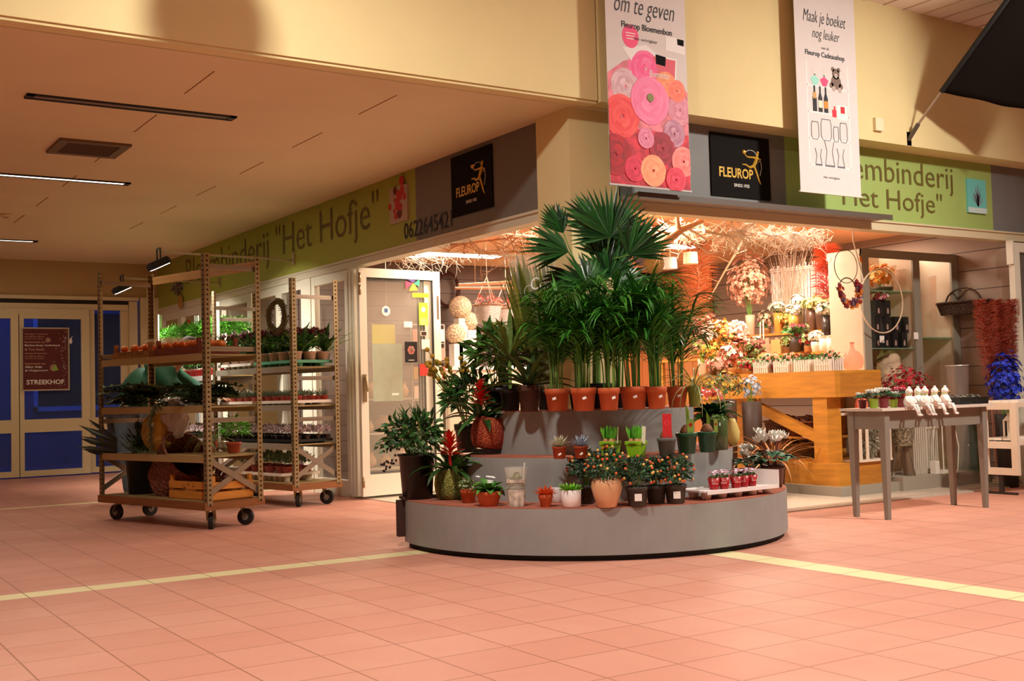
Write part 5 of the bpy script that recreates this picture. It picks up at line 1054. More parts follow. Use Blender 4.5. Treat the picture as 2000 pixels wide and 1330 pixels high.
# ------------------------------------------------------------------ inside the shop, right of the column
def K(px, x, z): q = P(px, 700, x=x); return V((x, q.y, z))
def KY(px, y, z): q = P(px, 700, y=y); return V((q.x, y, z))
M_PINE = mat('#d08a2e', .5, var=.18, scale=2.5, kind='wood'); M_PINE2 = mat('#c07c2c', .5, var=.2, scale=-2.5, kind='wood')
BX, BY = 8.05, 7.12; BE = 9.1
t = thing('workbench', 'heavy orange pine timber counter with a thick top beam inside the shop', 'counter', (BX, BY, 0)); Lb = BE-BY; MB().box(-.06, -.08, .006, .72, Lb, .09).obj('platform', mat('#a59a8a', .6), t)
MB().box(0, 0, .885, .07, Lb, 1.10).obj('front_beam', M_PINE, t); MB().box(.07, 0, .885, .62, .05, 1.0985).obj('end_beam', M_PINE2, t); MB().box(.0, .0, 1.10, .62, Lb, 1.125).obj('top_board', M_PINE, t)
for y in (.12, Lb-.4):
    MB().box(.02, y, .29, .2, y+.17, .885).obj('leg', M_PINE, t)
MB().box(.45, Lb-.4, .29, .6, Lb-.23, .885).obj('leg', M_PINE, t); MB().box(.45, .42, .29, .6, .55, .885).obj('leg', M_PINE2, t)
MB().box(-.02, -.02, .09, .14, Lb, .29).obj('base_beam', M_PINE, t); MB().box(.14, -.02, .09, .68, .12, .29).obj('base_beam', M_PINE2, t)
MB().bar((.08, 1.2, .86), (.08, .3, .52), .07, .09).obj('brace', M_PINE, t)
MB().box(.1, .3, .50, .6, Lb-.42, .52).obj('lower_shelf', M_PINE2, t); MB().box(.14, .14, .29, .64, Lb-.42, .31).obj('lower_shelf', M_PINE2, t)
# stepped shelves behind the counter
t = thing('step_shelf', 'brown stepped shelf unit standing behind the pine counter', 'shelf', (8.75, 7.76, 0)); L_ = 2.6
for k, z in enumerate((1.33, 1.56)):
    MB().box(.0+.26*k, 0, z-.025, .26+.26*k, L_, z).obj('shelf', M_PINE2, t)
    for y in (0, 1.3, L_-.04): MB().box(.02+.26*k, y, 0, .06+.26*k, y+.04, z-.025).obj('post', M_PINE2, t)
def bouquet(name, lab, cat, p, vh, vr, vm, R, H, cols, n=60, fs=.03, group=None, leaf=G_MID, nl=40, vase='vase', sz=1, seed=None, flare=1.15, kind='flower'):
    t = thing(name, lab, cat, p, 0, group); r = random.Random(seed if seed is not None else int(p[0]*977+p[1]*131))
    MB().lathe([(vr*.8, 0), (vr*.85, .004), (vr, vh*.6), (vr*flare*.9, vh), (vr*.8, vh), (vr*.8, vh*.7), (.001, vh*.7)], 16, cap=False).obj(vase, vm, t, smooth=True)
    if nl: b = MB(); bush(b, (0, 0, vh+H*.4), R*.8, H*.5, nl, .08, .025, r.randint(0, 99)); b.obj('leaves', leaf, t)
    sprigs(MB(), vr*.5, vh*.6, (0, 0, vh+H*.5), R*.7, H*.5, 10, 3, .0025).obj('stems', G_STEM, t)
    for ci, c in enumerate(cols):
        b = MB()
        for i in range(n//len(cols)):
            d = rdir(r, -.75); kq = r.uniform(.5, 1); q = V((d.x*R*kq, d.y*R*kq, vh+H*.5+d.z*H*.5*sz*kq))
            if kind == 'flower': flower(b, q, fs*r.uniform(.7, 1.2), 5, d+V((0, 0, .3)), .7, .4, i)
            elif kind == 'ball': b.ball(q, fs*r.uniform(.6, 1), 7, 5)
            elif kind == 'ruffle':
                for k in range(9): b.leaf(q, rdir(r, -.3), d, fs, fs*.8, .6, 2, .3, .6, .5)
            elif kind == 'spray': b.leaf(q-d*fs, d+V((0, 0, .4)), rdir(r, 0), fs*2.2, fs*.35, .3, 2)
        b.obj('flowers', leafmat(c[0], c[1], .7), t)
    return t
M_CL = tint('#f4e8dc', .25); M_AMB = mat('#b8702c', .3, var=.1); M_POTP = mat('#e0b090', .5); M_YEL = mat('#e0b04c', .35)
ZC = 1.126
# picket planters along the counter edge
proto = None
for k, (px, pz, lab) in enumerate(((1497, 0, 'white picket planter half hidden behind the grey-blue flowers on the counter'), (1537, 0, 'white picket planter left of the gap, with orange roses, on the counter edge'), (1578, 0, 'white picket planter in the middle of the counter edge'), (1618, 0, 'white picket planter at the right end of the counter near the pink bottle'))):
    p = K(px, BX+.12, ZC)
    if proto is None:
        t = proto = thing('picket_planter', lab, 'planter', p, 0, 'white picket planters'); b = MB(); r = random.Random(4)
        for i in range(7):
            y = -.085+.028*i; b.box(-.09, y-.011, .0, -.082, y+.011, .105+.02*(i % 2)); b.box(.082, y-.011, 0, .09, y+.011, .11)
        for i in range(6): x = -.075+.03*i; b.box(x-.011, -.097, 0, x+.011, -.09, .105+.02*(i % 2)); b.box(x-.011, .09, 0, x+.011, .097, .11)
        b.box(-.094, -.09, .05, -.09, .09, .062); b.obj('pickets', mat('#eadccb', .6), t); MB().box(-.08, -.088, 0, .08, .088, .07).obj('trough', mat('#6a4a30', .8), t)
        b = MB(); bush(b, (0, 0, .11), .11, .07, 90, .045, .02, 3); b.obj('leaves', G_MID, t); b = MB(); [flower(b, V((r.uniform(-.09, .09), r.uniform(-.09, .09), .15+r.uniform(-.03, .03))), .026, 6, (-.6, -.3, 1), seed=i) for i in range(14)]; b.obj('flowers', leafmat('#b03a24', '#e08a5a'), t)
    else: dup(proto, p, [0, .0, pi, 0][k], lab)
t = thing('glass_demijohn', 'pink glass bottle with narrow neck on the right end of the counter', 'bottle', KY(1665, BY+.12, ZC)); MB().lathe([(.05, 0), (.085, .02), (.098, .07), (.092, .12), (.06, .165), (.024, .19), (.018, .215), (.018, .25), (.024, .255), (.02, .26)], 24, cap=False).obj('glass', tint('#fbdccf', .14, .08), t, smooth=True); MB().tube([(.018*cos(k), .018*sin(k), .252) for k in [i*.5236 for i in range(13)]], .004, 5).obj('lip', mat('#c87a5a', .2), t)
bouquet('blue_bouquet', 'grey-blue hyacinth-like dried flowers on tan stems at the counter left end', 'dried flowers', K(1465, BX-.20, 0)+V((0, 0, 0)), .86, .09, mat('#3a2414', .6), .11, .26, (('#7d8698', '#c4ccdc'),), 90, .022, nl=0, kind='flower', vase='tall_pot')
bouquet('yellow_bouquet', 'yellow and brown dried flower bunch beside the grey-blue flowers', 'dried flowers', K(1412, BX-.35, 0), .88, .11, mat('#4a2c18', .6), .24, .28, (('#8a6a20', '#d8b83c'), ('#3a2416', '#6a4a2c')), 190, .026, nl=40, leaf=G_DARK, vase='tall_pot')
t = thing('glass_jar', 'round amber glass jar on the counter between two picket planters', 'jar', K(1502, BX+.30, ZC)); MB().lathe([(.08, 0), (.13, .04), (.14, .12), (.1, .19), (.07, .20), (.075, .21)], 22, cap=False).obj('glass', tint('#e0a868', .55, .1), t, smooth=True); MB().lathe([(.075, .198), (.08, .205), (.02, .212)], 18).obj('lid', mat('#f0dcb8', .4), t)
t = thing('christmas_bauble', 'dark red glossy ball jar on the counter left of the orange-rose planter', 'ornament', K(1517, BX+.10, ZC)); MB().ball((0, 0, .062), .062, 18, 12).obj('ball', mat('#5a0c10', .12), t, smooth=True); MB().lathe([(.04, 0), (.045, .008)], 16).obj('foot', mat('#2a0c0a', .4), t)
# upper shelves
S1, S2 = 8.88, 9.14
bouquet('flower_basket', 'dark metal bucket with branch handles holding mixed green foliage and red blooms', 'flower basket', K(1556, S1, 1.33), .16, .085, mat('#4a3c30', .5), .15, .16, (('#5a0f18', '#9a2a30'), ('#6a7a4a', '#a8b47a')), 44, .035, leaf=G_MID, nl=90, vase='bucket')
t = crate(K(1497, S1, 1.33)+V((-.02, 0, 0)), pi/2, .26, .18, .14, mat('#caa082', .5), 'glass-sided box of pink potpourri on the first step shelf', name='display_box'); b = MB(); r = random.Random(5); [b.ball((r.uniform(-.1, .1), r.uniform(-.06, .06), .03+r.random()*.12), .022, 6, 4) for _ in range(70)]; o = b.obj('potpourri', leafmat('#6a2a2a', '#d08a70'), t); o['kind'] = 'stuff'
t = thing('paper_bag', 'plain brown kraft paper box beside the potpourri display', 'box', K(1524, S1, 1.33)); MB().box(-.06, -.07, 0, .06, .07, .15).obj('box', mat('#d8a060', .7), t); MB().box(-.05, -.06, .15, .05, .06, .153).obj('flap', mat('#b88040', .7), t)
for k, (px, H, lab) in enumerate(((1485, .28, 'thin cream candle leaning left in the upper shelf display'), (1493, .30, 'thin cream candle standing upright in the upper shelf display'))):
    t = thing('taper_candle', lab, 'candle', K(px, S1+.05, 1.33)+V((0, 0, .0))); MB().tube([(0, 0, .0), (0, -.02+.02*k, H+.08)], [.009, .006], 8).obj('wax', mat('#f0dcc8', .5), t); MB().tube([(0, -.02+.02*k, H+.08), (0, -.02+.02*k, H+.1)], .002, 4).obj('wick', mat('#3a2a20', .8), t)
for k, (px, X_, Z_, R, H, vh, vc, cols, lab) in enumerate((
    (1524, S2, 1.56, .11, .13, .22, '#e08a3c', (('#e8e0c0', '#ece2d2'),), 'white hydrangea in an amber glass vase, leftmost on the top step'),
    (1553, S2-.1, 1.56, .10, .12, .17, '#e09a4c', (('#e8e0c0', '#ece2d2'),), 'white hydrangea in a lower orange vase, second on the top step'),
    (1562, S2+.02, 1.60, .09, .12, .24, '#d8c8a0', (('#ece4cc', '#eee6d8'),), 'small white hydrangea raised between two vases on the top step'),
    (1589, S2, 1.56, .12, .13, .22, '#6a4a3a', (('#e0d488', '#ece09c'),), 'pale yellow hydrangea left of the white cabinet side panel'),
    (1606, S2+.02, 1.56, .10, .12, .25, '#5a4030', (('#e0d488', '#ece09c'),), 'second pale yellow hydrangea close beside the first'),
    (1618, S1+.02, 1.33, .12, .14, .36, '#3a2a22', (('#ece4c8', '#ece2d2'),), 'large cream-white hydrangea in front of the cabinet panel, rightmost'),
    (1597, S1-.05, 1.33, .09, .11, .10, '#f0e0d0', (('#f0e8d8', '#eee6d8'),), 'white blooms in a low white pot on the first step shelf'))):
    bouquet('hydrangea', lab, 'flowers', K(px, X_, Z_), vh, .055 if vh > .12 else .06, mat(vc, .25), R, H, cols, 130, .026, 'hydrangeas on the step shelves', nl=14, kind='flower', seed=k)
for k, (px, lab) in enumerate(((1611, 'white lidded candle jar on the first step shelf, left of two'), (1626, 'white lidded candle jar against the cabinet panel, right of two'))):
    t = thing('candle_jar', lab, 'candle', K(px, S1-.08, 1.33), 0, 'white candle jars'); MB().lathe([(.045, 0), (.05, .005), (.05, .13), (.04, .135)], 18).obj('jar', mat('#f4e4d4', .3), t, smooth=True); MB().lathe([(.052, .13), (.052, .15), (.01, .155)], 18).obj('lid', mat('#d8b8a0', .5), t)
bouquet('peach_blossoms', 'large peach-pink dried leaf bouquet hanging before the plank wall', 'dried flowers', K(1468, S2-.1, 1.56), .22, .05, M_POTP, .24, .74, (('#c87a5c', '#f2b898'), ('#d89070', '#f8cbb0')), 420, .036, nl=0, kind='flower', sz=1.0, seed=5)
# mass of flowers left end: second display table
for k, (px, X_, vh, R, H, cols, kd, lab) in enumerate((
    (1388, 8.35, .26, .17, .30, (('#d88a70', '#f6c4ac'), ('#e8b4a0', '#fbe0d0')), 'flower', 'pale pink blossoms behind the rightmost areca palm'),
    (1420, 8.45, .22, .16, .30, (('#d8701c', '#f8a83c'), ('#e89a3c', '#f8c878')), 'flower', 'bright orange blossoms on the counter right of the palms'),
    (1392, 8.15, .10, .15, .26, (('#d87a18', '#f4a030'), ('#8aa82a', '#c4d85a')), 'flower', 'orange roses with lime green leaves just right of the palms'),
    (1428, 8.15, .07, .15, .26, (('#a83a24', '#d8704a'), ('#e8c8a8', '#f8e8d8')), 'flower', 'rust red and cream bouquet left of the step shelves on the counter'),
    (1458, 8.40, .08, .15, .22, (('#7a1c14', '#b84a30'), ('#a8602c', '#d89a5c')), 'spray', 'dark red sprigs with berries on the counter by the step shelf'),
    (1408, 8.12, .03, .17, .16, (('#e0907c', '#f8c0ac'),), 'flower', 'low salmon pink blossoms above the yellow-brown bunch'),
    (1442, 8.5, .34, .12, .22, (('#f0d0c0', '#fff0e8'), ('#e8a890', '#f8c8b8')), 'ball', 'cream cotton-ball stems standing highest on the left end of the counter'),
    (1380, 8.5, .40, .16, .30, (('#d8806c', '#f4b8a0'), ('#c85a3c', '#e89070')), 'flower', 'coral and pink blossoms rising highest right behind the palms'),
    (1410, 8.55, .34, .15, .26, (('#e8901c', '#fabc50'), ('#f0d8b8', '#fff0dc')), 'ruffle', 'amber ruffled blooms behind the palms with cream ones between'),
    (1448, 8.5, .16, .15, .24, (('#9a2a20', '#d0604a'), ('#e0a070', '#f4cca8')), 'flower', 'brick red and apricot bouquet beside the peach blossom vase'),
    (1372, 8.3, .18, .16, .28, (('#c8705c', '#eeb09c'), ('#9aa040', '#ccd07c')), 'flower', 'dusty pink bouquet with lime sprigs half hidden by the palms'),
    (1474, 8.45, .14, .11, .18, (('#6a1a1c', '#a03c34'), ('#7a8a4a', '#a8b878')), 'ruffle', 'dark red ruffled heads with grey-green leaves near the thin candles'),
    (1466, 8.15, .03, .13, .12, (('#8a0f18', '#d0303a'), ('#5a6a3a', '#8a9a5a')), 'ball', 'low arrangement with shiny red apples on the counter edge'))):
    bouquet('bouquet', lab, 'bouquet', K(px, X_, ZC), vh, .05, mat(('#c88a50', '#e0c0a0', '#8a5a30')[k % 3], .4), R, H, cols, 120, .032 if kd != 'ball' else .022, 'bouquets on the counter', nl=26, kind=kd, seed=k+11, leaf=leafmat('#4a5a2a', '#9aa85a'))
# twig screen, sprays, feathers, dried grass
t = thing('twig_screen', 'woven screen of white-washed twigs standing on the top step shelf', 'twig screen', K(1570, 9.235, 1.56)); b = MB(); r = random.Random(8)
for i in range(46): y = -.42+.84*i/45; b.tube([(r.uniform(-.01, .01), y, .0), (r.uniform(-.01, .01), y+r.uniform(-.01, .01), .70+r.uniform(-.02, .04))], .0075, 5)
b.obj('twigs', mat('#e0ccc0', .8, var=.15, scale=30), t); b = MB(); [b.tube([(-.015, -.43, z), (-.015, .43, z+.02)], .008, 5) for z in (.66, .68, .3)]; b.obj('crossbars', mat('#e8dcd0', .8), t)
t = thing('twig_bundle', 'spray of bare pale twigs fanning up above the twig screen', 'twigs', K(1545, 9.19, 1.56)); b = MB(); r = random.Random(9)
for i in range(46): a = r.gauss(0, .38); b.tube([(0, 0, .02), (r.uniform(-.02, .02), sin(a)*.3, .45), (r.uniform(-.04, .04), sin(a)*.62+r.uniform(-.05, .05), .78+r.random()*.14)], [.004, .003, .0015], 4)
b.obj('twigs', mat('#c8a890', .8), t); MB().lathe([(.05, 0), (.06, .2)], 14).obj('vase', mat('#d8a878', .4), t)
def plume(name, lab, cat, p, L, R, c1, c2, n=260, seed=1, down=False, group=None):
    t = thing(name, lab, cat, p, 0, group); b = MB(); r = random.Random(seed); s = -1 if down else 1
    for i in range(n):
        u = r.random(); z = s*L*u; q = R*(sin(pi*min(1, u*.9+.1)))**.7*r.uniform(.2, 1); a = r.uniform(0, 6.28)
        b.leaf((cos(a)*q*.3, sin(a)*q*.3, z), (cos(a), sin(a), .9), (0, 0, 1), .09+R*.5, .020, .8, 2)
    b.obj('plume', leafmat(c1, c2, .9), t); MB().tube([(0, 0, 0 if not down else .06), (0, 0, s*L*.9)], .004, 5).obj('stem', mat('#c89870', .7), t); return t
plume('feather_bunch', 'bright orange fluffy bunch hanging beside the cabinet panel, above the pink one', 'hanging feathers', P(1614, 480, x=8.9), .30, .10, '#e86a3c', '#f8a070', 330, 3, True)
plume('feather_bunch', 'coral pink fluffy bunch hanging just below the orange one', 'hanging feathers', P(1612, 515, x=8.9), .36, .13, '#e86a6a', '#f8a8a0', 330, 4, True)
plume('dried_grass', 'vivid orange dried grass bunch hanging upside down by the lamp shades', 'dried grass', P(1362, 478, y=9.2), .62, .2, '#dc8450', '#f4b080', 420, 5, True)
# hanging lamps, discs, moss ball, by the orange board wall
for k, (px, py, w, h, c, lab) in enumerate(((1309, 514, 28, 22, '#f6ecdc', 'small white drum lampshade hanging in the shop, middle of three'), (1349, 504, 29, 22, '#f8f0c8', 'pale yellow drum lampshade hanging in the shop, rightmost of three'), (1221, 520, 22, 22, '#f0c8a8', 'pinkish drum lampshade hanging next to the column, leftmost of three'))):
    p = P(px, py+h/2, y=9.0); s = pxm(p); t = thing('lampshade', lab, 'lamp', p, 0, 'drum lampshades'); MB().lathe([(w*s/2, 0), (w*s/2*.92, h*s)], 22, cap=False).obj('shade', mat(c, .6, emit=.15), t, smooth=True); MB().tube([(0, 0, h*s*.5), (0, 0, 2.56-p.z)], .003, 4).obj('cord', mat('#d8b890', .7), t)
p = P(1277, 515, y=8.8); t = thing('moss_ball', 'round brown moss ball hanging left of the drum lampshades', 'ornament', p); MB().ball((0, 0, 0), .105, 20, 14).obj('ball', mat('#6a4a14', .95, var=.4, scale=60, bump=1), t, smooth=True); MB().tube([(0, 0, .1), (0, 0, 2.56-p.z)], .003, 4).obj('cord', mat('#d8b890', .7), t)
for px, py, lab in ((1252, 500, 'dark disc ornament hanging behind the moss ball'), (1216, 502, 'dark disc ornament hanging next to the column edge')):
    p = P(px, py, y=9.1); t = thing('disc_ornament', lab, 'ornament', p, 0, 'dark hanging discs'); b = MB(); b.M = Matrix.Rotation(pi/2, 4, 'X'); b.disc(0, 0, .10, -.01, .01, 24); b.obj('disc', mat('#3a1a0c', .7), t); MB().tube([(0, 0, .1), (0, 0, 2.56-p.z)], .003, 4).obj('cord', mat('#d8b8a0', .7), t)
# ceiling branches
def branch(lab, p, d, L, col, seed, n=40, th=.016, tw=.30, group='pale branches hung under the shop ceiling', buds=None):
    t = thing('ceiling_branch', lab, 'branch', p, 0, group); r = random.Random(seed); b = MB(); d = V(d).normalized(); f = MB()
    pts = [V((0, 0, 0))]
    for i in range(6): pts.append(pts[-1]+(d+V((r.uniform(-.3, .3), r.uniform(-.3, .3), r.uniform(-.15, .15)))).normalized()*L/6)
    b.tube(pts, [th*(1-.12*i) for i in range(7)], 6)
    for i in range(n):
        k = r.randint(0, 5); q = pts[k].lerp(pts[k+1], r.random()); e = (d*.5+V((r.uniform(-1, 1), r.uniform(-1, 1), r.uniform(-1, .45)))).normalized(); l = tw*r.uniform(.4, 1)
        m_ = q+e*l*.5+V((r.uniform(-.03, .03), r.uniform(-.03, .03), r.uniform(-.03, .03))); z = q+e*l+V((r.uniform(-.06, .06), r.uniform(-.06, .06), r.uniform(-.06, .06)))
        b.tube([q, m_, z], [th*.33, th*.25, th*.12], 4, cap=False)
        for _ in range(3): s_ = m_.lerp(z, r.random()); b.tube([s_, s_+rdir(r, -1)*l*.35], [th*.2, th*.1], 3, cap=False)
        if buds:
            for _ in range(buds): c = q.lerp(z, r.uniform(.2, 1))+rdir(r, -1)*.02; flower(f, c, .022, 4, rdir(r, -.5), .8, .3)
    b.obj('twigs', mat(col, .8, var=.15, scale=20), t)
    if buds: f.obj('blossoms', leafmat('#d8a890', '#f8dcc8', .8), t)
    return t
for i, (px, py, yy, dx, L, c, n, bd, lab) in enumerate(((1230, 455, 7.6, 1, .8, '#e8d0b0', 46, 0, 'pale branch under the ceiling next to the column'), (1300, 450, 7.7, 1, .8, '#d8c2a4', 50, 2, 'cream branch with small blossoms left of the driftwood'),
        (1375, 452, 7.5, 1, .8, '#dcc8ac', 56, 0, 'cream branch tangle right of the driftwood'), (1435, 450, 7.6, 1, .8, '#dac6b0', 56, 1, 'whitish twiggy branch above the peach bouquet'),
        (1490, 455, 7.5, 1, .8, '#e0ccb8', 56, 0, 'white coral-like branch at the middle of the opening'), (1545, 457, 7.45, 1, .7, '#e0ccb8', 56, 0, 'white coral-like branch near the orange feathers'), (1330, 440, 8.3, 1, 1.0, '#e0a880', 50, 3, 'pinkish blossoming branch deeper under the shop ceiling'), (1250, 445, 8.4, 1, .9, '#d89868', 40, 3, 'brown-pink blossoming branch deep beside the column'))):
    branch(lab, P(px, py, y=yy), (dx, .15, .02), L, c, 20+i, n, .016, .26, buds=bd)
t = thing('driftwood', 'thick bare driftwood limb under the ceiling above the moss ball', 'driftwood', P(1280, 485, y=7.5)); q = P(1372, 432, y=7.5)-P(1280, 485, y=7.5); r = random.Random(1)
b = MB().tube([(0, 0, 0), q*.3+V((0, 0, .01)), q*.55+V((0, 0, .03)), q], [.032, .036, .03, .018], 9); b.tube([q*.5, q*.5+V((-.02, 0, .2))], [.026, .012], 7); b.tube([q*.45, q*.45+V((-.22, .05, .05))], [.018, .008], 6); b.obj('limb', mat('#d8b088', .8, var=.2, scale=12), t, smooth=True); b = MB(); b.tube([q*.7, q*.7+V((.2, 0, -.08)), q*.7+V((.4, 0, -.05))], [.014, .01, .004], 5); b.tube([q*.55, q*.55+V((.3, 0, -.16)), q*.55+V((.55, 0, -.12))], [.01, .008, .004], 5); b.obj('offshoot', mat('#e8d0b0', .8), t)
t = thing('long_twig', 'long thin bare twig slanting down before the plank wall', 'twig', P(1448, 475, y=8.2)); q = P(1385, 585, y=8.2)-P(1448, 475, y=8.2); b = MB().tube([(.12, 0, 2.555-t.location.z), (0, 0, 0), q*.5+V((.01, 0, .02)), q], [.010, .012, .009, .005], 6); b.obj('stem', mat('#d8a880', .8), t); b = MB(); [b.tube([q*u, q*u+V((sg*.16, 0, .05))], [.005, .002], 4) for u, sg in ((.2, 1), (.35, -1), (.5, 1), (.7, -1))]; b.obj('side_twigs', mat('#d8a880', .8), t)
# ------------------------------------------------------------------ white shelf cabinet at the right of the opening
CYc = 7.30; CB = .40; m_cab = mat('#cdb89e', .5, var=.03); m_cab2 = mat('#8f8878', .5)
t = thing('display_cabinet', 'tall greyish-white open display cabinet with glass shelves at right of the opening', 'cabinet', (8.71, CYc, 0))
MB().box(.06, -.30, .006, 1.37, CB, .13).obj('plinth', mat('#a59a8a', .6), t); MB().box(-.035, -.02, .131, 1.37, CB, .15).obj('base_board', mat('#b8aa98', .5), t)
divs = (0, .74, 1.33)
for x in divs: MB().box(x-.035, 0, .15, x+.035, CB, 2.27).obj('side_panel', m_cab, t); MB().box(x-.05, -.02, .15, x+.05, 0, 2.27).obj('front_post', m_cab2, t)
MB().box(-.05, -.021, 2.19, 1.38, -.0, 2.27).obj('header', m_cab2, t); MB().box(-.03, CB+.001, 2.2, 1.37, CB+.02, 2.27).obj('back_header', m_cab, t)
for x0 in (.40, 1.03): MB().box(x0, CB-.02, .15, x0+.06, CB, 2.2).box(x0+.06, CB-.012, .15, x0+.26, CB-.008, 2.2).obj('back_panel', mat('#d8b090', .6), t)
SH1, SH1b, SH2 = 1.885, 1.335, 1.44
for (a_, b_, z) in ((.04, .70, SH1), (.04, .70, SH1b), (.78, 1.29, SH2)): MB().box(a_, 0.01, z-.01, b_, CB-.03, z).obj('glass_shelf', tint('#b8d0b0', .35, .05), t)
def CC(px, dy, z): return KY(px, CYc+dy, z)
for k, (px, X_, z_, R, H, cols, lab) in enumerate(((1478, S1, 1.33, .10, .14, (('#a84a3a', '#d88a6a'), ('#e8d8b8', '#f8ecd4')), 'low dried arrangement at the left end of the first step shelf'), (1540, S1-.05, 1.33, .08, .12, (('#d8a05a', '#f0c890'), ('#6a7a3a', '#9aa85a')), 'golden poinsettia arrangement left of the dark metal bucket'),
        (1580, S1, 1.33, .10, .13, (('#7a1a20', '#b8403a'), ('#5a6a34', '#8a9a5a')), 'red berry arrangement right of the dark metal bucket'), (1500, S2, 1.56, .10, .20, (('#b8806a', '#e0b8a0'), ('#c8a078', '#ecd0b0')), 'beige dried flowers at the left end of the top step'), (1540, S2, 1.56, .08, .16, (('#e8a83c', '#f8d080'),), 'yellow tulip-like blooms between the first two hydrangeas'))):
    bouquet('arrangement', lab, 'flowers', K(px, X_, z_), .07, .045, mat(('#c88a50', '#8a5a30')[k % 2], .4), R, H, cols, 70, .028, 'small arrangements on the step shelves', nl=24, seed=k+40)
bouquet('glowing_bouquet', 'box of glowing amber flowers with fairy lights on the top cabinet shelf', 'flowers', CC(1727, .2, SH1), .05, .11, mat('#4a3a18', .5), .13, .24, (('#e87a18', '#ffb040'), ('#f8c860', '#fff0b0')), 120, .035, nl=0, vase='box', seed=3)
t = thing('twig_bundle', 'bundle of thin reddish twigs behind the glowing bouquet', 'twigs', CC(1722, .42, 0)+V((0, .06, 0))); b = MB(); r = random.Random(3)
for i in range(60): x = r.uniform(-.2, .24); b.tube([(x*.4, 0, .1), (x*.8, r.uniform(-.03, .03), 1.4), (x, r.uniform(-.05, .05), 2.15+r.random()*.1)], [.004, .003, .0015], 4, cap=False)
b.obj('twigs', mat('#b87a60', .8), t); MB().lathe([(.1, 0), (.11, .4), (.1, .4)], 16).obj('pot', mat('#8a5a44', .6), t)
def glassvase(lab, p, r_, h, group=None, shape=0, c='#fbf4ee'):
    t = thing('glass_vase', lab, 'glass vase', p, 0, group); pr = [(r_*.7, 0), (r_*.75, .006), (r_*.8, h*.5), (r_, h), (r_*.97, h), (r_*.76, h*.5), (.001, .02)] if not shape else [(r_, 0), (r_, h), (r_*.95, h), (r_*.95, .012), (.001, .012)]
    MB().lathe(pr, 18, cap=False).obj('glass', tint(c, .07, .05), t, smooth=True); b = MB(); b.tube([(r_*cos(k*pi/9), r_*sin(k*pi/9), h) for k in range(19)], .0028, 4); b.obj('rim', mat('#f4e8e0', .2), t); return t
for k, (px, dy, z, r_, h, sh, lab) in enumerate(((1752, .15, SH1, .03, .26, 1, 'slim clear glass tube vase on the top cabinet shelf, left of three'), (1767, .12, SH1, .045, .22, 1, 'clear cylinder vase on the top cabinet shelf, middle of three'), (1782, .15, SH1, .05, .20, 1, 'clear cylinder vase on the top cabinet shelf, right of three'),
      (1828, .12, SH2, .035, .62, 0, 'tall slim flared glass vase on the right cabinet shelf, leftmost'), (1842, .22, SH2, .05, .36, 1, 'straight clear glass vase in the right bay behind the flared one'), (1856, .14, SH2, .04, .30, 0, 'medium flared glass vase in the right bay'), (1872, .16, SH2, .055, .20, 0, 'short wide glass vase at right end of right bay'))):
    glassvase(lab, CC(px, dy, z), r_, h, None, sh)
# boxed dark vases
bx0 = None; r = random.Random(6); k = 0
for row, (zz_, xs_) in enumerate(((SH1b, (1709, 1726, 1743, 1760, 1777)), (SH1b+.155, (1709, 1728, 1747, 1766)), (SH1b+.31, (1712, 1730)))):
    for px in xs_:
        lab = 'black vase box with a printed vase, %s row of the stack on the lower cabinet shelf' % ('bottom', 'middle', 'top')[row]
        if bx0 is None:
            bx0 = thing('vase_box', lab, 'box', CC(px, .12, zz_), 0, 'black boxed vases'); MB().box(-.038, -.05, 0, .038, .05, .152).obj('carton', mat('#1c1a18', .5), bx0)
            MB().lathe([(.01, 0), (.024, .015), (.022, .05), (.008, .09), (.012, .115)], 10, (0, -.045, .015), sy=.3).obj('printed_vase', mat('#a88a80', .4), bx0, smooth=True); m_l = bx0
        else: dup(bx0, CC(px, .12, zz_), 0, 'black vase box, %s from left in the %s row of the cabinet stack' % (('first', 'second', 'third', 'fourth', 'fifth')[xs_.index(px)], ('bottom', 'middle', 'top')[row]))
bx0['label'] = 'black vase box, first from left in the bottom row of the cabinet stack'
for k, (px, lab) in enumerate(((1724, 'square white price card on the stacked black vase boxes'), (1791, 'square white price card at the middle cabinet post'))):
    o = MB().box(-.033, -.002, -.033, .033, 0, .033).obj('price_card', M_TAG, None, CC(px, .055 if k == 0 else -.03, 1.42 if k == 0 else 1.45)); tag(o, lab, 'price card')
bouquet('pink_bouquet', 'low bunch of pink flowers on top of the black vase boxes', 'flowers', CC(1722, .14, SH1b+.462), .012, .06, mat('#6a2a30', .6), .10, .07, (('#b83048', '#e87890'), ('#f0c0c0', '#ffe8e4')), 60, .028, nl=0, vase='tray', seed=9)
bouquet('yellow_lilies', 'yellow and orange lilies with dark leaves behind the right cabinet bay', 'flowers', CC(1838, .75, 0), 1.2, .09, mat('#3a1c14', .5), .22, 1.0, (('#d8b820', '#f8e860'), ('#e88a3c', '#f8b070')), 70, .07, leaf=G_DARK, nl=60, vase='tall_vase', seed=4)
bouquet('yellow_blossoms', 'yellow blossoms glimpsed between cabinet post and plank wall', 'flowers', V((10.0, 7.85, 0)), 1.25, .05, mat('#6a4a20', .5), .08, 1.0, (('#d8a818', '#f8d848'),), 60, .06, leaf=G_DARK, nl=10, vase='tall_vase', seed=5)
bouquet('red_berries', 'crimson berry branches spreading behind the grey table toward the cabinet', 'berry branches', CC(1765, -.16, .132), .56, .055, mat('#8a7058', .5), .27, .50, (('#8a0f1a', '#c8283a'),), 300, .024, nl=0, kind='flower', vase='tall_vase', seed=6)
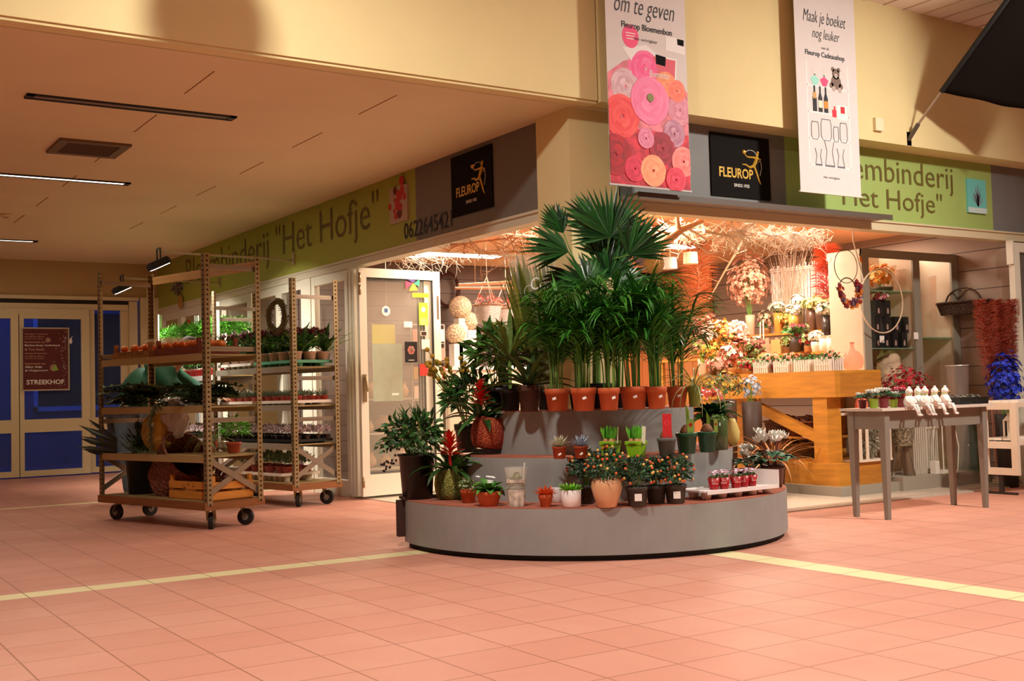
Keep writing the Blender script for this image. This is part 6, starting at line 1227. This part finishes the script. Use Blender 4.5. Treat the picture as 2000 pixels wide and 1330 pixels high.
t = thing('wrapped_bottle', 'mottled vine-wrapped white vase standing behind the red berry branches', 'vase', CC(1735, .15, .15)); MB().lathe([(.08, 0), (.1, .5), (.13, .8), (.11, 1.1), (.06, 1.17)], 18).obj('vase', mat('#c8a888', .8, var=.3, scale=14), t, smooth=True); b = MB(); b.tube([(.13*cos(k*.5), .13*sin(k*.5), .3+k*.025) for k in range(34)], .01, 5); b.obj('vines', mat('#6a4a34', .9), t)
# rings and wreath hung at the cabinet
def ring(lab, px, py, yy, R, th, col, name='metal_ring', hang=None, sy=1):
    p = P(px, py, y=yy); t = thing(name, lab, 'ring', p); b = MB(); b.tube([(R*cos(k/18*pi), 0, R*sy*sin(k/18*pi)) for k in range(37)], th, 6, cap=False); b.obj('ring', mat(col, .4, metal=.3), t); return t
ring('thin dark metal ring hung on the cabinet side panel', 1652, 520, 7.22, .155, .004, '#6a5038', hang=1); t = ring('large pale rattan ring hung at the cabinet in front of the black vase boxes', 1722, 588, 7.2, .30, .007, '#e8d0b0'); MB().tube([(-.24, 0, .18), (-.36, 0, .55), (-.375, 0, .92)], .006, 5).obj('cord', mat('#e8d8c0', .7), t)
t = thing('flower_wreath', 'wreath of dark red, orange and purple dried flowers on the cabinet side panel', 'wreath', P(1655, 568, y=7.2)); MB().tube([(.12*cos(k/12*pi), 0, .12*sin(k/12*pi)) for k in range(25)], .006, 5).obj('hoop', mat('#4a3424', .6), t)
for nm, c, n_ in (('flowers', ('#6a1016', '#a82a2c'), 44), ('orange_flowers', ('#c8641c', '#f0a040'), 16), ('purple_flowers', ('#5a4a5c', '#8a7a90'), 34)):
    b = MB(); r = random.Random(n_)
    for i in range(n_): a = r.uniform(pi*.9, 2.25*pi); flower(b, V((.125*cos(a)+r.uniform(-.03, .03), r.uniform(-.05, .0), .125*sin(a)+r.uniform(-.03, .03))), .03, 6, (r.uniform(-.5, .5), -1, r.uniform(-.3, .6)), .7, .3, i)
    b.obj(nm, leafmat(*c, .8), t)
t = thing('orange_tag', 'small orange feather clipped on the thin metal ring', 'ornament', P(1680, 506, y=7.2)); MB().leaf((0, 0, .04), (.4, 0, -1), (0, 1, 0), .09, .04, 0, 3).obj('feather', mat('#f08a1c', .7), t); MB().box(-.01, -.006, .03, .01, .006, .05).obj('clip', mat('#6a5038', .4), t)
# floor-standing things behind and under the table
t = thing('moss_crate', 'white wooden crate packed with grey reindeer moss beside the counter foot', 'crate', (8.51, 7.19, .292)); b = MB()
for x in (-.20, -.11, .20): b.box(x-.018, -.114, 0, x+.018, -.106, .42)
b.box(-.22, -.105, .0, .22, .11, .015); b.box(-.22, -.120, .42, .22, -.100, .445); b.box(-.22, .09, .42, .22, .11, .445); b.box(-.22, -.12, 0, .22, -.105, .02); b.obj('slats', mat('#ecd8c0', .6), t); b = MB(); bush(b, (0, 0, .21), .18, .18, 800, .05, .014, 3, up=-1, fill=.7); o = b.obj('moss', leafmat('#6a6450', '#b8b098', .9), t); o['kind'] = 'stuff'; o.scale = (1, .6, 1)
t = thing('pink_candle', 'round coral pink textured candle above the white moss crate', 'candle', V((8.36, 7.095, .738))); MB().lathe([(.04, 0), (.055, .02), (.058, .08), (.045, .12), (.02, .13)], 18, rib=.06, ribn=6).obj('wax', mat('#f07a5c', .5, var=.2, scale=30), t, smooth=True); MB().tube([(0, 0, .12), (0, 0, .145)], .003, 4).obj('wick', mat('#3a2a20', .8), t)
t = basket(KY(1757, 7.13, .41), 'round grey-brown twig basket planter on spindly legs under the grey table', .10, .10, .19, mat('#8a7a60', .9, var=.5, scale=40, bump=1, kind='voronoi'), name='footed_basket', flare=1.25)
b = MB(); [b.tube([(.06*cos(a), .06*sin(a), 0), (.12*cos(a), .12*sin(a), -.275)], .008, 5) for a in (.5, 2.6, 4.7)]; b.obj('legs', mat('#6a5a44', .8), t); b = MB(); bush(b, (0, 0, .22), .12, .06, 50, .12, .025, 3); b.obj('leaves', G_DARK, t)
t = thing('wooden_lantern', 'white bird-cage style lantern under the right half of the grey table', 'lantern', KY(1834, 7.1, .13)); b = MB(); R = .13
for k in range(10): a = k*.628; b.tube([(R*cos(a), R*sin(a), 0), (R*1.15*cos(a), R*1.15*sin(a), .25), (R*.9*cos(a), R*.9*sin(a), .45), (.02*cos(a), .02*sin(a), .56)], .005, 5)
b.obj('bars', mat('#e8dcc8', .5), t); MB().lathe([(R*1.05, 0), (R*1.05, .02)], 24).lathe([(.02, .55), (.01, .6)], 10).obj('base', mat('#e8dcc8', .5), t)
for k, (px, yy, lab, h) in enumerate(((1790, 7.12, 'white shuttered panel leaning in the cabinet base behind the grey table', .5), (1812, 7.15, 'second white slatted panel beside the first behind the grey table', .42))):
    t = thing('folding_screen', lab, 'panel', KY(px, yy, .132)); b = MB(); [b.box(-.10+.03*i, 0, 0, -.085+.03*i, .012, h) for i in range(7)]; b.obj('slats', mat('#d8ccb8', .6), t); MB().box(-.11, -.006, h, .11, .014, h+.03).obj('top_rail', mat('#d8ccb8', .6), t)
glassvase('large clear glass cylinder on the cabinet plinth behind the right table legs', KY(1878, 7.1, .13), .13, .45, None, 1, '#d8e0d0')
glassvase('tall flared glass vase standing behind the black trays on the table right end', KY(1868, 7.0, .13), .11, 1.02, None, 0)
# ------------------------------------------------------------------ the grey console table
t = thing('console_table', 'narrow grey painted table with tapered legs in front of the shop', 'table', (7.5, 5.815, 0)); m_tb = mat('#847a6e', .5, var=.04); m_tt = mat('#d2c2b4', .35, var=.03)
MB().box(-.66, -.2, .795, .66, .2, .815).obj('top', m_tt, t); b = MB(); b.box(-.55, -.15, .66, .55, -.13, .795); b.box(-.55, .13, .66, .55, .15, .795); b.box(-.6, -.13, .66, -.58, .13, .795); b.box(.58, -.13, .66, .6, .13, .795); b.obj('apron', m_tb, t)
for sx in (-1, 1):
    for sy in (-1, 1):
        b = MB(); x, y = sx*.58, sy*.145; b.add([(x+i*q, y+j*q, z) for z, q in ((0, .017), (.62, .028), (.795, .028)) for (i, j) in ((-1, -1), (1, -1), (1, 1), (-1, 1))], [(3, 2, 1, 0), (8, 9, 10, 11)]+[(k*4+i, k*4+(i+1) % 4, k*4+4+(i+1) % 4, k*4+4+i) for k in range(2) for i in range(4)]); b.obj('leg', m_tb, t)
ZT_ = .816
PINKF = leafmat('#d84a68', '#f8a8b4', .6)
for k, (px, dy, c, fc, s, nf, lab) in enumerate(((1681, .02, '#6a0f14', M_WHITEF, .62, 10, 'cyclamen in a dark red pot at the left end of the grey table'), (1703, -.06, '#9ab82a', M_WHITEF, .72, 22, 'white cyclamen in a lime green pot on the grey table'), (1722, -.07, '#8a1420', M_WHITEF, .78, 22, 'white cyclamen in a red pot between two lime pots on the grey table'),
      (1742, -.08, '#a8c030', M_WHITEF, .62, 14, 'white cyclamen in a slim lime yellow pot on the grey table'), (1757, -.08, '#8a1420', PINKF, .78, 16, 'pink cyclamen in a red pot beside the white plush birds'))):
    cyclamen(KY(px, 5.815+dy, ZT_), lab, s, mat(c, .4), fc, k, 10+k, nf, .07, .10, rt=.05, ph=.10)
# plush birds sitting on the edge
pl = None; M_PL = mat('#f2ece4', .9, var=.03, scale=60, bump=.4)
for k, (px, dy, lab) in enumerate(((1772, -.02, 'white plush bird with dangling legs, leftmost of the row on the table edge'), (1789, .08, 'white plush bird set slightly back, second from left of the row'), (1803, -.02, 'white plush bird with crossed dangling legs, in the middle of the row'), (1822, -.02, 'white plush bird with dangling legs, second from right of the row'), (1842, -.02, 'white plush bird with dangling legs, rightmost of the row beside the black trays'))):
    p = KY(px, 5.64+dy, ZT_)
    if pl is None:
        t = pl = thing('plush_bird', lab, 'plush toy', p, 0, 'white plush birds'); MB().lathe([(.01, 0), (.035, .01), (.042, .04), (.03, .075), (.016, .095)], 14).obj('body', M_PL, t, smooth=True)
        b = MB().ball((0, -.003, .115), .027, 12, 8); b.ball((0, -.004, .143), .012, 8, 5); b.obj('head', M_PL, t, smooth=True); MB().tube([(0, -.028, .113), (0, -.042, .108)], [.006, .001], 6).obj('beak', mat('#e0a83c', .6), t)
        for s_ in (-1, 1): b = MB(); b.tube([(s_*.015, -.02, .012), (s_*.018, -.055, .012), (s_*.012+.012, -.068, -.03), (s_*.012+.018, -.07, -.055)], [.011, .010, .008, .008], 8); b.tube([(s_*.012+.018, -.07, -.056), (s_*.012+.02, -.09, -.062)], [.010, .007], 6); b.obj('leg', M_PL, t, smooth=True)
        b = MB(); [b.tube([(s_*.036, -.005, .075), (s_*.05, -.02, .045), (s_*.035, -.035, .03)], [.009, .009, .007], 7) for s_ in (-1, 1)]; b.obj('wings', M_PL, t, smooth=True); b = MB(); b.lathe([(.018, .088), (.025, .092), (.022, .10)], 12); b.obj('scarf', mat('#c8cc80', .9), t)
    else: dup(pl, p, (0, .2, -.3, .3, .35)[k], lab)
for k, (px, lab) in enumerate(((1862, 'black tray of small dark pots on the table right end, left one'), (1894, 'black tray of small dark pots at the far right end of the table'))):
    t = thing('black_tray', lab, 'tray', KY(px, 5.8, ZT_), 0, 'black trays on the grey table'); MB().box(-.075, -.10, 0, .075, .12, .055).obj('tray', mat('#151210', .5), t); b = MB(); bush(b, (0, 0, .058), .07, .02, 90, .02, .012, k); b.obj('sprouts', leafmat('#4a4434', '#a89a8a'), t)
# ------------------------------------------------------------------ far right: white open shelf, plumes, blue flowers, barrel
m_ws = mat('#e8d4bc', .5)
t = thing('open_shelf', 'white wooden open shelf stand at the right edge of the picture', 'shelf', (9.12, 6.08, 0)); x1 = 1.5
for x in (0, x1):
    for y in (0, .30): MB().box(x-.02, y-.03, .17, x+.02, y+.03, .80).obj('upright', m_ws, t)
    [MB().box(x-.018, .03, z, x+.018, .27, z+.06).obj('end_rail', m_ws, t) for z in (.17, .40, .74)]
    MB().box(x-.015, -.0, 0, x+.015, .30, .02).box(x-.012, .13, 0.02, x+.012, .17, .17).obj('foot', mat('#2a1f18', .6), t)
for z in (.47, .80):
    b = MB(); [b.box(0.02, -.03+.09*k, z, x1, .04+.09*k, z+.02) for k in range(4)]; b.obj('shelf', mat('#f0e4d4', .45), t); MB().box(.02, -.03, z-.04, x1, -.012, z).obj('front_rail', m_ws, t)
t = thing('small_lantern', 'tiny white lantern on the middle board of the white open shelf', 'lantern', (9.22, 6.2, .49)); b = MB(); [b.box(i*.03-.006, j*.03-.006, 0, i*.03+.006, j*.03+.006, .15) for i in (-1, 1) for j in (-1, 1)]; b.obj('frame', mat('#e8dcc8', .5), t); MB().lathe([(.055, .15), (.03, .18), (.012, .2), (.01, .22)], 8).obj('roof', mat('#e8dcc8', .5), t)
o = MB().box(-.03, -.03, 0, .03, .03, .12).obj('pillar_candle', mat('#efe4d6', .6), None, (9.30, 7.05, .132)); tag(o, 'white pillar candle on the cabinet base seen through the open shelf', 'candle')
pm = None
for k, (px, yy, lean, lab) in enumerate(((1913, 6.98, -.06, 'coral pink pampas plume leaning left, leftmost of the bunch'), (1930, 6.95, -.02, 'coral pink pampas plume, second from left of the bunch'), (1947, 6.98, .0, 'coral pink pampas plume in the middle of the bunch'), (1960, 6.94, .03, 'coral pink pampas plume, second from right of the bunch'), (1978, 6.92, .04, 'coral pink pampas plume at the right beside the door frame'))):
    p = KY(1944, 6.72, .0)+V((.03*(k-2), .02*(k % 2), 0)); yy -= .28; tip = P(px, 588+6*(k % 2), y=yy)-p; t = thing('pampas_plume', lab, 'dried grass', p, 0, 'coral pampas plumes'); b = MB(); r = random.Random(k); q0 = V((0, 0, .1)); mid = tip*.55; mid.x = tip.x*.35
    for i in range(900):
        u = r.random()**.7; c = mid.lerp(tip, u); w_ = .062*(sin(pi*min(1, u*.85+.12)))**.8; a = r.uniform(0, 6.28); b.leaf(c+V((cos(a), sin(a), 0))*w_*.3, (cos(a)*.7, sin(a)*.7, 1.0), (0, 0, 1), .075, .014, .9, 2)
    b.obj('plume', leafmat('#b8563e', '#eca088', .9), t); MB().tube([q0, mid*.5+q0*.5, mid, tip*.9+mid*.1], [.006, .006, .005, .002], 5).obj('stem', mat('#d08a78', .7), t)
bouquet('blue_delphinium', 'deep blue flowers in a dark pot below the pampas plumes', 'flowers', KY(1960, 6.58, .0), .68, .10, mat('#1c120e', .5), .17, .62, (('#0a1470', '#2438d8'), ('#101c9a', '#3a58f0')), 260, .034, leaf=mat('#0c1030', .8), nl=20, vase='floor_vase', seed=2)
t = basket(V((9.98, 7.15, 1.66)), 'dark brown wicker basket hung high on the plank wall above the pampas plumes', .09, .30, .12, mat('#3a2010', .9, var=.5, scale=50, bump=1, kind='voronoi'), handle=False, rz=0); b = MB(); b.tube([(0, .2*cos(k/12*pi), .12+.14*sin(k/12*pi)) for k in range(13)], .009, 6); b.obj('handle', mat('#3a2010', .9), t); MB().bar((0.0, 0, .24), (.12, 0, .27), .02, .012).obj('hook', M_RAIL, t)
t = thing('dark_bench', 'dark brown bench behind the white open shelf at the right edge', 'bench', (10.35, 6.55, 0)); MB().box(-.3, -.15, .44, 1.2, .25, .50).obj('seat', mat('#4a3a30', .5), t)
for x in (-.2, 1.1): MB().lathe([(.03, 0), (.045, .1), (.04, .25), (.05, .44)], 14, (x, .05, 0)).obj('leg', mat('#5a4430', .5), t)
t = thing('straw_mat', 'round pale straw coil on the floor under the white shelf', 'straw ring', KY(1955, 6.75, .0)); b = MB(); [b.tube([(R*cos(k/10*pi), R*sin(k/10*pi), .02+.02*j) for k in range(21)], .018, 6) for j, R in enumerate((.12, .11, .09))]; b.obj('coil', mat('#b8a088', .9, var=.3, scale=50), t); MB().lathe([(.08, 0), (.08, .01)], 16).obj('base', mat('#a08870', .9), t)
# outer door frame at the right
b = MB(); X0 = P(1986, 700, y=6.62).x; b.box(X0, 6.60, .012, X0+.09, 6.66, 2.31); b.box(X0+.09, 6.60, 2.22, 14, 6.66, 2.31); b.box(X0+.09, 6.60, .012, 14, 6.66, .2); o = struct('door_8', b, m_wf)
MB().box(X0+.09, 6.625, .2, 14, 6.632, 2.22).obj('pane', glass('#fff0e0', .08), o); MB().box(X0-.03, 6.59, 2.1, X0-.01, 6.66, 2.33).obj('hinge', mat('#e0d8c8', .4), o)
# stock on the bench shelves under the counter
for k, (px, X_, z, w_, lab, c) in enumerate(((1572, BX+.32, .52, .2, 'reddish wicker basket under the counter, on the upper lower-shelf', '#8a4a24'), (1530, BX+.36, .52, .2, 'brown basket of mixed cones under the counter, left of the reddish basket', '#6a3c20'), (1560, BX+.4, .31, .22, 'wide brown basket heaped with yellow-brown cones at the counter foot', '#7a5424'), (1515, BX+.42, .31, .2, 'shallow basket with pale shells at the counter foot, left of the cones', '#8a6a4a'))):
    t = basket(K(px, X_, z+.002), lab, w_*.9, w_, .13, mat(c, .85, var=.4, scale=50, bump=1, kind='voronoi'), flare=1.15); b = MB(); r = random.Random(k)
    for i in range(80): a = r.uniform(0, 6.28); q = w_*.8*math.sqrt(r.random()); b.ball((cos(a)*q*.9, sin(a)*q, .12+.05*(1-q/w_)+r.uniform(0, .02)), .02, 6, 4)
    o = b.obj('cones', leafmat(('#4a2416', '#5a2c20', '#6a5020', '#a88a70')[k], ('#a8603c', '#b8806a', '#c8a85a', '#e8d0c0')[k], .7), t); o['kind'] = 'stuff'
t = thing('bronze_grass', 'plant with long arching bronze strap leaves before the counter', 'potted plant', K(1505, 7.78, 0)); pot(t, .10, .08, .30, mat('#5a3020', .5)); rosette(t, .27, 38, .58, .022, .5, 1.4, 1.5, leafmat('#8a4a1c', '#c88a4a'), 5, seg=6)
# ------------------------------------------------------------------ inside the shop, seen left of the column and through the door glass
t = thing('white_cabinet', 'white low cabinet with a ledge holding ball vases at the back wall', 'cabinet', (6.5, 11.45, 0)); MB().box(0, 0, 0, 2.4, .5, 1.28).obj('body', mat('#e8d4c0', .5), t); MB().box(-.02, -.03, 1.28, 2.42, .5, 1.32).obj('top', mat('#f2e4d4', .4), t); b = MB(); [b.box(.02+.6*k, -.02, .06, .58+.6*k, 0, 1.2) for k in range(4)]; b.obj('doors', mat('#d8c0a8', .5), t)
for k, (px, py, r_, lab) in enumerate(((899, 600, .135, 'speckled round cream ball at the top of the back-wall display'), (916, 627, .11, 'woven cream ball right of and below the big speckled ball'), (890, 652, .12, 'pinkish woven ball at the lower left of the back-wall display'))):
    p = P(px, py, y=11.7); o = MB().ball((0, 0, 0), r_, 22, 14).obj('woven_ball', mat('#d8b898', .8, var=.35, scale=45, bump=1, kind='voronoi'), None, (p.x, 11.7, 0), smooth=True); tag(o, lab, 'ball ornament'); bz = p.z-r_
    s_ = thing('pedestal', 'white block pedestal under the %s woven ball' % ('big speckled', 'right', 'lower pinkish')[k], 'pedestal', (p.x, 11.7+.0, 1.32)); MB().box(-.06, -.06, 0, .06, .06, max(.02, bz-1.32)).obj('block', mat('#e8d8c8', .6), s_); o.location.z = 1.32+max(.02, bz-1.32)+r_
t = thing('twig_wreath', 'dark brown twig wreath on the plank wall just right of the open door', 'wreath', P(872, 566, y=11.95)); b = MB(); r = random.Random(2)
for q in range(9): ph = r.random()*6; b.tube([((.15+.02*sin(3*a+ph))*cos(a), -.03+.015*cos(2*a+ph), (.20+.02*sin(3*a+ph))*sin(a)) for a in [k*pi/12 for k in range(25)]], .008, 5)
b.obj('twigs', mat('#4a2010', .8), t); MB().box(-.01, -.03, .2, .01, .0, .23).obj('nail', m_blk, t)
t = thing('hanging_ladder', 'bare twig poles hung horizontally under the shop ceiling left of the palm', 'hanging decoration', P(930, 558, y=9.6)); qa = P(1045, 552, y=9.6)-P(885, 560, y=9.6); b = MB(); o_ = V((-.2, 0, 0)); b.tube([o_, o_+qa], [.016, .02], 8); b.tube([o_+V((.02, .1, -.02)), o_+qa+V((0, .1, -.06))], [.012, .016], 8); b.obj('poles', mat('#d8a078', .7), t); b = MB(); [b.tube([o_+qa*u, o_+qa*u+V((0, 0, 2.56-t.location.z))], .0025, 4) for u in (.2, .7)]; b.obj('cords', mat('#c89878', .7), t)
for k, (px, py, w_, lab) in enumerate(((953, 606, .13, 'white-rimmed woven hanging basket below the twig poles, left one'), (990, 612, .13, 'pale woven hanging basket below the twig poles, right one'))):
    p = P(px, py+24, y=9.6+.12*k); t = basket(p, lab, w_, w_, .17, mat('#c09070', .8, var=.4, scale=50, bump=1, kind='voronoi'), name='hanging_basket', flare=1.4); t.children[2].data.materials[0] = M_WHITEP
    b = MB(); [b.tube([(w_*cos(a), w_*sin(a), .17), (0, 0, .45)], .004, 4) for a in (.3, 2.4, 4.5)]; b.tube([(0, 0, .45), (0, 0, 2.56-p.z)], .003, 4); b.obj('ropes', mat('#f0dcc8', .7), t)
    b = MB(); bush(b, (0, 0, .2), .14, .08, 50, .06, .02, k); b.obj('dried_flowers', leafmat('#c85a4a', '#f0a090'), t)
for i, (px, py, yy, L, c, n, lab) in enumerate(((880, 478, 8.4, .9, '#d89868', 30, 'bare orange-brown branch under the ceiling right of the open door'), (930, 490, 8.0, .8, '#e0a878', 34, 'twisted pale branch hanging left of the sleeved plant'), (985, 500, 7.8, .5, '#f0d8bc', 60, 'dense glittering twig tangle above the sleeved plant'), (770, 500, 11.0, 1.0, '#f4e8d8', 60, 'white twig cluster above the open glass door'), (955, 455, 8.6, .6, '#f0dcc0', 26, 'pale forked branch near the shop ceiling left of the column'))):
    branch(lab, P(px, py, y=yy), (1, .1, .04), L, c, 50+i, n, .012, .3, 'bare branches left of the column')
bouquet('orange_bouquet', 'orange and coral bouquet behind the yucca leaves in the shop', 'bouquet', V((7.3, 10.3, 0)), 1.1, .12, mat('#c06a3a', .5), .22, .36, (('#d8501c', '#f08a4a'), ('#d8a830', '#f0d060')), 110, .05, nl=40, vase='floor_vase', seed=3)
t = thing('shelf_unit', 'grey-beige shelf unit with pots seen through the open glass door', 'shelf', (5.25, 11.0, 0)); 
for z in (.25, .62, .98): MB().box(0.03, 0, z-.02, 1.02, .35, z).obj('shelf', mat('#b8a890', .6), t)
for x in (0, 1.02): MB().box(x, 0, 0, x+.03, .35, 1.0).obj('side', mat('#a89880', .6), t)
MB().box(.03, .35, 0, 1.02, .36, .96).obj('back', mat('#8f8068', .7), t)
vp = None
for k in range(15):
    row = k//5; p = V((5.37+.2*(k % 5), 11.13, (.252, .622, .982)[row])); lab = 'round clay pot on the %s board of the shelf behind the open door' % ('lowest', 'middle', 'top')[row]
    if vp is None: vp = thing('clay_pot', lab, 'pot', p, 0, 'clay pots on the shelf unit'); MB().lathe([(.04, 0), (.08, .03), (.09, .08), (.06, .13), (.055, .15), (.065, .16), (.05, .158)], 16).obj('body', mat('#b8885c', .6, var=.2), vp, smooth=True); MB().lathe([(.05, .15), (.001, .152)], 12, cap=False).obj('soil', M_SOIL, vp)
    else: dup(vp, p, k, lab, s=(1, .8, 1.15, .9)[k % 4])
t = thing('card_rack', 'wire rack full of small greeting cards seen through the open glass door', 'card rack', (5.93, 10.78, 0)); b = MB(); [b.bar((x, 0, 0), (x, 0, 1.75), .012, .012) for x in (-.2, .2)]; [b.bar((-.2, 0, z), (.2, 0, z), .01, .01) for z in (.1, .95, 1.15, 1.35, 1.55, 1.75)]; b.bar((-.2, -.2, .01), (-.2, .2, .01), .02, .02); b.bar((.2, -.2, .01), (.2, .2, .01), .02, .02); b.obj('frame', mat('#c8c0b0', .4, metal=.5), t)
cp = None; r = random.Random(3); cols = ('#e8c8b0', '#d86a5a', '#f0e4d4', '#c89a5a', '#e89a8a')
protos = {}
for i in range(4):
    for j in range(4):
        c = cols[(i*3+j) % 5]; p = V((5.93-.15+.1*j, 10.765, .97+.2*i)); lab = 'greeting card in the wire rack, row %s from the bottom' % ('one', 'two', 'three', 'four')[i]
        if c not in protos: o = MB().box(-.04, -.004, 0, .04, 0, .13).obj('greeting_card', mat(c, .6), None, p); protos[c] = o
        else: o = protos[c].copy(); COL.objects.link(o); o.location = p
        tag(o, lab, 'card', 'greeting cards in the rack')
t = thing('teal_apron', 'pale teal hanging cloth with a yellow top seen through the door glass', 'cloth', (5.30, 10.82, 0)); MB().box(0, 0, .95, .34, .012, 1.55).obj('cloth', mat('#a8c4a8', .8, var=.1), t); MB().box(0, -.002, 1.55, .26, .012, 1.75).obj('yellow_top', mat('#e0d84a', .8), t); MB().bar((-.02, .006, 1.76), (.38, .006, 1.76), .015, .015).bar((.17, .006, 1.76), (.17, .006, 2.56), .006, .006).obj('rail', M_GALV, t)
for k, (x, y, lx) in enumerate(((6.1, 8.6, 1.2), (6.4, 11.0, 1.2), (8.1, 7.5, 1.2), (8.0, 9.5, 1.2))):
    t = thing('ceiling_panel_light', ('bright ceiling panel light nearest the column inside the shop', 'bright ceiling panel light at the rear left of the shop', 'bright ceiling panel light just inside the right opening', 'bright ceiling panel light deep in the right half of the shop')[k], 'ceiling light', (x, y, 2.56)); MB().box(-lx/2, -.15, -.02, lx/2, .15, 0).obj('frame', m_wf, t); MB().box(-lx/2+.02, -.13, -.025, lx/2-.02, .13, -.02).obj('diffuser', mat('#fff0dc', .5, emit=7), t)
t = thing('pendant_lamp', 'white globe pendant lamp hanging in the hall before the upper wall', 'lamp', (2.09, 5.5, 3.655)); MB().ball((0, 0, 0), .2, 24, 16).obj('globe', mat('#efe6d8', .5), t, smooth=True); MB().tube([(0, 0, .19), (0, 0, .64)], .006, 6).obj('cord', m_blk, t)
